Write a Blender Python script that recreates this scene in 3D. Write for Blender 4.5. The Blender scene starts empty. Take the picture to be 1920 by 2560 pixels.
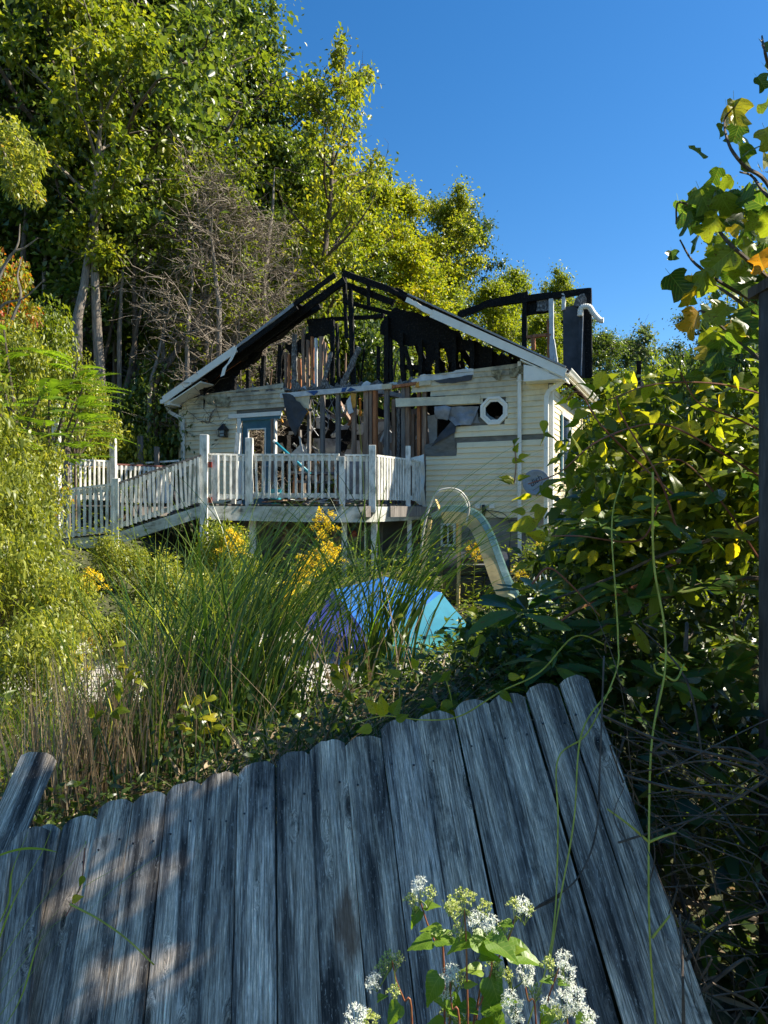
import bpy, math, random
import numpy as np
from mathutils import Vector, Matrix, Euler, noise as mnoise
random.seed(7)
SC = bpy.context.scene
COL = SC.collection
R = math.radians
F = 1780.0            # focal length in photo pixels (photo is 1920 x 2560)
HZ = 1280.0           # horizon row

# ------------------------------------------------------------------ camera, light, exposure
cam = bpy.data.cameras.new('camera'); camo = bpy.data.objects.new('camera', cam); COL.objects.link(camo)
cam.sensor_fit = 'VERTICAL'; cam.sensor_height = 36.0; cam.lens = 36.0 * F / 2560.0
cam.clip_start = 0.05; cam.clip_end = 3000
camo.location = (0, 0, 0); camo.rotation_euler = (R(90), 0, 0)
SC.camera = camo
SUN_AZ, SUN_EL = 84.0, 45.0      # azimuth from +y towards +x
world = bpy.data.worlds.new('World'); SC.world = world; world.use_nodes = True
wn = world.node_tree.nodes; wl = world.node_tree.links
bg = wn['Background']
sky = wn.new('ShaderNodeTexSky'); sky.sky_type = 'NISHITA'; sky.sun_disc = False
sky.sun_elevation = R(SUN_EL); sky.sun_rotation = R(SUN_AZ); sky.altitude = 300
sky.air_density = 1.0; sky.dust_density = 0.25; sky.ozone_density = 3.5
hs = wn.new('ShaderNodeHueSaturation'); hs.inputs['Saturation'].default_value = 1.30
wl.new(sky.outputs[0], hs.inputs['Color']); wl.new(hs.outputs[0], bg.inputs['Color'])
bg.inputs['Strength'].default_value = 0.081
sl = bpy.data.lights.new('sun', 'SUN'); sl.energy = 5.0; sl.angle = R(0.5); sl.color = (1.0, 0.92, 0.76)
so = bpy.data.objects.new('sun', sl); COL.objects.link(so)
SUN = Vector((math.cos(R(SUN_EL)) * math.sin(R(SUN_AZ)), math.cos(R(SUN_EL)) * math.cos(R(SUN_AZ)), math.sin(R(SUN_EL))))
so.rotation_euler = (-SUN).to_track_quat('-Z', 'Y').to_euler(); so.location = SUN * 60
SC.view_settings.view_transform = 'Standard'; SC.view_settings.look = 'None'
SC.view_settings.gamma = 1.0; SC.view_settings.exposure = 1.20
SC.cycles.max_bounces = 6; SC.cycles.diffuse_bounces = 4; SC.cycles.glossy_bounces = 2
SC.cycles.transmission_bounces = 4; SC.cycles.transparent_max_bounces = 4
SC.cycles.use_denoising = True

# ------------------------------------------------------------------ helpers
def P(px, py, d):
    return Vector(((px - 960) / F * d, d, (HZ - py) / F * d))
def base_of(o):
    while o.parent: o = o.parent
    return o.location.copy()
def link(o, parent=None):
    COL.objects.link(o)
    if parent: o.parent = parent
    return o
def tag(o, label=None, cat=None, group=None, kind=None):
    if label: o['label'] = label
    if cat: o['category'] = cat
    if group: o['group'] = group
    if kind: o['kind'] = kind
    return o
def thing(name, label, cat, loc=(0, 0, 0), group=None):
    o = bpy.data.objects.new(name, None); COL.objects.link(o); o.location = loc; o.empty_display_size = .1
    return tag(o, label, cat, group)
def np_mesh(name, V, T, mats, smooth=False, midx=None):
    """V n x 3, T m x k faces of one size"""
    me = bpy.data.meshes.new(name); V = np.asarray(V, dtype=np.float32); T = np.asarray(T, dtype=np.int32)
    k = T.shape[1]; me.vertices.add(len(V)); me.vertices.foreach_set('co', V.ravel())
    me.loops.add(T.size); me.loops.foreach_set('vertex_index', T.ravel())
    me.polygons.add(len(T)); me.polygons.foreach_set('loop_start', np.arange(0, T.size, k, dtype=np.int32))
    if smooth: me.polygons.foreach_set('use_smooth', np.ones(len(T), dtype=bool))
    for m in (mats if isinstance(mats, (list, tuple)) else [mats]): me.materials.append(m)
    if midx is not None: me.polygons.foreach_set('material_index', np.asarray(midx, dtype=np.int32))
    me.update(calc_edges=True); me.validate()
    return me
class MB:
    def __init__(s): s.v = []; s.f = []; s.sm = False
    def add(s, vs, fs):
        n = len(s.v); s.v += [tuple(x) for x in vs]; s.f += [tuple(i + n for i in q) for q in fs]; return s
    def hexa(s, c):   # 8 corners: 4 bottom, 4 top
        return s.add(c, [(3, 2, 1, 0), (4, 5, 6, 7), (0, 1, 5, 4), (1, 2, 6, 5), (2, 3, 7, 6), (3, 0, 4, 7)])
    def box(s, c, X, Y, Z):   # centre, half vectors
        c = Vector(c)
        return s.hexa([c - X - Y - Z, c + X - Y - Z, c + X + Y - Z, c - X + Y - Z, c - X - Y + Z, c + X - Y + Z, c + X + Y + Z, c - X + Y + Z])
    def bar(s, p, q, w, t, up=Vector((0, 0, 1))):   # w across, t along 'up'-ish
        p = Vector(p); q = Vector(q); d = q - p
        if d.length < 1e-6: return s
        d.normalize(); a = d.cross(up)
        if a.length < 1e-3: a = d.cross(Vector((1, 0, 0)))
        a.normalize(); b = a.cross(d).normalized()
        return s.box((p + q) / 2, (q - p) / 2, a * w / 2, b * t / 2)
    def rough_bar(s, p, q, w, t, up=Vector((0, 0, 1)), seg=7, amp=.12, rnd=random):
        """charred timber: a bar whose section swells and shrinks"""
        p = Vector(p); q = Vector(q); d = (q - p).normalized(); a = d.cross(up)
        if a.length < 1e-3: a = d.cross(Vector((1, 0, 0)))
        a.normalize(); b = a.cross(d).normalized(); vs = []; fs = []
        for i in range(seg + 1):
            c = p.lerp(q, i / seg)
            for sx, sy in ((-1, -1), (1, -1), (1, 1), (-1, 1)):
                vs.append(c + a * sx * w / 2 * (1 + rnd.uniform(-amp, amp)) + b * sy * t / 2 * (1 + rnd.uniform(-amp, amp)) + d * rnd.uniform(-.01, .01))
        for i in range(seg):
            for k in range(4): fs.append((i * 4 + k, i * 4 + (k + 1) % 4, i * 4 + 4 + (k + 1) % 4, i * 4 + 4 + k))
        fs += [(3, 2, 1, 0), tuple(seg * 4 + k for k in range(4))]
        return s.add(vs, fs)
    def tube(s, pts, rad, n=6, cap=True):
        pts = [Vector(p) for p in pts]; m = len(pts)
        rad = [rad] * m if not hasattr(rad, '__len__') else rad
        ref = Vector((.3, .2, 1)).normalized(); vs = []; fs = []
        for i, p in enumerate(pts):
            d = (pts[min(i + 1, m - 1)] - pts[max(i - 1, 0)]).normalized()
            a = d.cross(ref)
            if a.length < .05: a = d.cross(Vector((1, 0, 0)))
            a.normalize(); b = d.cross(a)
            for k in range(n):
                t = 2 * math.pi * k / n
                vs.append(p + (a * math.cos(t) + b * math.sin(t)) * rad[i])
        for i in range(m - 1):
            for k in range(n):
                fs.append((i * n + k, i * n + (k + 1) % n, (i + 1) * n + (k + 1) % n, (i + 1) * n + k))
        if cap: fs += [tuple(range(n))[::-1], tuple((m - 1) * n + k for k in range(n))]
        return s.add(vs, fs)
    def slab(s, pts, nrm):   # polygon extruded by vector nrm
        pts = [Vector(p) for p in pts]; n = len(pts); nrm = Vector(nrm)
        return s.add(pts + [p + nrm for p in pts], [tuple(range(n)), tuple(range(n, 2 * n))[::-1]] + [(i, i + n, (i + 1) % n + n, (i + 1) % n) for i in range(n)])
    def mesh(s, name, m, off=Vector((0, 0, 0))):
        me = bpy.data.meshes.new(name); me.from_pydata([(x[0] - off[0], x[1] - off[1], x[2] - off[2]) for x in s.v], [], s.f)
        me.materials.append(m)
        if s.sm: me.polygons.foreach_set('use_smooth', [True] * len(me.polygons))
        me.update(); return me
    def build(s, name, m, parent=None, bevel=0, label=None):
        off = base_of(parent) if parent else Vector((0, 0, 0))
        o = bpy.data.objects.new(name, s.mesh(name, m, off)); link(o, parent)
        if bevel:
            b = o.modifiers.new('bevel', 'BEVEL'); b.width = bevel; b.segments = 2; b.limit_method = 'ANGLE'
        if label: o['label'] = label
        return o
    def smooth(s): s.sm = True; return s
def curve_pts(cps, n=12):
    """Catmull-Rom through control points"""
    c = [Vector(p) for p in cps]; c = [c[0] * 2 - c[1]] + c + [c[-1] * 2 - c[-2]]; out = []
    for i in range(1, len(c) - 2):
        for k in range(n):
            t = k / n; a, b, d, e = c[i - 1], c[i], c[i + 1], c[i + 2]
            out.append(.5 * ((2 * b) + (-a + d) * t + (2 * a - 5 * b + 4 * d - e) * t * t + (-a + 3 * b - 3 * d + e) * t ** 3))
    out.append(c[-2]); return out

# ------------------------------------------------------------------ materials
def nmat(name):
    m = bpy.data.materials.new(name); m.use_nodes = True; nt = m.node_tree
    return m, nt, nt.nodes['Principled BSDF'], nt.nodes['Material Output']
def ramp(nt, fac, stops):
    r = nt.nodes.new('ShaderNodeValToRGB'); e = r.color_ramp.elements
    while len(e) < len(stops): e.new(.5)
    for el, (p, c) in zip(e, stops): el.position = p; el.color = (*c, 1)
    nt.links.new(fac, r.inputs[0]); return r.outputs[0]
def noise_n(nt, vec, scale, detail=5, rough=.6, dist=0):
    n = nt.nodes.new('ShaderNodeTexNoise'); n.inputs['Scale'].default_value = scale; n.inputs['Detail'].default_value = detail
    n.inputs['Roughness'].default_value = rough; n.inputs['Distortion'].default_value = dist
    if vec is not None: nt.links.new(vec, n.inputs['Vector'])
    return n.outputs['Fac']
def mapping(nt, kind='Object', scale=(1, 1, 1), rnd=False):
    tc = nt.nodes.new('ShaderNodeTexCoord'); v = tc.outputs[kind]
    if rnd:
        oi = nt.nodes.new('ShaderNodeObjectInfo'); mu = nt.nodes.new('ShaderNodeMath'); mu.operation = 'MULTIPLY'; mu.inputs[1].default_value = 37.0
        nt.links.new(oi.outputs['Random'], mu.inputs[0]); ad = nt.nodes.new('ShaderNodeVectorMath'); ad.operation = 'ADD'
        nt.links.new(v, ad.inputs[0]); nt.links.new(mu.outputs[0], ad.inputs[1]); v = ad.outputs[0]
    mp = nt.nodes.new('ShaderNodeMapping'); mp.inputs['Scale'].default_value = scale; nt.links.new(v, mp.inputs[0]); return mp.outputs[0]
def bump(nt, bs, h, st=.3, dist=.01):
    b = nt.nodes.new('ShaderNodeBump'); b.inputs['Strength'].default_value = st; b.inputs['Distance'].default_value = dist
    nt.links.new(h, b.inputs['Height']); nt.links.new(b.outputs[0], bs.inputs['Normal'])
def mixc(nt, fac, a, b, mode='MIX'):
    m = nt.nodes.new('ShaderNodeMix'); m.data_type = 'RGBA'; m.blend_type = mode
    for inp, val in ((m.inputs[0], fac), (m.inputs[6], a), (m.inputs[7], b)):
        if hasattr(val, 'is_linked'): nt.links.new(val, inp)
        elif isinstance(val, (int, float)): inp.default_value = val
        else: inp.default_value = (*val, 1)
    return m.outputs[2]
def simple(name, stops, rough=.7, scale=8, stretch=(1, 1, 1), bst=.25, bd=.01, detail=6, metal=0, spec=.5, rnd=False, coord='Object'):
    m, nt, bs, out = nmat(name); v = mapping(nt, coord, stretch, rnd); n = noise_n(nt, v, scale, detail)
    nt.links.new(ramp(nt, n, stops), bs.inputs['Base Color'])
    bs.inputs['Roughness'].default_value = rough; bs.inputs['Metallic'].default_value = metal; bs.inputs['Specular IOR Level'].default_value = spec
    if bst: bump(nt, bs, n, bst, bd)
    return m
def leafmat(name, stops, trans=.45, rough=.42, spot=None, tint=(1.15, 1.1, .45), objrand=.35, veins=False, spec=.5, gain=1.0, clumpvar=0.0):
    """stops: colours by random per leaf; part of the light passes through the blade"""
    m, nt, bs, out = nmat(name)
    stops = [(p, tuple(x * gain for x in c)) for p, c in stops]
    g = nt.nodes.new('ShaderNodeNewGeometry'); oi = nt.nodes.new('ShaderNodeObjectInfo')
    a = nt.nodes.new('ShaderNodeMath'); a.operation = 'MULTIPLY'; a.inputs[1].default_value = objrand; nt.links.new(oi.outputs['Random'], a.inputs[0])
    b = nt.nodes.new('ShaderNodeMath'); b.operation = 'MULTIPLY_ADD'; b.inputs[1].default_value = 1 - objrand
    nt.links.new(g.outputs['Random Per Island'], b.inputs[0]); nt.links.new(a.outputs[0], b.inputs[2])
    fac = b.outputs[0]
    if clumpvar:
        nz = noise_n(nt, mapping(nt, 'Object'), .55, 3, .6); q1 = nt.nodes.new('ShaderNodeMath'); q1.operation = 'MULTIPLY_ADD'; q1.inputs[1].default_value = clumpvar * 2.6; q1.inputs[2].default_value = -clumpvar * 1.3
        nt.links.new(nz, q1.inputs[0]); q2 = nt.nodes.new('ShaderNodeMath'); q2.operation = 'ADD'; nt.links.new(q1.outputs[0], q2.inputs[0]); nt.links.new(fac, q2.inputs[1]); fac = q2.outputs[0]
    c = ramp(nt, fac, stops)
    if veins or spot:
        v = mapping(nt, 'Object', (1, 1, 1), False)
        if veins:
            sp = nt.nodes.new('ShaderNodeSeparateXYZ'); nt.links.new(v, sp.inputs[0])
            ab = nt.nodes.new('ShaderNodeMath'); ab.operation = 'ABSOLUTE'; nt.links.new(sp.outputs[0], ab.inputs[0])
            ln = nt.nodes.new('ShaderNodeMath'); ln.operation = 'MULTIPLY_ADD'; ln.inputs[1].default_value = -1.0
            nt.links.new(ab.outputs[0], ln.inputs[0]); nt.links.new(sp.outputs[1], ln.inputs[2])
            fr = nt.nodes.new('ShaderNodeMath'); fr.operation = 'MULTIPLY'; fr.inputs[1].default_value = 45; nt.links.new(ln.outputs[0], fr.inputs[0])
            sn = nt.nodes.new('ShaderNodeMath'); sn.operation = 'SINE'; nt.links.new(fr.outputs[0], sn.inputs[0])
            gt = nt.nodes.new('ShaderNodeMath'); gt.operation = 'GREATER_THAN'; gt.inputs[1].default_value = .93; nt.links.new(sn.outputs[0], gt.inputs[0])
            lt = nt.nodes.new('ShaderNodeMath'); lt.operation = 'LESS_THAN'; lt.inputs[1].default_value = .012; nt.links.new(ab.outputs[0], lt.inputs[0])
            mx = nt.nodes.new('ShaderNodeMath'); mx.operation = 'MAXIMUM'; nt.links.new(gt.outputs[0], mx.inputs[0]); nt.links.new(lt.outputs[0], mx.inputs[1])
            m2 = nt.nodes.new('ShaderNodeMath'); m2.operation = 'MULTIPLY'; m2.inputs[1].default_value = .45; nt.links.new(mx.outputs[0], m2.inputs[0])
            c = mixc(nt, m2.outputs[0], c, (.30, .36, .08))
        if spot:
            vr = mapping(nt, 'Object', (1, 1, 1), True); n = noise_n(nt, vr, 14, 3)
            k = ramp(nt, n, [(0, (0, 0, 0)), (.60, (0, 0, 0)), (.68, (1, 1, 1)), (1, (1, 1, 1))]); c = mixc(nt, k, c, spot)
    nt.links.new(c, bs.inputs['Base Color']); bs.inputs['Roughness'].default_value = rough; bs.inputs['Specular IOR Level'].default_value = spec
    tr = nt.nodes.new('ShaderNodeBsdfTranslucent'); mc = mixc(nt, 1.0, c, tint, 'MULTIPLY'); nt.links.new(mc, tr.inputs[0])
    sc_ = nt.nodes.new('ShaderNodeVectorMath'); sc_.operation = 'SCALE'; sc_.inputs['Scale'].default_value = 1.6
    nt.links.new(mc, sc_.inputs[0]); nt.links.new(sc_.outputs[0], tr.inputs[0])
    mx = nt.nodes.new('ShaderNodeMixShader'); mx.inputs[0].default_value = trans
    nt.links.new(bs.outputs[0], mx.inputs[1]); nt.links.new(tr.outputs[0], mx.inputs[2]); nt.links.new(mx.outputs[0], out.inputs[0])
    return m
M = {}
M['siding'] = simple('siding', [(.2, (.74, .62, .40)), (.55, (.84, .72, .48)), (1, (.88, .78, .56))], .5, 2.5, (1, 1, 2.5), .08, .004)
m_ = M['siding']; nt = m_.node_tree; bs = nt.nodes['Principled BSDF']; src = bs.inputs['Base Color'].links[0].from_socket
v = mapping(nt, 'Object'); sp = nt.nodes.new('ShaderNodeSeparateXYZ'); nt.links.new(v, sp.inputs[0])
mm = nt.nodes.new('ShaderNodeMath'); mm.operation = 'MULTIPLY_ADD'; mm.inputs[1].default_value = .22; nt.links.new(sp.outputs[2], mm.inputs[0]); nt.links.new(noise_n(nt, v, 1.6, 7, .65), mm.inputs[2])
sb_ = nt.nodes.new('ShaderNodeMath'); sb_.operation = 'SUBTRACT'; sb_.inputs[1].default_value = .52; nt.links.new(mm.outputs[0], sb_.inputs[0])
c = mixc(nt, ramp(nt, sb_.outputs[0], [(0, (0, 0, 0)), (.70, (0, 0, 0)), (.90, (.4, .4, .4)), (1, (.75, .75, .75))]), src, (.12, .10, .07))
vs_ = nt.nodes.new('ShaderNodeMapping'); vs_.inputs['Scale'].default_value = (2.5, 2.5, .5); nt.links.new(v, vs_.inputs[0])
c = mixc(nt, ramp(nt, noise_n(nt, vs_.outputs[0], 2.2, 8, .7), [(0, (.4, .4, .4)), (.25, (.3, .3, .3)), (.45, (0, 0, 0)), (1, (0, 0, 0))]), c, (.40, .36, .22)); nt.links.new(c, bs.inputs['Base Color'])
M['siding_burnt'] = simple('siding_burnt', [(.3, (.02, .018, .015)), (.5, (.25, .22, .13)), (.7, (.45, .42, .30))], .7, 9)
M['white_trim'] = simple('white_trim', [(.2, (.70, .66, .58)), (.5, (.82, .79, .71)), (1, (.86, .84, .77))], .45, 5, (1, 1, 1), .06)
M['white_paint'] = simple('white_paint', [(.29, (.16, .15, .12)), (.40, (.50, .49, .44)), (.55, (.80, .78, .71)), (1, (.87, .85, .79))], .6, 7, (1.5, 1.5, .6), .3, .004, 9)
M['fascia_dirty'] = simple('fascia_dirty', [(.30, (.05, .045, .03)), (.44, (.42, .42, .36)), (.6, (.62, .63, .58)), (1, (.7, .7, .66))], .65, 3, (1, 1, 2), .3, .004, 9)
M['char'] = simple('char', [(.3, (.002, .002, .002)), (.56, (.008, .0075, .007)), (.70, (.035, .032, .029)), (.85, (.11, .10, .09))], .7, 26, (1, 1, 1), 1.0, .03, 8, spec=.18)
M['ash'] = simple('ash', [(.3, (.015, .014, .014)), (.5, (.12, .115, .11)), (.75, (.42, .41, .39))], .8, 30, (1, 1, .6), 1.0, .02)
M['wood'] = simple('wood', [(.25, (.09, .05, .03)), (.5, (.24, .15, .10)), (.8, (.40, .29, .20))], .7, 6, (3, 3, .35), .3, .004, rnd=True)
M['wood_orange'] = simple('wood_orange', [(.25, (.10, .035, .012)), (.5, (.38, .13, .04)), (.8, (.58, .26, .10))], .65, 6, (3, 3, .35), .3, .004, rnd=True)
M['wood_grey'] = simple('wood_grey', [(.25, (.05, .045, .04)), (.5, (.16, .14, .125)), (.8, (.30, .27, .24))], .8, 7, (3, 3, .3), .4, .004, rnd=True)
M['drywall'] = simple('drywall', [(.3, (.10, .09, .08)), (.45, (.45, .45, .43)), (.7, (.66, .67, .66))], .85, 4)
M['tar'] = simple('tar', [(.3, (.02, .022, .026)), (.6, (.05, .052, .06)), (.9, (.10, .10, .11))], .6, 5)
M['wrap'] = simple('wrap', [(.3, (.10, .105, .11)), (.5, (.22, .23, .25)), (.8, (.42, .44, .48))], .5, 3)
M['sheathing'] = simple('sheathing', [(.3, (.10, .095, .08)), (.6, (.17, .16, .14)), (.9, (.22, .21, .19))], .8, 6, (1, 1, 3))
M['housewrap_white'] = simple('housewrap_white', [(.3, (.45, .46, .46)), (.7, (.70, .71, .70))], .6, 6)
M['blue_print'] = simple('blue_print', [(.3, (.01, .05, .16)), (.8, (.02, .09, .28))], .6, 6, bst=0)
M['foam'] = simple('foam', [(.3, (.45, .18, .02)), (.7, (.72, .36, .06))], .8, 12, bst=.6)
M['door_blue'] = simple('door_blue', [(.3, (.015, .08, .12)), (.7, (.03, .14, .20))], .45, 6, bst=.05)
M['teal'] = simple('teal', [(.3, (.01, .22, .30)), (.8, (.03, .34, .42))], .4, 6, bst=0)
M['concrete'] = simple('concrete', [(.25, (.13, .115, .095)), (.6, (.26, .24, .21)), (.9, (.36, .34, .30))], .9, 3, bst=.4)
M['metal_grey'] = simple('metal_grey', [(.3, (.20, .21, .23)), (.8, (.32, .33, .35))], .5, 8, bst=.05)
M['black_plastic'] = simple('black_plastic', [(.3, (.006, .006, .007)), (.8, (.02, .02, .022))], .4, 8, bst=.1)
M['dark_metal'] = simple('dark_metal', [(.3, (.02, .022, .026)), (.8, (.05, .055, .065))], .38, 5, bst=.1)
M['red_plastic'] = simple('red_plastic', [(.3, (.25, .02, .01)), (.8, (.45, .05, .02))], .5, 8)
M['rail_brown'] = simple('rail_brown', [(.3, (.12, .04, .03)), (.8, (.26, .10, .07))], .6, 8)
M['deck_wood'] = simple('deck_wood', [(.25, (.02, .018, .015)), (.5, (.09, .08, .07)), (.8, (.20, .19, .17))], .85, 5, (1, 1, 1), .6)
M['slide_cream'] = simple('slide_cream', [(.25, (.40, .28, .10)), (.6, (.66, .50, .22)), (.9, (.72, .58, .30))], .45, 4, bst=.05)
M['slide_green'] = simple('slide_green', [(.25, (.10, .20, .17)), (.55, (.26, .38, .33)), (.9, (.50, .58, .54))], .5, 7, bst=.1)
M['slide_rail'] = simple('slide_rail', [(.3, (.38, .36, .30)), (.8, (.62, .60, .53))], .45, 9, bst=.1)
M['stone'] = simple('stone', [(.3, (.34, .31, .28)), (.7, (.58, .55, .50))], .85, 6, bst=.4)
M['cable'] = simple('cable', [(.3, (.03, .03, .03)), (.8, (.07, .07, .07))], .5, 5, bst=0)
M['bark'] = simple('bark', [(.25, (.03, .022, .016)), (.5, (.10, .075, .055)), (.8, (.22, .17, .13))], .9, 9, (3, 3, .5), .8, .02)
M['bark_pale'] = simple('bark_pale', [(.25, (.08, .065, .05)), (.5, (.20, .165, .13)), (.8, (.36, .32, .27))], .9, 9, (3, 3, .5), .8, .02)
M['twig'] = simple('twig', [(.25, (.035, .024, .016)), (.5, (.10, .072, .05)), (.8, (.20, .15, .11))], .8, 30, (1, 1, 1), .3, .004)
M['dead_twig'] = simple('dead_twig', [(.25, (.08, .062, .045)), (.5, (.22, .18, .135)), (.8, (.38, .32, .25))], .9, 5)
M['vine_stem'] = simple('vine_stem', [(.25, (.26, .22, .02)), (.5, (.46, .43, .05)), (.8, (.60, .56, .10))], .45, 25, bst=.1)
M['green_stem'] = simple('green_stem', [(.3, (.10, .15, .03)), (.8, (.20, .26, .06))], .5, 25, bst=.1)
M['red_stem'] = simple('red_stem', [(.25, (.16, .04, .02)), (.5, (.28, .09, .04)), (.8, (.32, .22, .08))], .5, 25, bst=.1)
M['lf_green'] = leafmat('lf_green', [(0, (.030, .058, .014)), (.4, (.070, .115, .022)), (.8, (.145, .19, .034)), (1, (.29, .32, .07))], .44, .36, spec=.65, clumpvar=.35)
M['lf_mid'] = leafmat('lf_mid', [(0, (.06, .10, .012)), (.4, (.13, .18, .018)), (.8, (.24, .27, .025)), (1, (.38, .36, .04))], .48, .42, spec=.6, clumpvar=0.3)
M['lf_yellow'] = leafmat('lf_yellow', [(0, (.09, .13, .010)), (.4, (.17, .22, .014)), (.8, (.27, .29, .018)), (1, (.40, .33, .02))], .45, .5, gain=1.1, clumpvar=0.35)
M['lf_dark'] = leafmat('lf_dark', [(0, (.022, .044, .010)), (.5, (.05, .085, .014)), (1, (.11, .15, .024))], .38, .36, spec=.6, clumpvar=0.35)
M['lf_blue'] = leafmat('lf_blue', [(0, (.06, .10, .05)), (.5, (.11, .16, .08)), (1, (.16, .22, .11))], .4, .5)
M['lf_autumn'] = leafmat('lf_autumn', [(0, (.10, .15, .015)), (.5, (.24, .25, .02)), (.75, (.42, .26, .02)), (.9, (.42, .10, .015)), (1, (.30, .03, .015))], .45, .5, objrand=.05)
M['lf_shrub'] = leafmat('lf_shrub', [(0, (.06, .085, .014)), (.4, (.165, .20, .025)), (.8, (.32, .34, .045)), (.97, (.48, .46, .09)), (1, (.48, .26, .03))], .42, .40, objrand=.15, clumpvar=.25)
M['lf_fern'] = leafmat('lf_fern', [(0, (.07, .13, .012)), (.6, (.12, .21, .016)), (1, (.20, .30, .03))], .45, .5)
M['lf_near'] = leafmat('lf_near', [(0, (.06, .11, .012)), (.35, (.15, .22, .018)), (.7, (.38, .41, .025)), (1, (.66, .52, .03))], .64, .38, spot=(.14, .06, .015), tint=(1.3, 1.1, .32), veins=True, objrand=.7)
M['lf_tulip'] = leafmat('lf_tulip', [(0, (.035, .085, .015)), (.45, (.07, .14, .018)), (.86, (.24, .28, .02)), (.95, (.45, .28, .02)), (1, (.48, .14, .015))], .5, .36, spot=(.10, .04, .012), veins=True, objrand=.95)
M['lf_rhodo'] = leafmat('lf_rhodo', [(0, (.022, .055, .016)), (.6, (.045, .10, .02)), (.85, (.11, .16, .02)), (1, (.38, .30, .02))], .38, .30, spot=(.16, .09, .02), objrand=.8, gain=1.3)
M['lf_root'] = leafmat('lf_root', [(0, (.07, .16, .015)), (.5, (.15, .27, .02)), (1, (.30, .38, .04))], .5, .4, veins=True, objrand=.7)
M['blade'] = leafmat('blade', [(0, (.02, .055, .012)), (.4, (.04, .095, .018)), (.8, (.09, .16, .025)), (1, (.22, .26, .05))], .28, .34, objrand=0)
M['blade_bright'] = leafmat('blade_bright', [(0, (.10, .20, .025)), (.6, (.20, .31, .035)), (1, (.34, .40, .06))], .5, .4, objrand=0)
M['straw'] = leafmat('straw', [(0, (.16, .11, .06)), (.5, (.30, .22, .13)), (1, (.48, .38, .25))], .25, .6, tint=(1, .9, .7), objrand=0)
M['gold'] = leafmat('gold', [(0, (.60, .42, .01)), (.6, (.80, .62, .02)), (1, (.85, .74, .06))], .35, .6, tint=(1, .9, .3), objrand=0)
M['petal'] = leafmat('petal', [(0, (.62, .66, .56)), (.5, (.80, .82, .78)), (1, (.86, .87, .84))], .3, .6, tint=(1, 1, .9), objrand=0)
M['bud'] = leafmat('bud', [(0, (.22, .32, .06)), (.5, (.45, .50, .14)), (1, (.68, .70, .38))], .3, .5, tint=(1, 1, .5), objrand=0)
# ground
m, nt, bs, out = nmat('ground'); v = mapping(nt, 'Object')
n1 = noise_n(nt, v, 1.2, 8); n2 = noise_n(nt, v, 14, 8, .75)
c = mixc(nt, n1, ramp(nt, n2, [(.3, (.02, .016, .010)), (.5, (.07, .055, .035)), (.7, (.15, .12, .08))]), ramp(nt, n2, [(.3, (.02, .035, .008)), (.6, (.06, .09, .02)), (.8, (.12, .15, .03))]))
nt.links.new(c, bs.inputs['Base Color']); bs.inputs['Roughness'].default_value = 1; bump(nt, bs, n2, .8, .05); M['ground'] = m
# weathered fence timber: grain along local z, knots, dark stains
m, nt, bs, out = nmat('fence_wood')
v = mapping(nt, 'Object', (1, 1, 1), True)
kn = nt.nodes.new('ShaderNodeTexVoronoi'); kn.feature = 'F1'; kn.inputs['Scale'].default_value = 1.0; kn.inputs['Randomness'].default_value = 1
kv = nt.nodes.new('ShaderNodeMapping'); kv.inputs['Scale'].default_value = (8.5, 8.5, 2.6); nt.links.new(v, kv.inputs[0]); nt.links.new(kv.outputs[0], kn.inputs['Vector'])
kd = ramp(nt, kn.outputs['Distance'], [(0, (1, 1, 1)), (.08, (.6, .6, .6)), (.24, (0, 0, 0)), (1, (0, 0, 0))])
kdm = nt.nodes.new('ShaderNodeVectorMath'); kdm.operation = 'MULTIPLY'; kdm.inputs[1].default_value = (.05, .05, .0)
nt.links.new(kd, kdm.inputs[0]); va = nt.nodes.new('ShaderNodeVectorMath'); va.operation = 'ADD'; nt.links.new(v, va.inputs[0]); nt.links.new(kdm.outputs[0], va.inputs[1])
def strn(sc3, scale, detail=6, rough=.65, dist=0.):
    mp = nt.nodes.new('ShaderNodeMapping'); mp.inputs['Scale'].default_value = sc3; nt.links.new(va.outputs[0], mp.inputs[0])
    return noise_n(nt, mp.outputs[0], scale, detail, rough, dist)
grain = strn((105, 105, 3.2), 1.5, 9, .76, .3); fine = strn((210, 210, 13), 1.4, 6, .8); fleck = strn((150, 150, 30), 1.2, 4, .7); stain = strn((13, 13, 1.1), 1.0, 5, .6, .6); pat = strn((7, 7, 4), 1.1, 6, .7, .3)
c1 = ramp(nt, grain, [(.33, (.07, .056, .044)), (.43, (.29, .24, .185)), (.54, (.54, .46, .375)), (.70, (.92, .82, .70))])
c2 = ramp(nt, stain, [(.35, (.08, .08, .085)), (.45, (.42, .43, .45)), (.53, (1, .98, .95)), (.72, (1.65, 1.57, 1.46))])
c = mixc(nt, 1.0, c1, c2, 'MULTIPLY')
c3 = ramp(nt, fine, [(.3, (.45, .45, .45)), (.5, (.95, .95, .95)), (.66, (2.0, 1.95, 1.85))]); c = mixc(nt, .9, c, c3, 'MULTIPLY')
c4 = ramp(nt, pat, [(.0, (1, 1, 1)), (.58, (1, 1, 1)), (.68, (.38, .4, .42)), (1, (.3, .3, .3))]); c = mixc(nt, 1.0, c, c4, 'MULTIPLY')
rings = nt.nodes.new('ShaderNodeMath'); rings.operation = 'MULTIPLY'; rings.inputs[1].default_value = 70; nt.links.new(kn.outputs['Distance'], rings.inputs[0])
rs = nt.nodes.new('ShaderNodeMath'); rs.operation = 'SINE'; nt.links.new(rings.outputs[0], rs.inputs[0])
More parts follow.
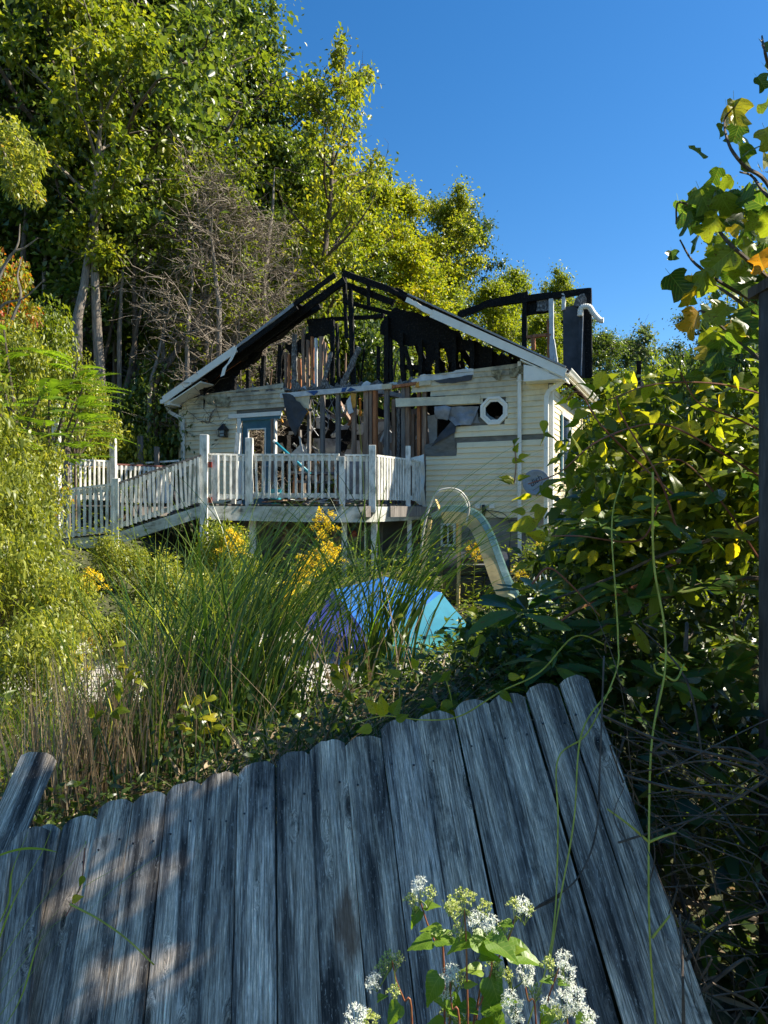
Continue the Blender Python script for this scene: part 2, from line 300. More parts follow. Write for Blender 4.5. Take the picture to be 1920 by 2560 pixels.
rr = ramp(nt, rs.outputs[0], [(0, (.45, .45, .45)), (.6, (1, 1, 1)), (1, (1.1, 1.1, 1.1))])
km = ramp(nt, kn.outputs['Distance'], [(0, (1, 1, 1)), (.10, (.8, .8, .8)), (.18, (0, 0, 0)), (1, (0, 0, 0))]); c = mixc(nt, km, c, mixc(nt, 1., c, rr, 'MULTIPLY'))
kc = ramp(nt, kn.outputs['Distance'], [(0, (.10, .09, .08)), (.05, (.2, .18, .16)), (.09, (.6, .58, .55)), (.16, (1, 1, 1)), (1, (1, 1, 1))]); c = mixc(nt, 1., c, kc, 'MULTIPLY')
c = mixc(nt, ramp(nt, fleck, [(0, (0, 0, 0)), (.60, (0, 0, 0)), (.66, (.55, .55, .55)), (1, (.7, .7, .7))]), c, (.62, .58, .5)); crk = strn((75, 75, .9), 1.3, 3, .5, .2); c = mixc(nt, 1., c, ramp(nt, crk, [(0, (1, 1, 1)), (.485, (1, 1, 1)), (.50, (.12, .11, .10)), (.515, (1, 1, 1)), (1, (1, 1, 1))]), 'MULTIPLY')
oi_ = nt.nodes.new('ShaderNodeObjectInfo'); c = mixc(nt, 1., c, ramp(nt, oi_.outputs['Random'], [(0, (.78, .76, .74)), (.3, (1.0, 1.0, .97)), (.6, (1.2, 1.14, 1.06)), (1, (1.05, 1.06, 1.08))]), 'MULTIPLY')
nt.links.new(c, bs.inputs['Base Color']); bs.inputs['Roughness'].default_value = .78
ah = nt.nodes.new('ShaderNodeMath'); ah.operation = 'ADD'; nt.links.new(grain, ah.inputs[0]); nt.links.new(fine, ah.inputs[1]); bump(nt, bs, ah.outputs[0], .75, .004); M['fence_wood'] = m
fr_ = m.copy(); fr_.name = 'fence_wood_rust'; nt = fr_.node_tree; bs = nt.nodes['Principled BSDF']; src = bs.inputs['Base Color'].links[0].from_socket
v = mapping(nt, 'Object', (9, 9, 3.2)); ds = nt.nodes.new('ShaderNodeVectorMath'); ds.operation = 'DISTANCE'; nt.links.new(v, ds.inputs[0]); ds.inputs[1].default_value = (.30, 0, -2.15)
ad_ = nt.nodes.new('ShaderNodeMath'); ad_.operation = 'MULTIPLY_ADD'; ad_.inputs[1].default_value = .7; nt.links.new(noise_n(nt, v, 3, 5), ad_.inputs[0]); nt.links.new(ds.outputs['Value'], ad_.inputs[2])
nt.links.new(mixc(nt, ramp(nt, ad_.outputs[0], [(0, (.85, .85, .85)), (.6, (.8, .8, .8)), (.85, (0, 0, 0)), (1, (0, 0, 0))]), src, (.16, .075, .035)), bs.inputs['Base Color']); M['fence_wood_rust'] = fr_
def glass(name, col):
    m, nt, bs, out = nmat(name); bs.inputs['Base Color'].default_value = (*col, 1); bs.inputs['Roughness'].default_value = .06; bs.inputs['Specular IOR Level'].default_value = .8; return m
M['pane'] = glass('pane', (.006, .007, .009))
M['pane_blue'] = glass('pane_blue', (.02, .035, .07))
def fabric(name, col, tr=.25):
    m, nt, bs, out = nmat(name); v = mapping(nt, 'Object'); n = noise_n(nt, v, 5, 6)
    cc = ramp(nt, n, [(.2, tuple(x * .72 for x in col)), (.6, col), (1, tuple(min(1, x * 1.2) for x in col))]); nt.links.new(cc, bs.inputs['Base Color']); bs.inputs['Roughness'].default_value = .8
    t = nt.nodes.new('ShaderNodeBsdfTranslucent'); nt.links.new(cc, t.inputs[0]); mx = nt.nodes.new('ShaderNodeMixShader'); mx.inputs[0].default_value = tr
    nt.links.new(bs.outputs[0], mx.inputs[1]); nt.links.new(t.outputs[0], mx.inputs[2]); nt.links.new(mx.outputs[0], out.inputs[0]); return m
M['um_violet'] = fabric('um_violet', (.05, .075, .38)); M['um_blue'] = fabric('um_blue', (.02, .18, .60)); M['um_teal'] = fabric('um_teal', (.015, .20, .30)); M['um_green'] = fabric('um_green', (.012, .20, .24))
M['um_edge'] = fabric('um_edge', (.16, .55, .78))
M['tarp_blue'] = fabric('tarp_blue', (.02, .28, .62))

# ------------------------------------------------------------------ terrain
def sstep(a, b, x):
    t = min(1, max(0, (x - a) / (b - a))); return t * t * (3 - 2 * t)
def terrain(x, y):
    bank = -1.18 + .28 * max(-2.2, min(1.2, x)); bank = bank + (-2.0 - bank) * sstep(.80, 1.25, x) * (1 - sstep(3.4, 4.4, y))
    z = -2.1 + (bank + 2.1) * sstep(1.0, 3.1, y)
    z += (-1.85 - bank) * sstep(4.2, 6.5, y)
    z += .7 * sstep(9.5, 13.5, y)
    q = -x * .55 + (y - 24) * .55 - 2
    q2 = math.log(1 + math.exp(min(30, q * 1.2))) / 1.2
    z += 15 * math.tanh(.9 * q2 / 15)
    z += .9 * sstep(-3.2, -7, x) * sstep(3, 7, y) * (1 - sstep(20, 26, y))
    z += mnoise.noise(Vector((x * .35, y * .35, 0))) * .12
    return z
xs = sorted(set([round(-14 + i * .35, 3) for i in range(81)] + [-600, -300, -160, -100, -70, -50, -40, -34, -30, -26, -23, -20, -18, -16] + [16, 18, 21, 25, 30, 36, 44, 55, 75, 110, 170, 300, 600]))
ys = sorted(set([round(-4 + i * .35, 3) for i in range(100)] + [-600, -200, -60, -20, -8] + [33, 36, 40, 45, 50, 56, 63, 71, 80, 95, 120, 170, 260, 420, 700, 1400]))
V = [(x, y, terrain(x, y)) for y in ys for x in xs]; nx = len(xs)
T = [(j * nx + i, j * nx + i + 1, (j + 1) * nx + i + 1, (j + 1) * nx + i) for j in range(len(ys) - 1) for i in range(nx - 1)]
g = bpy.data.objects.new('ground', np_mesh('ground', V, T, M['ground'], True)); link(g); tag(g, 'overgrown ground of the yard rising into the wooded hillside', kind='structure')

# ------------------------------------------------------------------ burned house: local axes a (along the front, from its left corner), b (into the house), z
TH = R(24.0); U = Vector((math.cos(TH), -math.sin(TH), 0)); VV = Vector((math.sin(TH), math.cos(TH), 0)); ZZ = Vector((0, 0, 1))
WID = 9.4
CR = Vector(((1382 - 960) / F * 14.3, 14.3, 0)); CL = CR - U * WID
FLOOR = .15; EAVE = 2.72
def H(a, b, z): return CL + U * a + VV * b + ZZ * z
def hit(px, py, b=0.0):
    """where the line of sight through a photo pixel meets the plane b = const of the house: gives (a, z)"""
    d = Vector(((px - 960) / F, 1, (HZ - py) / F)); t = (CL + VV * b).dot(VV) / d.dot(VV); p = d * t
    return (p - CL).dot(U), p.z
def side_hit(px, py, a=WID):
    d = Vector(((px - 960) / F, 1, (HZ - py) / F)); t = (CL + U * a).dot(U) / d.dot(U); p = d * t
    return (p - CL).dot(VV), p.z
def hp(px, py, b=0.0):
    a, z = hit(px, py, b); return H(a, b, z)
RIDGE_A = 4.75; RIDGE_Z = 5.42; SL = (RIDGE_Z - EAVE - .1) / (WID / 2)
house = thing('burned_house', 'burned cream sided house with its charred gable open to the sky', 'house', H(WID / 2, 2, -1.3))
def rough_poly(pts, step=.12, amp=.04, seed=0, edges=None):
    """2-D polygon with burnt, ragged edges; edges = indices that are roughened"""
    rn = random.Random(seed); out = []
    n = len(pts)
    for i in range(n):
        p, q = pts[i], pts[(i + 1) % n]; out.append(p)
        if edges is None or i in edges:
            L = math.hypot(q[0] - p[0], q[1] - p[1]); k = int(L / step)
            for j in range(1, k): t = j / k; out.append((p[0] + (q[0] - p[0]) * t + rn.uniform(-amp, amp), p[1] + (q[1] - p[1]) * t + rn.uniform(-amp, amp)))
    return out
def panel(name, pix, b, t, m, amp=.03, step=.1, seed=1, edges=None, par=None, label=None):
    pts = rough_poly([hit(x, y, b) for x, y in pix], step, amp, seed, edges)
    return MB().slab([H(a, b, z) for a, z in pts], VV * t).build(name, m, par or house, label=label)
def crumpled(name, pix, b, m, seed=1, amp=.06, n=10, parent=None):
    """a hanging sheet: quad of 4 pixel corners, crumpled"""
    c = [hp(x, y, b) for x, y in pix]; V = []; rn = Vector((seed * 3.1, seed * 1.7, seed))
    for j in range(n + 1):
        for i in range(n + 1):
            u, w = i / n, j / n; p = (c[0] * (1 - u) + c[1] * u) * (1 - w) + (c[3] * (1 - u) + c[2] * u) * w
            d = mnoise.noise(p * 3.5 + rn) * amp + abs(mnoise.noise(p * 7 + rn)) * amp * .6; e = mnoise.noise(p * 5 - rn) * amp * .6
            V.append(p - VV * d + U * e * .5 + ZZ * e * .5 - base_of(parent or house))
    T = [(j * (n + 1) + i, j * (n + 1) + i + 1, (j + 1) * (n + 1) + i + 1, (j + 1) * (n + 1) + i) for j in range(n) for i in range(n)]
    o = bpy.data.objects.new(name, np_mesh(name, V, T, m, False)); link(o, parent or house); return o

# --- siding courses: each board a part
CH = .113
def roof_z(a): return EAVE - .04 + SL * min(a, WID - a)
def course(a0, a1, z, ztop=None, b=0.0, clip=None):
    """one clapboard between a0 and a1: bottom edge stands proud; ends may be cut by the roof slope"""
    z1 = z + CH * 1.03 if ztop is None else ztop
    def pt(a, zz, out): return H(a, b - out, zz)
    # ragged slanted cut ends by clip function zmax(a)
    if clip:
        while a0 < a1 and clip(a0) < z: a0 += .02
        while a1 > a0 and clip(a1) < z: a1 -= .02
        if a1 - a0 < .05: return
    ta0, ta1 = a0, a1
    if clip:
        while ta0 < ta1 and clip(ta0) < z1: ta0 += .02
        while ta1 > ta0 and clip(ta1) < z1: ta1 -= .02
    mb = MB(); s1, s0 = .034, .004
    mb.hexa([pt(a0, z, 0), pt(a1, z, 0), pt(a1, z, s1), pt(a0, z, s1), pt(ta0, z1, 0), pt(ta1, z1, 0), pt(ta1, z1, s0), pt(ta0, z1, s0)])
    return mb.build('siding_board', M['siding'], house)
CORN = .09
z = 0.0; ncs = int(math.ceil((RIDGE_Z) / CH))
a_left_top = hit(714, 1000)[0]; a_door = hit(592, 1100)[0]; z_door_top = hit(592, 1033)[1]
OCT = hit(1236, 1027); OCT_R = .315; PIPE = hit(1299, 1100)[0]
def burn_left(a):      # burnt upper edge of the left field
    zt = hit(600, 985)[1]; return min(roof_z(a), zt + .05 * math.sin(a * 9) + .04 * math.sin(a * 23))
def burn_right(a):
    zt = hit(1180, 938)[1]
    lim = zt + .04 * math.sin(a * 17) + .03 * math.sin(a * 31)
    if a > PIPE + .02: lim = 9
    return min(roof_z(a), lim)
for i in range(ncs):
    z = i * CH
    # left field
    if z > -0.01:
        a1 = a_left_top if z > z_door_top else a_door
        course(CORN, a1 + (random.uniform(-.02, .05) if z > z_door_top else 0), z, clip=burn_left)
    # right field: start depends on the row, as torn in the photo
    py = HZ - z / 15.1 * F
    zz = z + CH / 2; ay = lambda px: hit(px, 1100)[0]
    zpix = {k: hit(1150, k)[1] for k in (940, 968, 992, 1018, 1064, 1092, 1108, 1138)}
    if zz > zpix[968]: a0 = ay(1030)
    elif zz > zpix[992]: a0 = ay(1077)
    elif zz > zpix[1018] + .09: a0 = ay(1114)
    elif zz > zpix[1064]: a0 = OCT[0] - .1
    elif zz > zpix[1092]: a0 = ay(1137)
    elif zz > zpix[1108]: a0 = None
    elif zz > zpix[1138]: a0 = ay(1143)
    else: a0 = ay(1066)
    if a0 is None: continue
    a1 = WID - CORN
    # leave the octagon free
    dz = max(abs(z - OCT[1]), abs(z + CH - OCT[1])) if (z - OCT[1]) * (z + CH - OCT[1]) > 0 else 0
    dzm = min(abs(z - OCT[1]), abs(z + CH - OCT[1])) if (z - OCT[1]) * (z + CH - OCT[1]) > 0 else 0
    if dzm < OCT_R * .8:
        hw = OCT_R * .9 if dzm < OCT_R * .38 else OCT_R * .9 - (dzm - OCT_R * .38)
        if OCT[0] - hw > a0 + .05 and zz > OCT[1]: course(a0, OCT[0] - hw, z, clip=burn_right)
        course(OCT[0] + hw, a1, z, clip=burn_right)
    else: course(a0, a1, z, clip=burn_right)
# wall core behind the siding (sheathing), left and right fields, strip left bare
zb, zt_ = -.02, hit(600, 985)[1]
MB().slab([H(.02, .012, zb), H(a_door, .012, zb), H(a_door, .012, z_door_top), H(a_left_top - .05, .012, z_door_top), H(a_left_top - .05, .012, zt_ - .1), H(.7, .012, zt_ - .1), H(.02, .012, EAVE - .12)], VV * .1).build('wall_core', M['sheathing'], house)
aR0 = hit(1150, 1100)[0]
oc = [(OCT[0] + OCT_R * .86 * math.cos(R(22.5 + 45 * k)), OCT[1] + OCT_R * .86 * math.sin(R(22.5 + 45 * k))) for k in range(8)]
zR = hit(1180, 942)[1]
MB().slab([H(a, .012, z) for a, z in [(hit(1062, 1100)[0], zb), (WID - .02, zb), (WID - .02, oc[7][1]), oc[7], oc[6], oc[5], oc[4], (aR0, oc[4][1]), (aR0, OCT[1] - .5), (hit(1062, 1100)[0], hit(1062, 1140)[1])]], VV * .1).build('wall_core', M['sheathing'], house)
MB().slab([H(a, .012, z) for a, z in [oc[7], (WID - .02, oc[7][1]), (WID - .02, EAVE - .12), (WID - .55, roof_z(WID - .55) - .1), (PIPE, roof_z(PIPE) - .15), (PIPE, zR - .05), (hit(1095, 1000)[0], zR - .06), (hit(1095, 1000)[0], oc[2][1] + .1), oc[2], oc[1], oc[0]]], VV * .1).build('wall_core', M['sheathing'], house)
# burnt white band at the top of the right field
panel('wrap_band', [(1026, 953), (1060, 935), (1110, 938), (1140, 925), (1184, 922), (1184, 937), (1080, 951), (1045, 962)], -.03, .01, M['housewrap_white'], .015, .06, 3, edges={0, 1, 2, 3})
panel('tar_flap', [(1084, 951), (1182, 937), (1178, 950), (1140, 957), (1100, 958)], -.05, .008, M['tar'], .01, .08, 4)
for k, (x, y) in enumerate([(1240, 936), (1285, 930), (1308, 925)]):
    crumpled('melted_siding', [(x - 14, y - 10), (x + 16, y - 8), (x + 10, y + 14), (x - 10, y + 12)], -.06, M['siding_burnt'], seed=k + 3, amp=.09, n=5)
crumpled('melted_siding', [(505, 990), (575, 992), (572, 1020), (520, 1012)], -.06, M['siding_burnt'], seed=9, amp=.06, n=6)
for k, (x, y, l) in enumerate([(510, 960, 60), (1290, 918, 20)]):
    p = hp(x, y, -.05); MB().tube([p, p + Vector((.01, 0, -l / 180)), p + Vector((-.01, .01, -l / 95))], [.02, .03, .006], 5).build('melted_siding', M['char'], house)
# loose plank torn off the wall
a0, z0 = hit(993, 1008, -.12); a1, z1 = hit(1200, 998, -.04); mb = MB()
mb.hexa([H(a0, -.14, z0 - .09), H(a1, -.03, z1 - .085), H(a1, -.06, z1 - .085), H(a0, -.20, z0 - .09), H(a0 - .03, -.14, z0 + .10), H(a1, -.03, z1 + .085), H(a1, -.045, z1 + .085), H(a0 - .03, -.155, z0 + .10)])
mb.build('siding_board', M['siding'], house, label='loose cream clapboard sticking out over the bare studs')
# torn house wrap left and below the octagon window
crumpled('torn_wrap', [(1086, 1018), (1200, 1016), (1178, 1062), (1140, 1064)], -.05, M['wrap'], 5, .10, 14)
crumpled('torn_wrap', [(1090, 1016), (1130, 1017), (1120, 1050), (1092, 1045)], -.09, M['wrap'], 8, .12, 8)
crumpled('torn_wrap', [(1062, 1120), (1136, 1082), (1140, 1140), (1064, 1141)], -.03, M['sheathing'], 6, .05, 10)
panel('torn_wrap', [(1137, 1062), (1200, 1058), (1190, 1020), (1150, 1050)], -.01, .008, M['wrap'], .02)
crumpled('torn_wrap', [(1118, 1063), (1138, 1040), (1140, 1080), (1075, 1118)], -.06, M['tar'], 11, .08, 8)
panel('bare_strip', [(1062, 1112), (1137, 1094), (1360, 1078), (1360, 1106), (1143, 1112), (1143, 1138), (1062, 1140)], -.005, .008, M['sheathing'], .0, 5)
# black tar paper flap by the door
crumpled('tar_flap', [(706, 985), (768, 1030), (740, 1090), (722, 1060)], -.08, M['tar'], 12, .05, 10)
panel('tar_flap', [(705, 984), (725, 985), (770, 1028), (752, 1040), (742, 1085), (737, 1090), (728, 1050), (718, 1015)], -.07, .01, M['tar'], .02, .08, 5)
panel('wrap_band', [(728, 988), (775, 984), (772, 1022), (764, 1030)], -.02, .01, M['siding'], .01, .1, 6)
# --- corner posts, trim
MB().box(H(CORN / 2, -.012, EAVE / 2 - .06), U * CORN / 2, VV * .03, ZZ * (EAVE / 2 - .06)).build('corner_post', M['siding'], house)
MB().box(H(WID - CORN / 2 + .012, .03, EAVE / 2 - .08), U * CORN / 2, VV * .06, ZZ * (EAVE / 2 - .08)).build('corner_post', M['white_trim'], house, .006)
# side wall (faces the sun): siding courses + window
SIDE_L = 3.9
wz0, wz1 = .75, 2.05; wb0, wb1 = .95, 1.75
for i in range(int(2.55 / CH)):
    z = i * CH; segs = [(.09, SIDE_L + random.uniform(-.25, .1))]
    if wz0 - .1 < z + CH / 2 < wz1 + .1: segs = [(.09, wb0 - .08), (wb1 + .08, SIDE_L + random.uniform(-.3, .05))]
    for b0, b1 in segs:
        MB().hexa([H(WID, b0, z), H(WID, b1, z), H(WID + .018, b1, z), H(WID + .018, b0, z), H(WID, b0, z + CH), H(WID, b1, z + CH), H(WID + .004, b1, z + CH), H(WID + .004, b0, z + CH)]).build('siding_board', M['siding'], house)
MB().box(H(WID - .06, SIDE_L / 2, 1.2), U * .05, VV * (SIDE_L / 2 - .02), ZZ * 1.25).build('wall_core', M['sheathing'], house)
wf = MB()
for (b0, b1, z0_, z1_) in ((wb0 - .08, wb1 + .08, wz1, wz1 + .08), (wb0 - .08, wb1 + .08, wz0 - .08, wz0), (wb0 - .08, wb0, wz0, wz1), (wb1, wb1 + .08, wz0, wz1), (wb0, wb1, 1.38, 1.42)):
    wf.box(H(WID + .015, (b0 + b1) / 2, (z0_ + z1_) / 2), U * .03, VV * (b1 - b0) / 2, ZZ * (z1_ - z0_) / 2)
wf = wf.build('window', M['white_trim'], house)
MB().box(H(WID + .0, (wb0 + wb1) / 2, (wz0 + wz1) / 2), U * .012, VV * (wb1 - wb0) / 2, ZZ * (wz1 - wz0) / 2).build('pane', M['pane_blue'], wf)
for s in (wb0 - .22, wb1 + .09):
    MB().box(H(WID + .04, s + .06, (wz0 + wz1) / 2), U * .012, VV * .07, ZZ * (wz1 - wz0) / 2).build('shutter', M['door_blue'], house)
# --- foundation
MB().box(H((hit(1062, 1300)[0] + WID) / 2, .08, -.62), U * (WID - hit(1062, 1300)[0]) / 2, VV * .05, ZZ * .58).build('foundation', M['concrete'], house)
MB().box(H(WID - .06, 2.2, -.62), U * .05, VV * 2.05, ZZ * .58).build('foundation', M['concrete'], house)
MB().box(H(4.7, .02, -.06), U * 4.68, VV * .03, ZZ * .055).build('sill_trim', M['siding'], house)
wz = hp(1120, 1337, 0); fw = MB()
aw, zw = hit(1120, 1337, 0)
for (x0, x1, y0, y1) in ((-.16, .16, .20, .25), (-.16, .16, -.25, -.20), (-.16, -.12, -.2, .2), (.12, .16, -.2, .2), (-.015, .015, -.2, .2)):
    fw.box(H(aw + (x0 + x1) / 2, .01, zw + (y0 + y1) / 2), U * (x1 - x0) / 2, VV * .03, ZZ * (y1 - y0) / 2)
fw = fw.build('window', M['white_trim'], house, label='small white basement window behind the slide')
MB().box(H(aw, .025, zw), U * .12, VV * .006, ZZ * .2).build('pane', M['pane'], fw)
# floor, inner walls
MB().box(H(4.7, 2.6, FLOOR - .12), U * 4.6, VV * 2.4, ZZ * .1).build('floor', M['char'], house)
MB().box(H(3.2, .5, -.75), U * 3.15, VV * .05, ZZ * .68).build('foundation', M['concrete'], house)
# --- octagon window
ow = MB(); n8 = 8
def ring(mb, r0, r1, b0, b1):
    vs = []
    for r, b in ((r0, b0), (r1, b0), (r1, b1), (r0, b1)):
        for k in range(8): t = R(22.5 + 45 * k); vs.append(H(OCT[0] + r * math.cos(t), b, OCT[1] + r * math.sin(t)))
    fs = []
    for q in range(4):
        for k in range(8): fs.append((q * 8 + k, q * 8 + (k + 1) % 8, ((q + 1) % 4) * 8 + (k + 1) % 8, ((q + 1) % 4) * 8 + k))
    mb.add(vs, fs)
ring(ow, OCT_R * .80, OCT_R, -.055, .0)
owo = ow.build('octagon_window', M['white_trim'], house, .008)
sash = MB(); ring(sash, OCT_R * .64, OCT_R * .805, -.03, .02); sash.build('sash', M['white_trim'], owo, .006)
# a shard of glass and the dark stud seen through it
MB().slab([H(OCT[0] + x, .005, OCT[1] + z) for x, z in ((-.17, -.15), (-.07, -.2), (.05, -.2), (.01, -.16), (-.1, -.1), (-.17, -.02))], VV * .004).build('pane', M['pane'], owo)
# --- studs: lower row (bare timber) and gable (charred)
Z0 = FLOOR - .02
for k, (x, mt, w, top) in enumerate([(770, 'wood_grey', .06, 985), (804, 'wood_grey', .09, 988), (843, 'wood_grey', .09, 985), (883, 'wood', .09, 980), (914, 'wood', .12, 976), (926, 'wood', .06, 976), (936, 'wood_orange', .09, 976),
        (965, 'wood_grey', .10, 970), (983, 'wood', .08, 998), (995, 'ash', .06, 1020), (1007, 'wood_grey', .09, 968), (1018, 'wood', .09, 966), (1030, 'wood', .09, 1036), (1046, 'wood_orange', .07, 966), (1060, 'wood', .09, 964)]):
    b = .02 + (.12 if x in (983, 995, 1030) else 0)
    a, zt = hit(x, top, b); MB().rough_bar(H(a, b + .05, Z0), H(a, b + .05, zt), w, .09, VV, 8, .04 if mt != 'ash' else .25).build('stud', M[mt], house)
def header(x0, y0, x1, y1, mt, w=.10, b=-.01):
    a, z_ = hit(x0, y0, b); c_, d_ = hit(x1, y1, b); MB().rough_bar(H(a, b, z_), H(c_, b, d_), .10, w, ZZ, 10, .06).build('header_beam', M[mt], house)
header(703, 990, 958, 967, 'housewrap_white', .115); header(957, 968, 982, 966, 'siding', .11, -.03); header(981, 968, 1046, 958, 'wood_orange', .06); header(1045, 960, 1078, 957, 'siding', .10, -.02)
panel('blue_print', [(764, 979), (792, 976), (795, 980), (784, 989), (775, 982)], -.078, .004, M['blue_print'], 0, 9)
panel('blue_print', [(855, 970), (868, 968), (862, 980), (853, 980)], -.078, .004, M['blue_print'], 0, 9)
panel('blue_print', [(866, 978), (876, 968), (884, 972), (890, 975), (874, 979)], -.078, .004, M['blue_print'], 0, 9)
panel('foam_scrap', [(868, 1000), (878, 983), (890, 984), (888, 1018), (880, 1021), (876, 1005)], -.04, .02, M['foam'], .01)
panel('wrap_band', [(866, 1003), (876, 988), (880, 1018), (884, 1030), (872, 1036), (868, 1020)], -.06, .01, M['housewrap_white'], .015)
panel('foam_scrap', [(752, 1025), (766, 1020), (772, 1032), (764, 1038), (754, 1036)], -.06, .03, M['foam'], .01)
panel('foam_scrap', [(1040, 958), (1047, 954), (1047, 968), (1038, 968)], -.08, .03, M['foam'], .005)
# ash heap along the gable plate
for k in range(34):
    x = 580 + k * 14 + random.uniform(-4, 4); y = 984 - (x - 580) * .062; a, z_ = hit(x, y, .05); h = random.uniform(.03, .14); w = random.uniform(.06, .16)
    MB().slab([H(a - w, .05, z_ - .03), H(a + w, .05, z_ - .03), H(a + w * .6, .07, z_ + h * .5), H(a + random.uniform(-.04, .04), .05, z_ + h), H(a - w * .5, .04, z_ + h * .6)], VV * random.uniform(.04, .2)).build('ash_heap', M[random.choice(['ash', 'ash', 'char', 'housewrap_white'])], house)
# gable studs (charred): px, top py, bottom py, width, material
for (x, yt, yb, w, mt, lean) in [(583, 940, 985, .10, 'char', 0), (618, 925, 984, .09, 'char', 0), (655, 890, 983, .10, 'char', -2), (697, 862, 982, .10, 'char', -2), (713, 880, 980, .05, 'wood', 0), (721, 885, 980, .05, 'wood_orange', 0), (734, 835, 980, .11, 'ash', 0), (747, 895, 978, .06, 'wood_orange', 1), (757, 820, 978, .06, 'wood', 1),
        (768, 850, 978, .05, 'wood', 0), (779, 842, 975, .06, 'wood_orange', 0), (788, 845, 974, .04, 'housewrap_white', 0), (800, 840, 972, .09, 'wood', -1), (812, 855, 970, .05, 'wood', 2), (829, 800, 970, .09, 'char', 0), (843, 808, 968, .05, 'char', 3),
        (861, 700, 845, .06, 'char', 3), (878, 725, 962, .10, 'char', 4), (944, 865, 962, .055, 'char', 0), (965, 790, 958, .11, 'char', 0), (976, 845, 958, .05, 'char', 0), (1004, 830, 955, .10, 'char', 3), (1020, 865, 940, .08, 'char', 10), (1050, 850, 945, .09, 'char', 0), (1092, 855, 935, .09, 'char', 0),
        (1135, 840, 930, .10, 'char', 0), (1180, 850, 925, .10, 'char', 0), (1225, 870, 930, .09, 'char', 0), (1272, 890, 930, .09, 'char', 0)]:
    a, z0_ = hit(x + lean, yb, .06); a2, z1_ = hit(x - lean, yt, .06)
    MB().rough_bar(H(a, .1, z0_), H(a2, .1, z1_), w, .08, VV, 10, .22 if mt in ('char', 'ash') else .12).build('stud', M[mt], house, label='charred gable stud' if mt == 'char' else None)
# black wall remains in the gable, with holes that show the trees
panel('charred_sheathing', [(485, 985), (495, 960), (560, 930), (600, 905), (640, 880), (652, 880), (632, 905), (600, 925), (590, 945), (582, 985)], .16, .02, M['char'], .06, .1, 21)
panel('charred_sheathing', [(700, 872), (760, 838), (772, 830), (778, 880), (770, 905), (745, 880), (735, 960), (725, 885), (712, 870), (706, 978), (696, 978)], .14, .02, M['char'], .05, .09, 22)
panel('charred_sheathing', [(768, 803), (828, 798), (826, 835), (800, 840), (790, 846), (770, 848)], .15, .02, M['char'], .03, .09, 23)
panel('charred_sheathing', [(962, 795), (985, 770), (1100, 800), (1170, 850), (1240, 880), (1300, 905), (1300, 925), (1184, 935), (1180, 885), (1152, 874), (1146, 904), (1120, 908), (1114, 872), (1088, 866), (1080, 925), (1050, 930), (1034, 934), (1034, 920), (1062, 918), (1062, 868), (1008, 862), (985, 850), (968, 840), (950, 835)], .18, .02, M['char'], .045, .1, 24)
panel('charred_sheathing', [(1000, 912), (1060, 912), (1060, 924), (1002, 924)], .12, .03, M['char'], .01, .1, 25)
panel('ash_board', [(922, 965), (918, 945), (940, 930), (975, 868), (905, 950), (899, 963)], .3, .03, M['ash'], .02, .08, 26) if False else None
a, z_ = hit(857, 962, .0); a2, z2 = hit(898, 868, .0); MB().rough_bar(H(a, .0, z_), H(a2, .0, z2), .13, .03, VV, 9, .25).build('fallen_board', M['ash'], house, label='pale ash coated board leaning in the gable')
a, z_ = hit(806, 968, .0); a2, z2 = hit(828, 880, .0); MB().rough_bar(H(a, .0, z_), H(a2, .0, z2), .10, .03, VV, 9, .25).build('fallen_board', M['ash'], house)
a, z_ = hit(843, 975, .0); a2, z2 = hit(880, 905, .3); MB().rough_bar(H(a, .2, z_), H(a2, .3, z2), .08, .05, VV, 6, .25).build('fallen_board', M['char'], house)
for k in range(8):   # slumped triangles of charred board at the stud feet
    x = 590 + k * 37; a, z_ = hit(x, 982 - k * 1.8, -.02)
    MB().slab([H(a, -.02, z_), H(a + .28, -.02, z_), H(a + .12, .0, z_ + .08), H(a + .02, .0, z_ + .22)], VV * .03).build('fallen_board', M['ash'], house)
# --- rafters, rakes and eaves
OV = .42   # overhang of the front rake
def rz(a): return EAVE + .03 + SL * min(a + .38, WID + .38 - a) - SL * .38
def rake_pt(px, py, b=-OV): return hit(px, py, b)
def rake_bar(p0, p1, b, t, w, m, name, seg=12, amp=.05, lab=None):
    (x0, y0), (x1, y1) = p0, p1; a, z_ = hit(x0, y0, b); c_, d_ = hit(x1, y1, b)
    return MB().rough_bar(H(a, b, z_), H(c_, b, d_), t, w, ZZ, seg, amp).build(name, M[m], house, label=lab)
rake_bar((408, 1000), (590, 872), -OV, .03, .17, 'white_trim', 'rake_fascia', 4, .01)
rake_bar((590, 868), (742, 756), -OV, .03, .07, 'metal_grey', 'rake_fascia', 10, .3)
rake_bar((590, 880), (742, 766), -OV + .03, .04, .15, 'char', 'rafter', 14, .2)
rake_bar((735, 762), (838, 686), -OV, .05, .11, 'char', 'rafter', 10, .25)
rake_bar((520, 950), (862, 700), -.12, .06, .17, 'char', 'rafter', 20, .16)
rake_bar((640, 868), (800, 765), .25, .06, .14, 'char', 'rafter', 12, .2)
rake_bar((858, 683), (985, 728), .0, .05, .14, 'char', 'rafter', 12, .2)
rake_bar((985, 728), (1030, 752), -.3, .06, .17, 'char', 'rafter', 8, .2)
rake_bar((864, 712), (985, 758), .3, .05, .15, 'char', 'rafter', 12, .2)
rake_bar((864, 755), (985, 786), .6, .05, .10, 'char', 'rafter', 12, .2)
rake_bar((860, 684), (864, 760), .1, .07, .09, 'char', 'rafter', 6, .2)
rake_bar((921, 708), (921, 764), .2, .07, .08, 'char', 'rafter', 4, .2)
rake_bar((768, 803), (960, 790), .3, .06, .09, 'char', 'collar_tie', 12, .2)
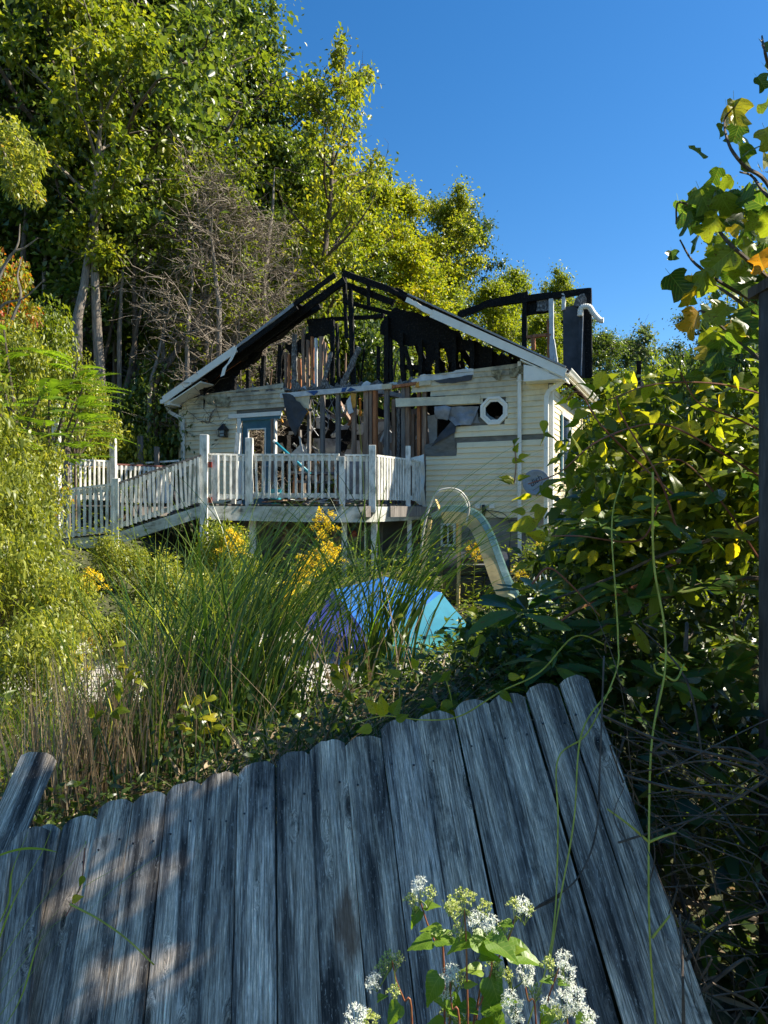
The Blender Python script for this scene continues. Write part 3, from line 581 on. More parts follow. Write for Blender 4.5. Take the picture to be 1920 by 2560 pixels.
rake_bar((970, 722), (1030, 750), -OV, .03, .08, 'char', 'rake_fascia', 6, .3)
rake_bar((1016, 748), (1080, 783), -OV - .01, .03, .10, 'white_trim', 'rake_fascia', 9, .25, 'warped end of the right white rake board')
rake_bar((1078, 783), (1414, 933), -OV, .03, .165, 'white_trim', 'rake_fascia', 4, .01)
rake_bar((1020, 735), (1414, 917), -OV - .02, .05, .03, 'metal_grey', 'drip_edge', 10, .15)
# roof decking: charred sheets on both slopes (undersides seen from below)
def roof_sheet(px0, px1, b0, b1, m, seed, name='roof_sheet', ys=None, drop=.0):
    (x0, y0), (x1, y1) = px0, px1; a, z_ = hit(x0, y0, -OV); c_, d_ = hit(x1, y1, -OV); n = 8; lo = []; rn = random.Random(seed)
    for i in range(n + 1):
        t = i / n; bb = b0 + (b1 - b0) * t + rn.uniform(-.12, .12); lo.append(H(a + (c_ - a) * t, bb, z_ + (d_ - z_) * t - drop))
    up = [H(a + (c_ - a) * i / n, -OV + .02, z_ + (d_ - z_) * i / n - drop) for i in range(n, -1, -1)]
    return MB().slab(lo + up, ZZ * .03).build(name, M[m], house)
roof_sheet((405, 994), (560, 888), .7, .6, 'char', 1); roof_sheet((560, 888), (742, 758), .7, .25, 'char', 2)
roof_sheet((975, 722), (1180, 812), 1.2, 2.5, 'char', 3); roof_sheet((1180, 812), (1416, 922), 3.4, 3.9, 'char', 4)
roof_sheet((410, 1003), (500, 943), .0, .0, 'white_trim', 5, 'soffit', drop=.12)
roof_sheet((1300, 880), (1416, 932), .0, .0, 'white_trim', 6, 'soffit', drop=.16)
rake_bar((505, 965), (600, 900), -.06, .05, .07, 'wood_orange', 'rafter', 6, .1)
# peeled strip of white aluminium on the left rake
pts = [hp(x, y, -OV - .04) for x, y in ((588, 868), (584, 885), (574, 905), (562, 918), (556, 940))]
mb = MB(); wd = U * .06 + ZZ * .02
mb.add([q for p in pts for q in (p - wd, p + wd)], [(2 * i, 2 * i + 1, 2 * i + 3, 2 * i + 2) for i in range(len(pts) - 1)]).build('peeled_strip', M['white_trim'], house)
# eave boxes and gutters
aL, zL = hit(408, 1003, -OV)
MB().slab([H(aL + .02, -OV + .02, zL - .10), H(.02, -OV + .02, zL - .10), H(.02, -OV + .02, zL + .10), H(aL + .02, -OV + .02, zL - .0)], VV * .40).build('eave_box', M['white_trim'], house, .005)
MB().box(H(aL - .03, 1.3, zL - .01), U * .05, VV * 1.75, ZZ * .05).build('gutter', M['white_trim'], house)
aRt, zRt = hit(1416, 930, -OV)
MB().slab([H(aRt - .02, -OV + .02, zRt - .12), H(WID - .5, -OV + .02, zRt - .12), H(WID - .5, -OV + .02, zRt + .22), H(aRt - .02, -OV + .02, zRt)], VV * .40).build('eave_box', M['white_trim'], house, .005)
def gutter(a, z_, b0, b1):
    prof = [(0, -.05), (.08, -.05), (.10, -.01), (.13, .03), (.13, .05), (.12, .05), (.12, .02), (.07, -.04), (0, -.04)]
    mb = MB(); n = len(prof)
    vs = [H(a + x, b, z_ + y) for b in (b0, b1) for x, y in prof]
    mb.add(vs, [(i, (i + 1) % n, n + (i + 1) % n, n + i) for i in range(n)] + [tuple(range(n))[::-1], tuple(range(n, 2 * n))]); return mb.build('gutter', M['white_trim'], house)
gutter(aRt - .03, zRt + .02, -OV, 3.5)
for k in range(2): MB().box(H(aRt - .05 + 0.0, 1.6, zRt - .02 + .02 * k), U * .012, VV * 1.9, ZZ * .03).build('fascia_board', M['white_trim'], house) if k == 0 else None
for k in range(7):   # bare rafter tails and soffit boards under the right eave
    b = .2 + k * .5; MB().rough_bar(H(WID + .0, b, zRt + .16), H(aRt - .06, b, zRt - .0), .04, .09, ZZ, 3, .05).build('rafter', M['wood' if k % 2 else 'char'], house)
# --- downspouts
def pipe(pix, b, w=.07, name='downspout'):
    pts = [hp(x, y, b) for x, y in pix]; mb = MB()
    for p, q in zip(pts[:-1], pts[1:]):
        d = (q - p).normalized(); mb.bar(p - d * .012, q + d * .012, w, w * .75, VV)
    return mb.build(name, M['white_trim'], house, .008)
pipe([(1299, 905), (1299, 1385)], -.08, .075); pipe([(416, 1012), (424, 1030), (456, 1048), (458, 1190)], -.09, .085)
pipe([(1420, 935), (1412, 950), (1372, 978), (1366, 992), (1365, 1330)], -.12, .085)
for (x, y) in ((1299, 952), (1299, 1265)): MB().box(hp(x, y, -.09), U * .055, VV * .035, ZZ * .012).build('pipe_strap', M['white_trim'], house)
pipe([(1300, 1398 - 12), (1300, 1390)], -.08, .075)
# --- door and its surround
dL, dR = hit(604, 1100)[0], hit(676, 1100)[0]; dT = hit(640, 1050)[1]
door = MB(); dm = (dL + dR) / 2
for (a0, a1, z0_, z1_) in ((dL, dL + .15, FLOOR, dT), (dR - .15, dR, FLOOR, dT), (dL + .15, dR - .15, dT - .2, dT), (dL + .15, dR - .15, FLOOR, FLOOR + .3)):
    door.box(H((a0 + a1) / 2, .06, (z0_ + z1_) / 2), U * (a1 - a0) / 2, VV * .022, ZZ * (z1_ - z0_) / 2)
door = door.build('door', M['door_blue'], house, .004)
fr = MB()
for (a0, a1, z0_, z1_) in ((dL + .15, dL + .18, FLOOR + .3, dT - .2), (dR - .18, dR - .15, FLOOR + .3, dT - .2), (dL + .18, dR - .18, dT - .23, dT - .2), (dL + .18, dR - .18, FLOOR + .3, FLOOR + .33)):
    fr.box(H((a0 + a1) / 2, .04, (z0_ + z1_) / 2), U * (a1 - a0) / 2, VV * .02, ZZ * (z1_ - z0_) / 2)
fr.build('door_lite_frame', M['white_trim'], door)
MB().tube([H(dR - .07, .0, FLOOR + .95), H(dR - .07, -.03, FLOOR + .95), H(dR - .07, -.05, FLOOR + .95)], [.015, .03, .02], 8).build('door_knob', M['metal_grey'], door)
MB().box(H(dL - .05, -.02, (FLOOR + dT) / 2 + .03), U * .05, VV * .03, ZZ * (dT - FLOOR) / 2 + ZZ * .03).build('door_frame', M['white_trim'], house)
MB().box(H(dL + .4, -.02, dT + .12), U * .75, VV * .035, ZZ * .05).build('door_frame', M['white_trim'], house)
MB().box(H(dL + .5, -.0, dT + .035), U * .6, VV * .03, ZZ * .035).build('door_frame', M['door_blue'], house, label='blue strip over the door')
MB().rough_bar(H(dR + .06, .02, FLOOR), H(dR + .06, .02, dT + .05), .07, .09, VV, 5, .05).build('door_frame', M['wood'], house)
MB().rough_bar(H(dR + .13, .02, FLOOR), H(dR + .13, .02, dT + .05), .04, .09, VV, 5, .05).build('door_frame', M['white_paint'], house)
# --- wreckage inside (seen between the studs)
rn = random.Random(5)
for k, (x0, y0, x1, y1, b, mt, w) in enumerate([(850, 1128, 885, 1070, 1.0, 'char', .2), (700, 1055, 780, 1075, 1.4, 'wood_grey', .12), (845, 1000, 885, 1070, .8, 'wood', .12), (845, 1015, 895, 1032, 1.2, 'wood_grey', .14), (800, 1010, 900, 1002, 2.2, 'char', .2), (790, 1050, 900, 1030, 2.0, 'wood_grey', .1),
        (770, 1100, 830, 1040, 2.4, 'char', .12), (700, 1080, 900, 1088, 3., 'char', .25), (900, 1010, 1000, 1050, 2.2, 'char', .2), (930, 975, 1005, 990, 1.0, 'drywall', .1), (945, 985, 1000, 985, 1.2, 'ash', .15), (780, 1000, 850, 1050, 2.8, 'char', .15), (880, 985, 900, 1060, 2.1, 'char', .12), (940, 1100, 1000, 1040, 1.5, 'ash', .1),
        (1060, 960, 1090, 1000, .9, 'char', .2), (680, 1100, 760, 1110, 2, 'char', .3), (720, 1090, 720, 1200, 1.9, 'char', .2), (750, 1060, 750, 1190, 2.2, 'wood_grey', .12), (1030, 990, 1090, 1030, 1.6, 'char', .2), (1090, 1040, 1090, 1130, 1.3, 'wood', .12)]):
    p, q = hp(x0, y0, b), hp(x1, y1, b + rn.uniform(-.2, .4)); MB().rough_bar(p, q, .06, w, VV if abs(p.z - q.z) > .6 else ZZ, 6, .2).build('fallen_beam', M[mt], house)
for k in range(46):
    x = rn.uniform(620, 1100); y = rn.uniform(1000, 1190); b = rn.uniform(.5, 3.2); p = hp(x, y, b); w = rn.uniform(.06, .3); h = rn.uniform(.05, .25)
    if p.z < FLOOR: continue
    a_ = rn.uniform(-.6, .6); X = U * math.cos(a_) * w + ZZ * math.sin(a_) * w; Y = ZZ * math.cos(a_) * h - U * math.sin(a_) * h
    pts = [p + X * rn.uniform(.6, 1) * c0 + Y * rn.uniform(.5, 1) * c1 for c0, c1 in ((-1, -1), (0, -1.1), (1, -1), (1, 1), (.2, .8), (-1, 1))]
    MB().slab(pts, VV * .02 + U * rn.uniform(-.1, .1)).build('wall_fragment', M[rn.choice(['drywall', 'drywall', 'char', 'ash', 'wrap', 'char', 'housewrap_white', 'siding_burnt'])], house)
panel('inner_wall', [(640, 1085), (760, 1080), (765, 1200), (640, 1200)], 4.2, .06, M['char'], .05)
panel('inner_wall', [(785, 1070), (905, 1050), (940, 1100), (940, 1200), (780, 1200)], 3.8, .06, M['drywall'], .1, .15, 31)
panel('inner_wall', [(905, 1055), (1010, 1040), (1075, 1010), (1085, 1200), (905, 1200)], 3.0, .06, M['wood_grey'], .1, .15, 32)
panel('inner_wall', [(1070, 1000), (1270, 990), (1290, 1100), (1070, 1130)], 2.4, .06, M['char'], .1, .15, 33)
panel('inner_wall', [(1068, 1040), (1092, 1036), (1092, 1115), (1074, 1110)], .7, .04, M['housewrap_white'], .0, 9)
MB().rough_bar(hp(1243, 1040, .6), hp(1243, 1070, .6), .06, .09, VV, 4, .1).build('stud', M['wood'], house)
for k in range(14):   # charred studs and rear timbers standing deeper in the house
    x = 1060 + k * 17 + rn.uniform(-5, 5); MB().rough_bar(hp(x, 905, 1.3), hp(x, 1010, 1.3), .09, .09, VV, 6, .2).build('stud', M['char'], house)
for k in range(7):
    x = 1010 + k * 40; rake_bar((x, 780 + k * 18), (x + 60, 930), 1.5 + .2 * k, .08, .14, 'char', 'rafter', 6, .2)
for k in range(34):
    x = rn.uniform(690, 1060); y = rn.uniform(985, 1200); b = rn.uniform(.15, 1.6); p = hp(x, y, b); w = rn.uniform(.02, .06); h = rn.uniform(.1, .45)
    if p.z - h < FLOOR: continue
    q = p - ZZ * h + U * rn.uniform(-.2, .2) + VV * rn.uniform(-.1, .1); MB().rough_bar(p, q, w, .02, VV, 5, .5, rn).build('wall_fragment', M[rn.choice(['drywall', 'housewrap_white', 'ash', 'wood', 'foam', 'wood_orange', 'wrap', 'drywall'])], house)
for k in range(26):   # thin burnt lath and battens standing in the gable
    x = rn.uniform(640, 1290); yb = 975 - (x - 640) * .075; tp = rn.uniform(25, 110) * (1 - abs(x - 960) / 700); p = hp(x, yb, .25 + rn.uniform(0, .5)); q = hp(x + rn.uniform(-9, 9), yb - tp, .3)
    MB().rough_bar(p, q, rn.uniform(.02, .05), .03, VV, 6, .35, rn).build('burnt_lath', M[rn.choice(['char', 'char', 'ash', 'wood', 'char'])], house)
# dangling wires
for k in range(7):
    x = rn.uniform(760, 900); p = hp(x, 995, .1); q = hp(x + rn.uniform(-25, 25), 1090, .2)
    MB().tube(curve_pts([p, p.lerp(q, .4) + U * rn.uniform(-.2, .2), p.lerp(q, .7) + U * rn.uniform(-.2, .2), q], 5), .008, 4).build('wire', M['wrap'], house)
# --- tall charred frame of the rear dormer
B4 = 3.4
def d4(p0, p1, w, m, name, amp=.15, b=B4, lab=None): return MB().rough_bar(hp(*p0, b), hp(*p1, b), w, .09, VV, 9, amp).build(name, M[m], house, label=lab)
d4((1145, 789), (1230, 757), .17, 'char', 'ridge_beam', .2); d4((1225, 759), (1475, 727), .16, 'char', 'ridge_beam', .2)
d4((1225, 757), (1320, 735), .12, 'char', 'ridge_beam', .2)
d4((1312, 742), (1311, 870), .12, 'char', 'dormer_post'); d4((1378, 735), (1380, 905), .10, 'housewrap_white', 'dormer_post', .12, B4, 'white scorched dormer post'); d4((1371, 800), (1372, 900), .06, 'wood_orange', 'dormer_post', .2)
d4((1409, 735), (1409, 775), .08, 'housewrap_white', 'dormer_post', .1); d4((1447, 730), (1446, 770), .05, 'char', 'dormer_post'); d4((1316, 843), (1378, 836), .07, 'wood_orange', 'sill_beam', .15); d4((1333, 845), (1334, 875), .09, 'wood_orange', 'dormer_post', .15)
d4((1383, 848), (1392, 910), .06, 'housewrap_white', 'fallen_board', .1); d4((1470, 722), (1472, 945), .17, 'char', 'dormer_post', .08)
panel('dormer_board', [(1312, 752), (1375, 744), (1376, 780), (1340, 785), (1316, 790)], B4 + .06, .03, M['char'], .02, .1, 41)
panel('dormer_board', [(1341, 750), (1374, 746), (1374, 775), (1360, 778), (1341, 778)], B4 + .0, .03, M['ash'], .02, .1, 42)
panel('dormer_board', [(1407, 768), (1450, 762), (1464, 762), (1464, 945), (1408, 945)], B4 - .0, .03, M['tar'], .0, 9, 43)
panel('dormer_board', [(1433, 764), (1440, 745), (1452, 735), (1460, 733), (1466, 745), (1466, 760)], B4 - .06, .03, M['ash'], .03, .08, 44)
d4((1452, 765), (1449, 940), .07, 'tar', 'dormer_post', .1, B4 - .08); d4((1458, 775), (1453, 940), .02, 'wrap', 'wire', .1, B4 - .14)
duct = [hp(x, y, B4 - .2) for x, y in ((1450, 790), (1452, 772), (1462, 766), (1474, 768), (1484, 783), (1500, 800), (1509, 801))]
dp = curve_pts(duct, 6); MB().tube(dp, [.062 + .008 * (i % 2) for i in range(len(dp))], 10).build('flex_duct', M['white_trim'], house)
# charred post further back, on the far right
post = thing('charred_post', 'charred chimney post standing behind the leaves right of the house', 'post', hp(1597, 1280, 4.4))
post.location.z = terrain(post.location.x, post.location.y)
MB().rough_bar(hp(1597, 1150, 4.4), hp(1597, 903, 4.4), .11, .11, VV, 12, .12).build('shaft', M['char'], post); MB().rough_bar(hp(1605, 1100, 4.3), hp(1606, 950, 4.3), .05, .05, VV, 9, .3).build('torn_board', M['ash'], post)

# --- satellite dish
DC = hp(1340, 1207, -.45); dish = thing('satellite_dish', 'round grey satellite dish on the house corner below the downspout', 'satellite dish', DC)
dn = (Vector((-.25, -1, .16))).normalized(); dx = dn.cross(ZZ).normalized() * -1; dy = dx.cross(dn) * -1; 
if dy.z < 0: dy = -dy
vs = []; fs = []; NR, NS = 6, 40
for i in range(NR + 1):
    for k in range(NS):
        r = i / NR; t = 2 * math.pi * k / NS; vs.append(DC + dx * .265 * r * math.cos(t) + dy * .26 * r * math.sin(t) + dn * (.045 * r * r))
for i in range(NR):
    for k in range(NS): fs.append((i * NS + k, i * NS + (k + 1) % NS, (i + 1) * NS + (k + 1) % NS, (i + 1) * NS + k))
mb = MB().smooth(); mb.add(vs, fs); d_ = mb.build('reflector', M['metal_grey'], dish); so_ = d_.modifiers.new('thick', 'SOLIDIFY'); so_.thickness = .008
MB().tube([DC - dn * .02, DC - dn * .18, H(WID + .03, -.05, DC.z - .25)], .022, 8).build('mount', M['metal_grey'], dish)
MB().tube([DC - dy * .24 + dn * .02, DC - dy * .30 + dx * .28 + dn * .33], .013, 6).build('feed_arm', M['metal_grey'], dish)
MB().tube([DC - dy * .30 + dx * .28 + dn * .33, DC - dy * .22 + dx * .26 + dn * .37], .032, 8).build('receiver', M['metal_grey'], dish)
# the word on the dish, in a slanted hand, letters climbing to the right
cu = bpy.data.curves.new('t', 'FONT'); cu.body = 'dish'; cu.size = .17; cu.shear = .3; cu.extrude = .001; cu.align_x = 'CENTER'; cu.align_y = 'CENTER'
to = bpy.data.objects.new('t', cu); COL.objects.link(to); bpy.context.view_layer.update()
tm = bpy.data.meshes.new_from_object(to.evaluated_get(bpy.context.evaluated_depsgraph_get())); bpy.data.objects.remove(to)
tm.materials.append(M['black_plastic']); lo = bpy.data.objects.new('lettering', tm); link(lo, dish)
ca, sa = math.cos(R(38)), math.sin(R(38)); ex = dx * ca + dy * sa; ey = dy * ca - dx * sa
lo.matrix_local = Matrix.Translation(dn * .022 + dy * .03 - dx * .01) @ Matrix((ex, ey, dn)).transposed().to_4x4()
MB().tube([DC + dn * .03 - ex * .15 - ey * .09, DC + dn * .03 + ex * .02 - ey * .10, DC + dn * .03 + ex * .12 - ey * .05], .003, 4).build('swoosh', M['black_plastic'], dish)

# --- wall lantern on a hanging scrap of siding
LC = hp(558, 1092, -.12); lan = thing('wall_lantern', 'small black lantern on the cream wall left of the blue door', 'lantern', LC)
mb = MB()
for sx in (-1, 1):
    for sy in (-1, 1): mb.bar(LC + U * .075 * sx + VV * .07 * sy, LC + U * .085 * sx + VV * .08 * sy + ZZ * .16, .014, .014)
mb.box(LC, U * .085, VV * .08, ZZ * .01).box(LC + ZZ * .16, U * .095, VV * .09, ZZ * .008).box(LC + ZZ * .08 - VV * .078, U * .08, VV * .004, ZZ * .006); mb.build('cage', M['black_plastic'], lan)
ap = LC + ZZ * .34; c4 = [LC + ZZ * .168 + U * .11 * sx + VV * .10 * sy for sx, sy in ((-1, -1), (1, -1), (1, 1), (-1, 1))]
MB().add(c4 + [ap], [(0, 1, 4), (1, 2, 4), (2, 3, 4), (3, 0, 4), (3, 2, 1, 0)]).build('roof', M['black_plastic'], lan)
MB().box(LC + ZZ * .08, U * .06, VV * .055, ZZ * .07).build('glass', M['pane'], lan); MB().tube([LC + ZZ * .3, LC + ZZ * .33 + VV * .12], .012, 6).build('bracket', M['black_plastic'], lan)
MB().slab([hp(x, y, -.02) for x, y in ((528, 1115), (556, 1068), (560, 1070), (540, 1108))], VV * .01).build('siding_board', M['siding_burnt'], house)

# --- meter boxes and cables at the foundation
mbx = thing('meter_box', 'pair of grey utility boxes low on the cream wall above the slide', 'utility box', hp(1212, 1266, -.05))
for x in (1195, 1230): MB().box(hp(x, 1266, -.05), U * .05, VV * .04, ZZ * .045).build('box', M['white_trim'], mbx, .005)
MB().tube([hp(1208, 1262, -.08), hp(1210, 1275, -.08), hp(1208, 1295, -.07)], [.03, .045, .025], 8).build('conduit', M['black_plastic'], mbx)
for k, pl in enumerate([((1210, 1270), (1240, 1292), (1272, 1300), (1300, 1302)), ((1215, 1275), (1260, 1285), (1276, 1320), (1272, 1388)), ((1200, 1290), (1180, 1310), (1170, 1340))]):
    MB().tube(curve_pts([hp(x, y, -.07) for x, y in pl], 7), .009, 5).build('cable', M['cable'], mbx)

# ------------------------------------------------------------------ deck
ZD = FLOOR
def gp(px, d, z): return Vector(((px - 960) / F * d, d, z))
posts = [(511, 13.0, 1087, .14), (625, 13.35, 1096, .135), (856, 13.3, 1142, .11), (931, 13.35, 1114, .13), (1020, 14.4, 1115, .10)]
wallp = H(hit(1066, 1250)[0], -.06, 0); wallp2 = H(.3, -.06, 0)
deck = thing('deck', 'white railed timber deck with a curved front in front of the burned house', 'deck', gp(760, 14, -1.4))
edge_c = [gp(511, 13.0, 0), gp(625, 13.2, 0), gp(760, 13.1, 0), gp(870, 13.15, 0), gp(935, 13.35, 0), gp(1020, 14.4, 0), Vector((wallp.x, wallp.y, 0))]
edge = curve_pts(edge_c, 5)
# decking boards run along the house front
import bisect
pol = [Vector((p.x, p.y)) for p in edge] + [Vector((wallp2.x, wallp2.y)), Vector((gp(430, 16.3, 0).x, 16.3)), Vector((gp(505, 13.2, 0).x, 13.2))]
def clip_line(s):  # board line b = s (house coordinates): interval(s) of a inside pol
    xs_ = []
    q = [((Vector((p.x, p.y, 0)) - CL).dot(U), (Vector((p.x, p.y, 0)) - CL).dot(VV)) for p in pol]
    for i in range(len(q)):
        (a0, b0), (a1, b1) = q[i], q[(i + 1) % len(q)]
        if (b0 - s) * (b1 - s) < 0: xs_.append(a0 + (a1 - a0) * (s - b0) / (b1 - b0))
    xs_.sort(); return list(zip(xs_[::2], xs_[1::2]))
s = -.1
while s > -6:
    for a0, a1 in clip_line(s):
        if a1 - a0 > .1: MB().box(H((a0 + a1) / 2, s, ZD - .015), U * (a1 - a0) / 2, VV * .066, ZZ * .014).build('deck_board', M['deck_wood'], deck)
    s -= .14
# curved fascia
mb = MB(); top, bot = ZD - .035, ZD - .29; vs = []; e2 = edge
for i, p in enumerate(e2):
    t_ = (e2[min(i + 1, len(e2) - 1)] - e2[max(0, i - 1)]).normalized(); nn = Vector((t_.y, -t_.x, 0))
    sag = .05 * math.sin(i / len(e2) * math.pi)
    for z_, o_ in ((top - sag * .3, .0), (top - sag * .3, .035), (bot - sag, .035), (bot - sag, .0)): vs.append(p + nn * o_ + ZZ * z_)
fs = [(i * 4 + k, i * 4 + (k + 1) % 4, i * 4 + 4 + (k + 1) % 4, i * 4 + 4 + k) for i in range(len(e2) - 1) for k in range(4)]
mb.add(vs, fs).build('fascia', M['fascia_dirty'], deck)
for k in range(14):
    a = 1.0 + k * .5; lo_ = clip_line(-.3)
    if k < 13: MB().bar(H(a, -.2, ZD - .14), H(a, -2.7, ZD - .14), .04, .2).build('joist', M['wood_grey'], deck)
for i, (px, d, yt, w) in enumerate(posts):
    zt = (HZ - yt) / F * d; p = gp(px, d, 0)
    lowz = terrain(p.x, p.y) - .1 if i == 0 else ZD - (.12 if i in (1, 2) else .16)
    MB().box(p + ZZ * (zt + lowz) / 2 - Vector((0, .06 if i in (1, 2, 3) else .0, 0)), Vector((w / 2, 0, 0)), Vector((0, w / 2, 0)), ZZ * (zt - lowz) / 2).build('railing_post', M['white_paint'], deck, .006)
    if i > 0:
        q = p + Vector((.03, .12, 0)); g_ = terrain(q.x, q.y) - .1; MB().box(q + ZZ * (g_ + ZD - .05) / 2, Vector((w * .45, 0, 0)), Vector((0, w * .45, 0)), ZZ * (ZD - .05 - g_) / 2).build('support_post', M['white_paint'], deck, .006)
MB().tube([gp(913, 13.5, -.2), gp(913, 13.5, -1.4)], .02, 6).build('drain_pipe', M['white_paint'], deck)
for px, d in ((720, 15.2), (820, 15.3), (600, 15.5), (950, 15.2)): MB().box(gp(px, d, -.6), Vector((.06, 0, 0)), Vector((0, .06, 0)), ZZ * .65).build('support_post', M['wood_grey'], deck)
def railing(parent, p, q, zt, zb, n, w=.038, cap=True, tilt=0, capm='white_paint', zt2=None, zb2=None, skip=(), front=True):
    """rails from p to q with n balusters; heights zt/zb may change to zt2/zb2"""
    zt2 = zt if zt2 is None else zt2; zb2 = zb if zb2 is None else zb2; d = (q - p).normalized(); nn = Vector((d.y, -d.x, 0))
    MB().bar(p + ZZ * zt, q + ZZ * zt2, .10, .035).build('top_rail', M[capm], parent)
    MB().bar(p + ZZ * (zt - .07), q + ZZ * (zt2 - .07), .035, .085).build('top_rail', M['white_paint'], parent)
    MB().bar(p + ZZ * (zb + .06), q + ZZ * (zb2 + .06), .035, .085).build('bottom_rail', M['white_paint'], parent)
    for i in range(n):
        if i in skip: continue
        t = (i + .5) / n; c = p.lerp(q, t) + nn * .036; a = zt + (zt2 - zt) * t - .02; b = zb + (zb2 - zb) * t
        ti = d * random.uniform(-1, 1) * tilt; MB().bar(c + ZZ * a + ti, c + ZZ * b - ti, w, w, nn).build('baluster', M['white_paint'], parent)
RT = 1.06; RB = ZD + .08
railing(deck, gp(522, 13.05, 0), gp(614, 13.3, 0), RT, RB, 6, .04, skip=(0,))
MB().box(gp(537, 13.02, .62), Vector((.06, 0, 0)), Vector((0, .02, 0)), ZZ * .42).build('gate_stile', M['white_paint'], deck)
for z_ in (.86, .22): MB().box(gp(525, 12.95, z_), Vector((.035, 0, 0)), Vector((0, .015, 0)), ZZ * .05).build('hinge', M['red_plastic'], deck)
railing(deck, gp(634, 13.35, 0), gp(848, 13.28, 0), RT + .01, RB + .02, 13, .04, tilt=.012)
railing(deck, gp(862, 13.3, 0), gp(924, 13.35, 0), RT, RB - .0, 4, .045); railing(deck, gp(938, 13.4, 0), gp(1012, 14.35, 0), RT, RB, 11, .045); railing(deck, gp(1026, 14.45, 0), wallp + Vector((-.1, -.05, 0)), RT, RB, 5, .045)
MB().rough_bar(gp(583, 13.5, ZD - .0), gp(596, 13.5, 1.5), .10, .03, VV, 6, .1).build('fallen_plank', M['white_paint'], deck, label='white plank leaning on the inside of the railing')
crumpled('melted_sheet', [(1030, 1145), (1058, 1135), (1064, 1270), (1036, 1250)], -.35, M['white_trim'], 14, .12, 8, deck)
# ramp with its railings
ramp_t = thing('ramp', 'white railed wheelchair ramp sloping down left of the deck', 'ramp', gp(290, 13, -1.2))
A0 = gp(503, 12.95, 0); A1 = gp(290, 12.7, 0); A2 = gp(150, 12.6, 0); A3 = gp(60, 12.6, 0)
railing(ramp_t, A1, A0, .50, -.32, 19, .04, tilt=.02, capm='wood_grey', zt2=1.03, zb2=.18)
railing(ramp_t, A2, A1, .38, -.48, 10, .042, tilt=.012, zt2=.50, zb2=-.34); railing(ramp_t, A3, A2, .33, -.55, 6, .042, zt2=.38, zb2=-.48)
MB().box(A1 + ZZ * (-.35), Vector((.06, 0, 0)), Vector((0, .05, 0)), ZZ * .95).build('railing_post', M['white_paint'], ramp_t, .006)
back = Vector((0, 1.25, 0))
for (p, q, z0_, z1_, nb) in ((A1, A0, -.36, .13, 22), (A3, A1, -.52, -.38, 20)):
    for i in range(nb):
        c = p.lerp(q, (i + .5) / nb); zz_ = z0_ + (z1_ - z0_) * (i + .5) / nb; L_ = (q - p).length / nb
        MB().box(c + back * .5 + ZZ * zz_, (q - p).normalized() * (L_ / 2 - .006), Vector((0, .62, 0)), ZZ * .014).build('deck_board', M['deck_wood'], ramp_t)
    MB().bar(p + ZZ * (z0_ - .12), q + ZZ * (z1_ - .12), .04, .2).build('stringer', M['fascia_dirty'], ramp_t)
walk = thing('walkway', 'upper walkway behind the ramp with white balusters and bare posts', 'walkway', gp(285, 15.6, -1.0))
B0 = gp(145, 14.6, 0); B1 = gp(285, 15.4, 0); B2 = gp(428, 16.2, 0)
railing(walk, B0, B1, 1.09, .25, 12, .04); railing(walk, B1, B2, 1.03, .2, 13, .04, capm='rail_brown')
for i in range(18):
    c = B0.lerp(B2, (i + .5) / 18); MB().box(c + Vector((0, .6, .13)), (B2 - B0).normalized() * .075, Vector((-.2, .6, 0)), ZZ * .014).build('deck_board', M['deck_wood'], walk)
for px, d, yt, w, mt in ((143, 13.8, 1010, .13, 'white_paint'), (167, 14.6, 1081, .12, 'wood_grey'), (285, 15.3, 1095, .12, 'white_paint'), (245, 17.2, 1120, .11, 'wood_grey'), (353, 17.2, 1090, .11, 'wood_grey'), (394, 17.3, 1117, .11, 'wood_grey')):
    zt = (HZ - yt) / F * d; p = gp(px, d, 0); lz = terrain(p.x, p.y) - .1; MB().bar(p + ZZ * lz, p + ZZ * zt + Vector((-.02, 0, 0)), w, w, Vector((0, 1, 0))).build('railing_post', M[mt], walk, .005)
MB().tube(curve_pts([gp(165, 14.6, .98), gp(250, 16.0, 1.0), gp(320, 17.1, 1.12), gp(448, 17.6, 1.28)], 5), .012, 5).build('rope', M['straw'], walk)
MB().bar(gp(325, 17.15, 1.16), gp(448, 17.6, 1.27), .05, .04).build('top_rail', M['white_paint'], walk)
for k in range(2): MB().bar(gp(427 + k * 12, 17.4, .9), gp(441 + k * 9, 17.0, .2), .03, .05).build('ladder_rail', M['wood_grey'], walk)

# --- things on and under the deck
def loose(name, label, cat, p, group=None): return thing(name, label, cat, p, group)
p0, p1 = gp(690, 14.6, 1.42), gp(775, 13.9, .75)
t = loose('pool_pole', 'teal pool pole leaning on the deck railing beside the door', 'pole', p1); MB().tube([p0, p1], .028, 10).smooth().build('shaft', M['teal'], t); MB().tube([p0, p0 + (p0 - p1).normalized() * .08], .034, 10).build('grip', M['white_trim'], t)
t = loose('deck_table', 'low table with bamboo legs among the wreckage on the deck', 'table', gp(780, 14.6, ZD))
for px in (735, 752, 790, 838): MB().tube([gp(px, 14.4 + (px % 3) * .2, ZD), gp(px + 3, 14.4 + (px % 3) * .2, .78)], [.05, .04], 7).build('leg', M['wood_orange'], t)
MB().rough_bar(gp(728, 14.5, .80), gp(845, 14.6, .78), .5, .05, ZZ, 8, .1).build('tabletop', M['wood_grey'], t); MB().rough_bar(gp(730, 14.4, .62), gp(840, 14.5, .6), .08, .05, ZZ, 8, .2).build('apron', M['ash'], t)
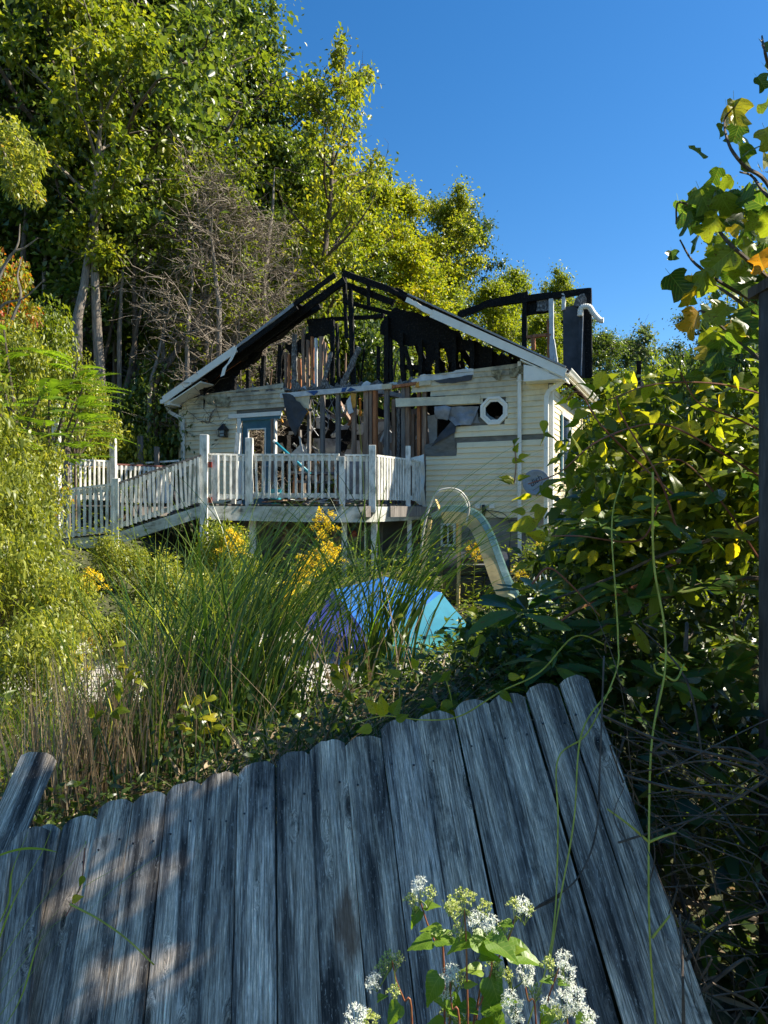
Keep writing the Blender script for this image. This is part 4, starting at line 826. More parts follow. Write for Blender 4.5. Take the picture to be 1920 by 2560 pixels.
for k, px in enumerate((738, 805)):
    t = loose('dry_plant', ['tuft of dry straw plant on the deck table by the teal pole', 'tuft of dry straw plant on the deck table near the big studs'][k], 'plant', gp(px, 14.5, .82), 'dry plants on the deck table')
    mb = MB()
    for j in range(60):
        a_ = random.uniform(0, 6.28); r_ = random.uniform(.1, .28); c_ = gp(px, 14.5, .82); e_ = c_ + Vector((math.cos(a_) * r_, math.sin(a_) * r_, random.uniform(.0, .14))); mid = c_.lerp(e_, .5) + ZZ * .1
        w_ = Vector((-math.sin(a_), math.cos(a_), 0)) * .006; mb.add([c_ - w_, c_ + w_, mid + w_, mid - w_, e_], [(0, 1, 2, 3), (3, 2, 4)])
    mb.build('dry_leaves', M['straw'], t)['kind'] = 'stuff'
t = loose('blue_bucket', 'light blue plastic bucket on the deck behind the white balusters', 'bucket', gp(690, 14.1, ZD)); MB().tube([gp(690, 14.1, ZD), gp(690, 14.1, ZD + .3)], [.1, .14], 14).build('body', M['teal'], t); MB().tube(curve_pts([gp(676, 14.1, .44), gp(690, 14.0, .60), gp(704, 14.1, .44)], 5), .006, 4).build('handle', M['metal_grey'], t)
t = loose('glass_panel', 'pale blue sheet panel standing behind the balusters of the deck corner', 'panel', gp(905, 13.8, ZD)); MB().box(gp(903, 13.85, .6), Vector((.32, 0, 0)), Vector((0, .012, 0)), ZZ * .42).build('sheet', M['pane_light'] if 'pane_light' in M else M['wrap'], t); MB().bar(gp(862, 13.83, 1.03), gp(944, 13.83, 1.03), .03, .03).build('frame', M['white_trim'], t)
rn = random.Random(11)
for k in range(22):
    px = rn.uniform(540, 850); d = rn.uniform(13.7, 14.4); p = gp(px, d, ZD + rn.uniform(.02, .12)); L_ = rn.uniform(.15, .7); a_ = rn.uniform(-.5, .5)
    o = MB().bar(p, p + Vector((math.cos(a_) * L_, math.sin(a_) * L_, rn.uniform(-.02, .12))), rn.uniform(.05, .2), .02).build('fallen_board', M[rn.choice(['drywall', 'wood', 'ash', 'char', 'white_paint', 'housewrap_white'])], deck)
# lumber under the deck
t = loose('lumber_stack', 'dark stack of lumber stored under the deck', 'lumber', gp(800, 14.6, -1.0))
for k in range(9):
    z_ = -.55 - (k // 2) * .13 ; MB().bar(gp(705 + (k % 3) * 6, 14.3 + (k % 2) * .25, z_), gp(905 - (k * 13) % 40, 14.4 + (k % 2) * .25, z_ + .01), .2, .11).build('plank', M['wood_grey' if k % 3 else 'wood'], t)
MB().bar(gp(862, 14.15, -1.0), gp(912, 14.15, -1.0), .03, .16).build('plank', M['siding'], t, label='pale board end of the lumber stack')
MB().tube([gp(x, 14.13, z_) for x, z_ in ((802, -1.02), (805, -.9), (812, -1.02), (816, -.9), (822, -1.02), (828, -.92), (834, -1.0))], .008, 4).build('painted_mark', M['drywall'], t)
for k in range(10):
    px = 690 + k * 24; t2 = loose('storage_jar', ['dark bottle', 'small brown box', 'grey can', 'rusty tin', 'green jug', 'black pot', 'brown crate', 'grey jar', 'dull red can', 'tan carton'][k] + ' on the lumber under the deck', 'container', gp(px, 14.35, -.48), 'clutter stored under the deck')
    h = random.uniform(.08, .2); MB().tube([gp(px, 14.35, -.49), gp(px, 14.35, -.49 + h * .8), gp(px, 14.35, -.49 + h)], [random.uniform(.04, .09), random.uniform(.04, .08), .03], 8).build('body', M[['pane', 'wood', 'metal_grey', 'rail_brown', 'door_blue', 'black_plastic', 'wood', 'metal_grey', 'red_plastic', 'wood'][k]], t2)

# ------------------------------------------------------------------ pool slide
sl_ = thing('pool_slide', 'curved cream and mint pool slide with looped white handrails', 'pool slide', P(1050, 1500, 11.2))
D = 11.2
cl = curve_pts([P(1078, 1288, 11.5), P(1110, 1276, 11.4), P(1160, 1278, 11.3), P(1196, 1296, 11.2), P(1222, 1340, 11.0), P(1243, 1395, 10.8), P(1268, 1460, 10.5), P(1300, 1512, 10.2), P(1345, 1545, 9.9)], 6)
sidev = Vector((.15, .98, 0)).normalized()
def ribbon(pts, offs, m, name):   # cross-section offsets: (side, normal)
    mb = MB(); vs = []
    for i, p in enumerate(pts):
        t_ = (pts[min(i + 1, len(pts) - 1)] - pts[max(i - 1, 0)]).normalized(); nn = sidev.cross(t_).normalized()
        if nn.z < 0 and abs(nn.z) > .02: nn = -nn
        if nn.dot(Vector((1, 0, .3))) < 0: nn = -nn
        for s_, n_ in offs: vs.append(p + sidev * s_ + nn * n_)
    k = len(offs); fs = [(i * k + j, i * k + (j + 1) % k, (i + 1) * k + (j + 1) % k, (i + 1) * k + j) for i in range(len(pts) - 1) for j in range(k)]
    mb.add(vs, fs); return mb.build(name, m, sl_)
ribbon(cl, [(-.0, .0), (.0, .02), (.36, .02), (.36, .0)], M['slide_green'], 'chute')
ribbon(cl, [(-.05, -.02), (-.05, .07), (-.0, .07), (-.0, -.02)], M['slide_green'], 'side_wall'); ribbon(cl, [(.36, -.02), (.36, .085), (.40, .085), (.40, -.02)], M['slide_green'], 'side_wall')
ribbon(cl[4:], [(-.045, -.21), (-.045, -.024), (.36, -.024), (.36, -.21)], M['slide_cream'], 'underside')
for s_ in (0, .5):
    o_ = Vector((.05 * s_, s_, 0))
    MB().tube(curve_pts([P(1050, 1400, D) + o_, P(1062, 1310, D) + o_, P(1085, 1240, D) + o_, P(1115, 1222, D) + o_, P(1150, 1228, D) + o_, P(1172, 1262, D) + o_, P(1166, 1310, D) + o_], 6), .018, 7).smooth().build('handrail', M['slide_rail'], sl_)
    MB().tube([P(1076, 1300, D + .1) + o_, P(1058, 1420, D) + o_, P(1052, 1520, D) + o_], .032, 8).build('leg', M['slide_cream'], sl_)
    MB().tube([P(1150, 1290, D + .1) + o_, P(1145, 1520, D) + o_], .03, 8).build('leg', M['slide_cream'], sl_)
for k in range(5): a_ = P(1072 - k * 5, 1325 + k * 38, D + .05); MB().bar(a_, a_ + Vector((.02, .5, 0)), .09, .03).build('ladder_step', M['slide_cream'], sl_)

# ------------------------------------------------------------------ covered grill, white garden chair
GC = P(1185, 1420, 11.9); gr = thing('grill', 'dark covered barbecue grill standing under the slide by the foundation', 'grill', GC + ZZ * -.5)
prof = [(-.30, -.1), (-.33, .05), (-.28, .18), (-.14, .26), (.1, .27), (.25, .2), (.33, .05), (.31, -.1)]
mb = MB(); vs = [GC + Vector((.55 * s_ , 0, 0)) + Vector((0, y_, z_)) for s_ in (-1, 1) for y_, z_ in prof]; n_ = len(prof)
mb.add(vs, [(i, (i + 1) % n_, n_ + (i + 1) % n_, n_ + i) for i in range(n_)] + [tuple(range(n_)), tuple(range(n_, 2 * n_))[::-1]]); mb.build('lid', M['dark_metal'], gr, .02)
MB().box(GC - ZZ * .35, Vector((.5, 0, 0)), Vector((0, .27, 0)), ZZ * .24).build('cabinet', M['dark_metal'], gr, .01); MB().tube([GC + Vector((-.3, -.35, .08)), GC + Vector((.3, -.35, .08))], .014, 8).build('handle', M['metal_grey'], gr)
for s_ in (-1, 1): MB().box(GC + Vector((.72 * s_, 0, -.1)), Vector((.15, 0, 0)), Vector((0, .25, 0)), ZZ * .015).build('side_shelf', M['dark_metal'], gr)
WC = P(1350, 1475, 10.4); wc = thing('wire_chair', 'white curled wire garden chair half hidden in weeds beside the slide', 'chair', WC - ZZ * .5)
for k in range(7):
    a_ = R(-60 + k * 20); MB().tube(curve_pts([WC + Vector((0, 0, -.1)), WC + Vector((math.sin(a_) * .16, 0, .1 * math.cos(a_) + .02)), WC + Vector((math.sin(a_) * .26, .0, .16 * math.cos(a_))), WC + Vector((math.sin(a_) * .24, 0, .2 * math.cos(a_) + .03))], 4), .009, 5).build('back_wire', M['white_trim'], wc)
MB().tube([WC + Vector((.22 * math.cos(R(k * 30)), .22 * math.sin(R(k * 30)) - .2, -.12)) for k in range(13)], .012, 6).build('seat_ring', M['white_trim'], wc)
for sx, sy in ((-1, -1), (1, -1), (1, 1), (-1, 1)): MB().tube([WC + Vector((.15 * sx, -.2 + .15 * sy, -.12)), WC + Vector((.2 * sx, -.2 + .2 * sy, -.55))], .011, 6).build('leg', M['white_trim'], wc)

# ------------------------------------------------------------------ toppled patio umbrella
um = thing('patio_umbrella', 'open blue and teal patio umbrella tipped over on the grass behind the fence', 'umbrella', P(950, 1640, 8.2))
apx = P(935, 1612, 7.7); rim = [P(757, 1562, 8.5), P(834, 1474, 9.0), P(960, 1441, 9.2), P(1104, 1482, 9.0), P(1178, 1568, 8.6), P(1110, 1625, 8.1), P(985, 1655, 7.9), P(850, 1645, 8.1)]
mt8 = ['um_violet', 'um_blue', 'um_blue', 'um_teal', 'um_green', 'um_teal', 'um_green', 'um_violet']
for k in range(8):
    p, q = rim[k], rim[(k + 1) % 8]; mb = MB(); n_ = 6; vs = [apx]; fs = []
    for i in range(1, n_ + 1):
        for j in range(n_ + 1):
            t_ = i / n_; e_ = p.lerp(q, j / n_); c_ = apx.lerp(e_, t_); sag = math.sin(j / n_ * math.pi) * t_ * .07 - math.sin(t_ * math.pi) * .05
            vs.append(c_ + Vector((0, .9, -.2)).normalized() * sag)
    for j in range(n_): fs.append((0, 1 + j, 2 + j))
    for i in range(1, n_):
        for j in range(n_): a_ = 1 + (i - 1) * (n_ + 1) + j; fs.append((a_, a_ + n_ + 1, a_ + n_ + 2, a_ + 1))
    mb.add(vs, fs).smooth().build('canopy_panel', M[mt8[k]], um)
    back_ = Vector((0, .12, -.05)); c_ = p.lerp(q, .5)
    lst = vs[1 + (n_ - 1) * (n_ + 1):]
    MB().add([x for x in lst] + [x + back_ for x in lst], [(i, i + 1, n_ + 2 + i, n_ + 1 + i) for i in range(n_)]).build('valance', M['um_edge' if k in (1, 2, 3) else mt8[k]], um)
    MB().tube([apx + Vector((0, .06, 0)), p + Vector((0, .03, 0))], .008, 5).build('rib', M['metal_grey'], um)
MB().tube([apx + Vector((.0, -.02, 0)), apx + Vector((.25, 2.3, .1))], .02, 8).build('pole', M['metal_grey'], um); MB().tube([apx + Vector((0, -.09, -.02)), apx + Vector((0, .02, 0))], [.015, .035], 8).build('finial', M['metal_grey'], um)
# patio slabs and pool coping
pat = thing('patio', 'pale stone patio slabs glimpsed behind the tall grass', 'patio', Vector((-1.6, 8, -1.75))); pat['kind'] = 'structure'
for i in range(8):
    for j in range(7):
        c_ = Vector((-3.6 + i * .62, 6.6 + j * .62, -1.72)); MB().box(c_, Vector((.295, 0, 0)), Vector((0, .295, 0)), ZZ * .04).build('slab', M['stone'], pat)
for k in range(4):
    c_ = Vector((-2.2 + k * .3, 6.9 + k * .9, -1.45)); 
tb = thing('blue_tarp', 'crumpled blue tarp showing through the leaves on the left slope', 'tarp', P(50, 1260, 10.5)); V = []
for j in range(13):
    for i in range(13):
        p = P(20 + i * 6, 1238 + j * 6, 10.4); V.append(p + Vector((0, mnoise.noise(p * 5) * .3, mnoise.noise(p * 7) * .1)) - tb.location)
o = bpy.data.objects.new('sheet', np_mesh('sheet', V, [(j * 13 + i, j * 13 + i + 1, j * 13 + i + 14, j * 13 + i + 13) for j in range(12) for i in range(12)], M['tarp_blue'])); link(o, tb)
# ------------------------------------------------------------------ vegetation tools
def unit(v): return v / (np.linalg.norm(v, axis=-1, keepdims=True) + 1e-9)
def leaf_verts(C_, D_, N_, L, W, fold=.25, curl=.15):
    """many leaves at once: base points, directions, normals, lengths, widths -> six-point blades, 4 triangles each"""
    D_ = unit(D_); S_ = unit(np.cross(D_, N_)); N_ = np.cross(S_, D_); L = L[:, None]; W = W[:, None]
    p0 = C_; p1 = C_ + D_ * L * .38 + S_ * W * .5 + N_ * W * fold; p2 = C_ + D_ * L * .38 - S_ * W * .5 + N_ * W * fold
    p3 = C_ + D_ * L * .72 + S_ * W * .34 + N_ * (W * fold * .5 - L * curl * .4); p4 = C_ + D_ * L * .72 - S_ * W * .34 + N_ * (W * fold * .5 - L * curl * .4)
    p5 = C_ + D_ * L - N_ * L * curl
    V_ = np.stack([p0, p1, p2, p3, p4, p5], 1).reshape(-1, 3); n = len(C_); o = (np.arange(n) * 6)[:, None]
    T_ = np.concatenate([o + np.array([0, 1, 2]), o + np.array([1, 3, 2]), o + np.array([2, 3, 4]), o + np.array([4, 3, 5])], 1).reshape(-1, 3)
    return V_, T_
def quad_leaf(C_, D_, N_, L, W, fold=.3):
    D_ = unit(D_); S_ = unit(np.cross(D_, N_)); N_ = np.cross(S_, D_); L = L[:, None]; W = W[:, None]
    p0 = C_; p1 = C_ + D_ * L * .45 + S_ * W * .5 + N_ * W * fold; p2 = C_ + D_ * L; p3 = C_ + D_ * L * .45 - S_ * W * .5 + N_ * W * fold
    V_ = np.stack([p0, p1, p2, p3], 1).reshape(-1, 3); n = len(C_); o = (np.arange(n) * 4)[:, None]
    T_ = np.concatenate([o + np.array([0, 1, 2]), o + np.array([0, 2, 3])], 1).reshape(-1, 3)
    return V_, T_
def cloud(centres, radii, n, L, W, seed, squash=.7, out=.6, droop=.3, weights=None, shell=.45, full=False, gauss=False):
    r = np.random.RandomState(seed); C0 = np.array(centres); R0 = np.array(radii, dtype=float)
    w = R0 ** 2 if weights is None else np.array(weights, float); w = w / w.sum(); idx = r.choice(len(C0), n, p=w)
    d = unit(r.normal(size=(n, 3))); u = np.abs(r.normal(size=n)) * .68 if gauss else r.rand(n) ** shell
    pos = C0[idx] + d * (R0[idx] * u)[:, None] * np.array([1, 1, squash])
    D_ = d * out + r.normal(size=(n, 3)) * .7 + np.array([0, 0, -droop]); N_ = d * .5 + r.normal(size=(n, 3)) * .55 + np.array([0, 0, .9])
    s = r.uniform(.45, 1.4, n); f = leaf_verts if full else quad_leaf
    return f(pos, D_, N_, L * s, W * s * r.uniform(.8, 1.2, n))
def limb(p, d, length, n, wob, rnd, up=.0):
    pts = [Vector(p)]; d = Vector(d).normalized()
    for i in range(n):
        d = (d + Vector((rnd.gauss(0, wob), rnd.gauss(0, wob), rnd.gauss(0, wob) + up))).normalized(); pts.append(pts[-1] + d * length / n)
    return pts
def tree_mesh(seed, Hh, rad, start, n_limb, nleaf, leafL, mat_leaf, mat_bark, shape='oval', trunk_r=None, clump=.75, lean=0.0, bare=False, twigs=0):
    rnd = random.Random(seed); mb = MB().smooth(); tr = trunk_r or Hh * .016
    t_pts = [Vector((0, 0, -.4))]; d = Vector((lean, 0, 1)).normalized(); nseg = 12
    for i in range(nseg): d = (d + Vector((rnd.gauss(0, .035), rnd.gauss(0, .035), .04))).normalized(); t_pts.append(t_pts[-1] + d * (Hh * .97 + .4) / nseg)
    mb.tube(t_pts, [tr * (1 - .88 * i / nseg) + (tr * .5 if i == 0 else 0) for i in range(nseg + 1)], 8)
    cen = []; rads = []
    for k in range(n_limb):
        t = start + (1 - start) * ((k + rnd.random()) / n_limb) ** .9; i = min(nseg - 1, int(t * nseg)); p = t_pts[i].lerp(t_pts[i + 1], t * nseg - i)
        s_ = (t - start) / (1 - start)
        prof_ = {'oval': math.sin(math.pi * min(.97, .18 + s_ * .8)) ** .7, 'cone': 1 - .85 * s_, 'tall': .55 + .45 * math.sin(math.pi * s_), 'round': math.sqrt(max(.05, 1 - (2 * s_ - 1) ** 2))}[shape]
        a = k * 2.4 + rnd.uniform(-.5, .5); ln = rad * prof_ * rnd.uniform(.7, 1.15); el = rnd.uniform(.15, .7) + .5 * s_
        lp = limb(p, (math.cos(a), math.sin(a), el), ln, 5, .16, rnd, .05); r0 = tr * (1 - .85 * t) * .55
        mb.tube(lp, [r0 * (1 - .8 * j / 5) + .006 for j in range(6)], 5, False)
        for j in range(2, 6):
            for q in range(2 if j < 5 else 1):
                b_ = limb(lp[j], (rnd.gauss(0, 1), rnd.gauss(0, 1), rnd.uniform(-.2, .8)), ln * rnd.uniform(.16, .36), 3, .3, rnd)
                mb.tube(b_, [r0 * .3 + .005, r0 * .2 + .004, .006, .003], 3, False)
                cen.append(b_[-1]); rads.append(clump * rnd.uniform(.55, 1.15) * (rad / 3.0) ** .5)
                for w_ in range(twigs):
                    s0 = b_[rnd.randint(1, 3)]; q_ = limb(s0, (rnd.gauss(0, 1), rnd.gauss(0, 1), rnd.uniform(-.6, .7)), rnd.uniform(.3, 1.1), 4, .4, rnd)
                    mb.tube(q_, [.012, .009, .007, .005, .003], 3, False)
    tm_ = mb.mesh('trunk', mat_bark)
    if bare: return tm_, None
    cen.append(t_pts[-1]); rads.append(clump)
    V_, T_ = cloud([tuple(c) for c in cen], rads, nleaf, leafL, leafL * .62, seed, gauss=True)
    return tm_, np_mesh('crown', V_, T_, mat_leaf)
KINDS_T = {
    'green': tree_mesh(1, 15, 3.6, .22, 30, 30000, .175, M['lf_green'], M['bark'], 'oval'),
    'green2': tree_mesh(2, 15, 3.2, .30, 26, 26000, .175, M['lf_mid'], M['bark_pale'], 'tall', clump=.7),
    'dark': tree_mesh(3, 14, 3.6, .15, 30, 30000, .165, M['lf_dark'], M['bark'], 'round', clump=.6),
    'yellow': tree_mesh(4, 13, 3.4, .18, 30, 30000, .15, M['lf_yellow'], M['bark'], 'round', clump=.62),
    'high': tree_mesh(11, 12, 2.6, .52, 18, 14000, .16, M['lf_mid'], M['bark_pale'], 'round', clump=.6),
    'open': tree_mesh(5, 16, 3.0, .30, 24, 11000, .17, M['lf_mid'], M['bark'], 'tall', clump=.55, twigs=2),
    'thin': tree_mesh(6, 9, 2.3, .35, 18, 3600, .15, M['lf_blue'], M['twig'], 'cone', clump=.5, twigs=2),
    'dead': tree_mesh(7, 11, 2.2, .18, 34, 0, .1, None, M['dead_twig'], 'tall', bare=True, twigs=7, trunk_r=.10),
    'vine': tree_mesh(8, 13, 2.4, .25, 26, 6500, .14, M['lf_mid'], M['bark_pale'], 'tall', clump=.5, twigs=3),
}
def place_tree(kind, px, d, ytop, label, rot=None, group='trees on the wooded hillside', sx=1.0, name='tree', dx=0):
    x = (px - 960) / F * d; g_ = terrain(x, d); Ht = (HZ - ytop) / F * d - g_; base_h = {'green': 15, 'green2': 15, 'dark': 14, 'yellow': 13, 'high': 12, 'open': 16, 'thin': 9, 'dead': 11, 'vine': 13}[kind]
    s_ = Ht / base_h; t = thing(name, label, 'tree', (x, d, g_), group)
    w_ = (.5 + .5 * s_) * sx; t.scale = (w_, w_, s_); t.rotation_euler = (0, 0, random.Random(px * 7 + int(d * 10)).uniform(0, 6.28) if rot is None else rot)
    tm_, cm_ = KINDS_T[kind]
    link(bpy.data.objects.new('trunk', tm_), t)
    if cm_: link(bpy.data.objects.new('crown', cm_), t)
    return t
TREES = [  # kind, px, depth, top row, label
 ('high', 262, 17.8, 30, 'green tree crown carried high by the leaning reddish trunk', .9),
 ('green', 40, 21, -260, 'big green tree filling the upper left corner of the hillside', 1.1), ('green', 215, 20, -420, 'tallest dense green tree left of the burned gable, its top cut by the frame', 1.15),
 ('green', 390, 23, -200, 'glossy green tree behind the leaning reddish trunk', 1.0), ('green2', 470, 25, -120, 'tall light green tree directly behind the dead brown tree', 1.0),
 ('open', 575, 24, -170, 'tall airy tree with sky showing through its top, second from the skyline edge', 1.0), ('open', 738, 22, 90, 'slender airy tree marking the left edge of the open sky', .85),
 ('vine', 555, 19, 480, 'thin vine hung tree left of the gable, in front of the dense wood', .9), ('vine', 430, 19.5, 380, 'straggly vine draped tree between the brown dead trees', .9),
 ('dead', 520, 18.6, 440, 'bare brown dead tree full of fine twigs left of the roof peak', 1.1), ('dead', 600, 19.5, 520, 'smaller bare dead tree leaning behind the charred rake', 1.0), ('dead', 655, 20.5, 560, 'bare grey tree just left of the roof peak', .9),
 ('green', 700, 27, 350, 'bushy green tree behind the left slope of the roof', .9), ('yellow', 790, 30, 400, 'yellow green tree rising directly over the roof peak', 1.0),
 ('yellow', 885, 34, 450, 'golden tipped yellow tree on the ridge right of the airy tree', 1.0), ('yellow', 965, 36, 485, 'bright yellow green tree in the middle of the ridge', .95), ('green2', 1050, 38, 520, 'light green tree on the ridge before the dark one', .9),
 ('dark', 1145, 40, 545, 'dark green round tree at the end of the ridge before the sky', .95), ('yellow', 1010, 30, 640, 'yellow green tree just above the right roof slope', .95), ('green2', 1110, 32, 690, 'green tree behind the middle of the right white rake', .9),
 ('yellow', 1215, 36, 725, 'yellow tree seen under the charred ridge beam', .8), ('yellow', 1300, 40, 695, 'pointed yellow tree above the charred ridge beam', .75), ('green2', 1365, 44, 720, 'small green tree touching the tall charred frame', .7),
 ('yellow', 1345, 33, 800, 'yellow bush like tree seen through the empty window frame', .7), ('dark', 1420, 38, 790, 'dark green tree behind the black panel', .8), ('green', 1500, 40, 835, 'round green tree right of the flexible duct', .8),
 ('green', 1565, 46, 850, 'green tree behind the gutter end', .8), ('yellow', 1510, 28, 950, 'low yellow green tree below the round tree by the gutter', .7), ('green', 1690, 45, 890, 'green tree between the feathery tree and the dark one', .8),
 ('thin', 1620, 36, 810, 'pale feathery tree standing alone against the sky on the right', 1.0), ('dark', 1790, 34, 800, 'dark tree behind the broad leaved branch on the right', .9), ('open', 1850, 30, 520, 'thin grey topped tree behind the tulip leaves at the right edge', .7),
 ('dark', 870, 27, 650, 'dark green tree behind the open gable', .9), ('green', 940, 28, 760, 'leafy green tree seen through the charred studs', .9), ('green2', 760, 25, 560, 'green tree seen through the left part of the gable', .85),
]
for k, (kd, px, d, yt, lab, sx) in enumerate(TREES): place_tree(kd, px, d, yt, lab, sx=sx)
BACK = [('far left corner', 20, 30, -150), ('far left, beside the corner tree', 120, 32, -250), ('left, in the second row', 230, 33, -300), ('left, above the twin trunks', 330, 31, -200), ('left, behind the glossy tree', 430, 33, -150), ('behind the tall light green tree', 540, 34, -60),
        ('behind the airy tree', 660, 32, 150), ('behind the yellow tree of the peak', 760, 38, 420), ('low, left of the dead tree', 300, 27, 350), ('low, in the shade above the ramp', 180, 27, 300), ('low at the left edge', 60, 26, 350), ('low, behind the rake foot', 420, 27, 400), ('low, behind the dead tree', 560, 28, 420), ('behind the gap of the gable', 840, 34, 560)]
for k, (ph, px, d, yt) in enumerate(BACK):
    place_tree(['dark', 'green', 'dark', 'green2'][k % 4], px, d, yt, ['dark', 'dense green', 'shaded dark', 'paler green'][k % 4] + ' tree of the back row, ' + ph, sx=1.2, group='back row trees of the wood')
# bare slim trunks in the shade of the wood
def slim_trunk(px0, y0, px1, y1, d, r, label, m='bark_pale'):
    p, q = P(px0, y0, d), P(px1, y1, d + .6); g_ = terrain(p.x, d); b_ = Vector((p.x, d, min(g_, p.z))); t = thing('bare_trunk', label, 'tree', b_, 'slim bare trunks in the shade of the wood')
    pts = [b_ - ZZ * .3] + [p.lerp(q, i / 6) + Vector((random.uniform(-.04, .04), 0, 0)) for i in range(7)]; MB().smooth().tube(pts, [r * 1.1] + [r * (1 - .145 * i) for i in range(7)], 8).build('trunk', M[m], t)
    for k in range(7):
        s_ = pts[random.randint(2, 7)]; MB().tube(limb(s_, (random.choice([-1, 1]), random.uniform(-.5, .5), random.uniform(-.1, .8)), random.uniform(.5, 1.3), 4, .2, random), [.02, .015, .01, .008, .004], 4).build('branch', M['twig'], t)
slim_trunk(196, 800, 262, 330, 17.5, .12, 'leaning reddish bare trunk with a broken fork left of the house'); slim_trunk(172, 850, 186, 680, 20, .11, 'pale patchy trunk stub left of the leaning reddish trunk')
slim_trunk(188, 700, 190, 500, 20, .13, 'dark upright trunk just left of the reddish one', 'bark'); slim_trunk(335, 760, 345, 520, 19, .07, 'thin straight trunk right of the reddish one', 'bark'); slim_trunk(232, 780, 232, 640, 22, .06, 'thinnest pale trunk between the reddish trunk and the dead tree')
slim_trunk(370, 990, 430, 720, 18, .06, 'thin curved trunk beside the left gutter'); slim_trunk(310, 1000, 380, 640, 18.5, .09, 'dark leaning trunk left of the eave', 'bark'); slim_trunk(288, 850, 290, 690, 23, .07, 'short pale trunk deep in the wood'); slim_trunk(110, 700, 118, 520, 20, .06, 'whitish trunk near the left edge of the wood')
slim_trunk(390, 960, 590, 640, 18.2, .09, 'dark slanting trunk rising over the left rake', 'bark'); slim_trunk(660, 700, 690, 420, 21, .10, 'upright grey trunk behind the roof peak', 'bark_pale')
slim_trunk(300, 830, 318, 560, 18.6, .06, 'thin lit trunk between the reddish trunk and the straight dark one'); slim_trunk(545, 760, 520, 480, 18.4, .07, 'slightly bent trunk among the dead twigs'); slim_trunk(470, 860, 486, 560, 18.2, .06, 'straight thin trunk above the left rake'); slim_trunk(255, 930, 300, 700, 19, .07, 'dark trunk rising behind the walkway', 'bark'); slim_trunk(60, 620, 70, 430, 19, .07, 'dark trunk at the left edge above the red leaves', 'bark'); slim_trunk(410, 900, 404, 640, 19.5, .05, 'thinnest trunk left of the dead tree'); slim_trunk(140, 900, 150, 600, 21, .08, 'grey trunk above the sumacs')
# shrubs: leafy masses without a visible trunk
def shrub_mesh(seed, n, L, W, mat_, hh=1.0, rr=1.0, m=26, full=False):
    rnd = random.Random(seed); cen = []; rd = []
    for k in range(m):
        a = rnd.uniform(0, 6.28); z_ = rnd.random() ** .8; r_ = rr * math.sqrt(rnd.random()) * (1.0 - .55 * z_); cen.append((math.cos(a) * r_, math.sin(a) * r_, .12 + z_ * hh * .9)); rd.append(rnd.uniform(.16, .32))
    V_, T_ = cloud(cen, rd, n, L, W, seed, .8, .6, .4, full=full); mb = MB()
    for c in cen[:14]: mb.tube(curve_pts([Vector((c[0] * .1, c[1] * .1, -.1)), Vector((c[0] * .6, c[1] * .6, c[2] * .6)), Vector(c)], 3), [.012 * (1 - .12 * i) for i in range(7)], 4, False)
    return np_mesh('foliage', V_, T_, mat_), mb.mesh('stems', M['twig'])
SH = {'willow': shrub_mesh(21, 5200, .075, .022, M['lf_shrub'], 1.0, .8, 34, True), 'autumn': shrub_mesh(22, 5000, .075, .05, M['lf_autumn'], 1, .9), 'green': shrub_mesh(23, 6000, .06, .035, M['lf_mid'], 1, .9), 'dark': shrub_mesh(24, 6000, .06, .035, M['lf_green'], 1, .9), 'yellow': shrub_mesh(25, 7000, .05, .03, M['lf_shrub'], .9, .9)}
def shrub(kind, px, ybase, ytop, d, label, group=None, w=None, zb=None):
    x = (px - 960) / F * d; g0 = terrain(x, d); top = (HZ - ytop) / F * d; w = w or (top - g0) * .8; g_ = max(g0, top - 1.7 * w); h_ = top - g_; t = thing('shrub', label, 'shrub', (x, d, g_ - .05), group or 'shrubs on the slope')
    t.scale = (w or h_ * .8, w or h_ * .8, h_); t.rotation_euler = (0, 0, random.Random(px * 3 + int(d * 10)).uniform(0, 6)); a, b = SH[kind]; link(bpy.data.objects.new('foliage', a), t); link(bpy.data.objects.new('stem', b), t)
    if g_ > g0 + .2:
        m_ = MB().tube([(0, 0, (g0 - g_) / h_ - .1), (.02, 0, .0), (0, 0, .5)], [.03 / w, .025 / w, .01 / w], 6).mesh('trunk', M['twig']); link(bpy.data.objects.new('trunk', m_), t)
    return t
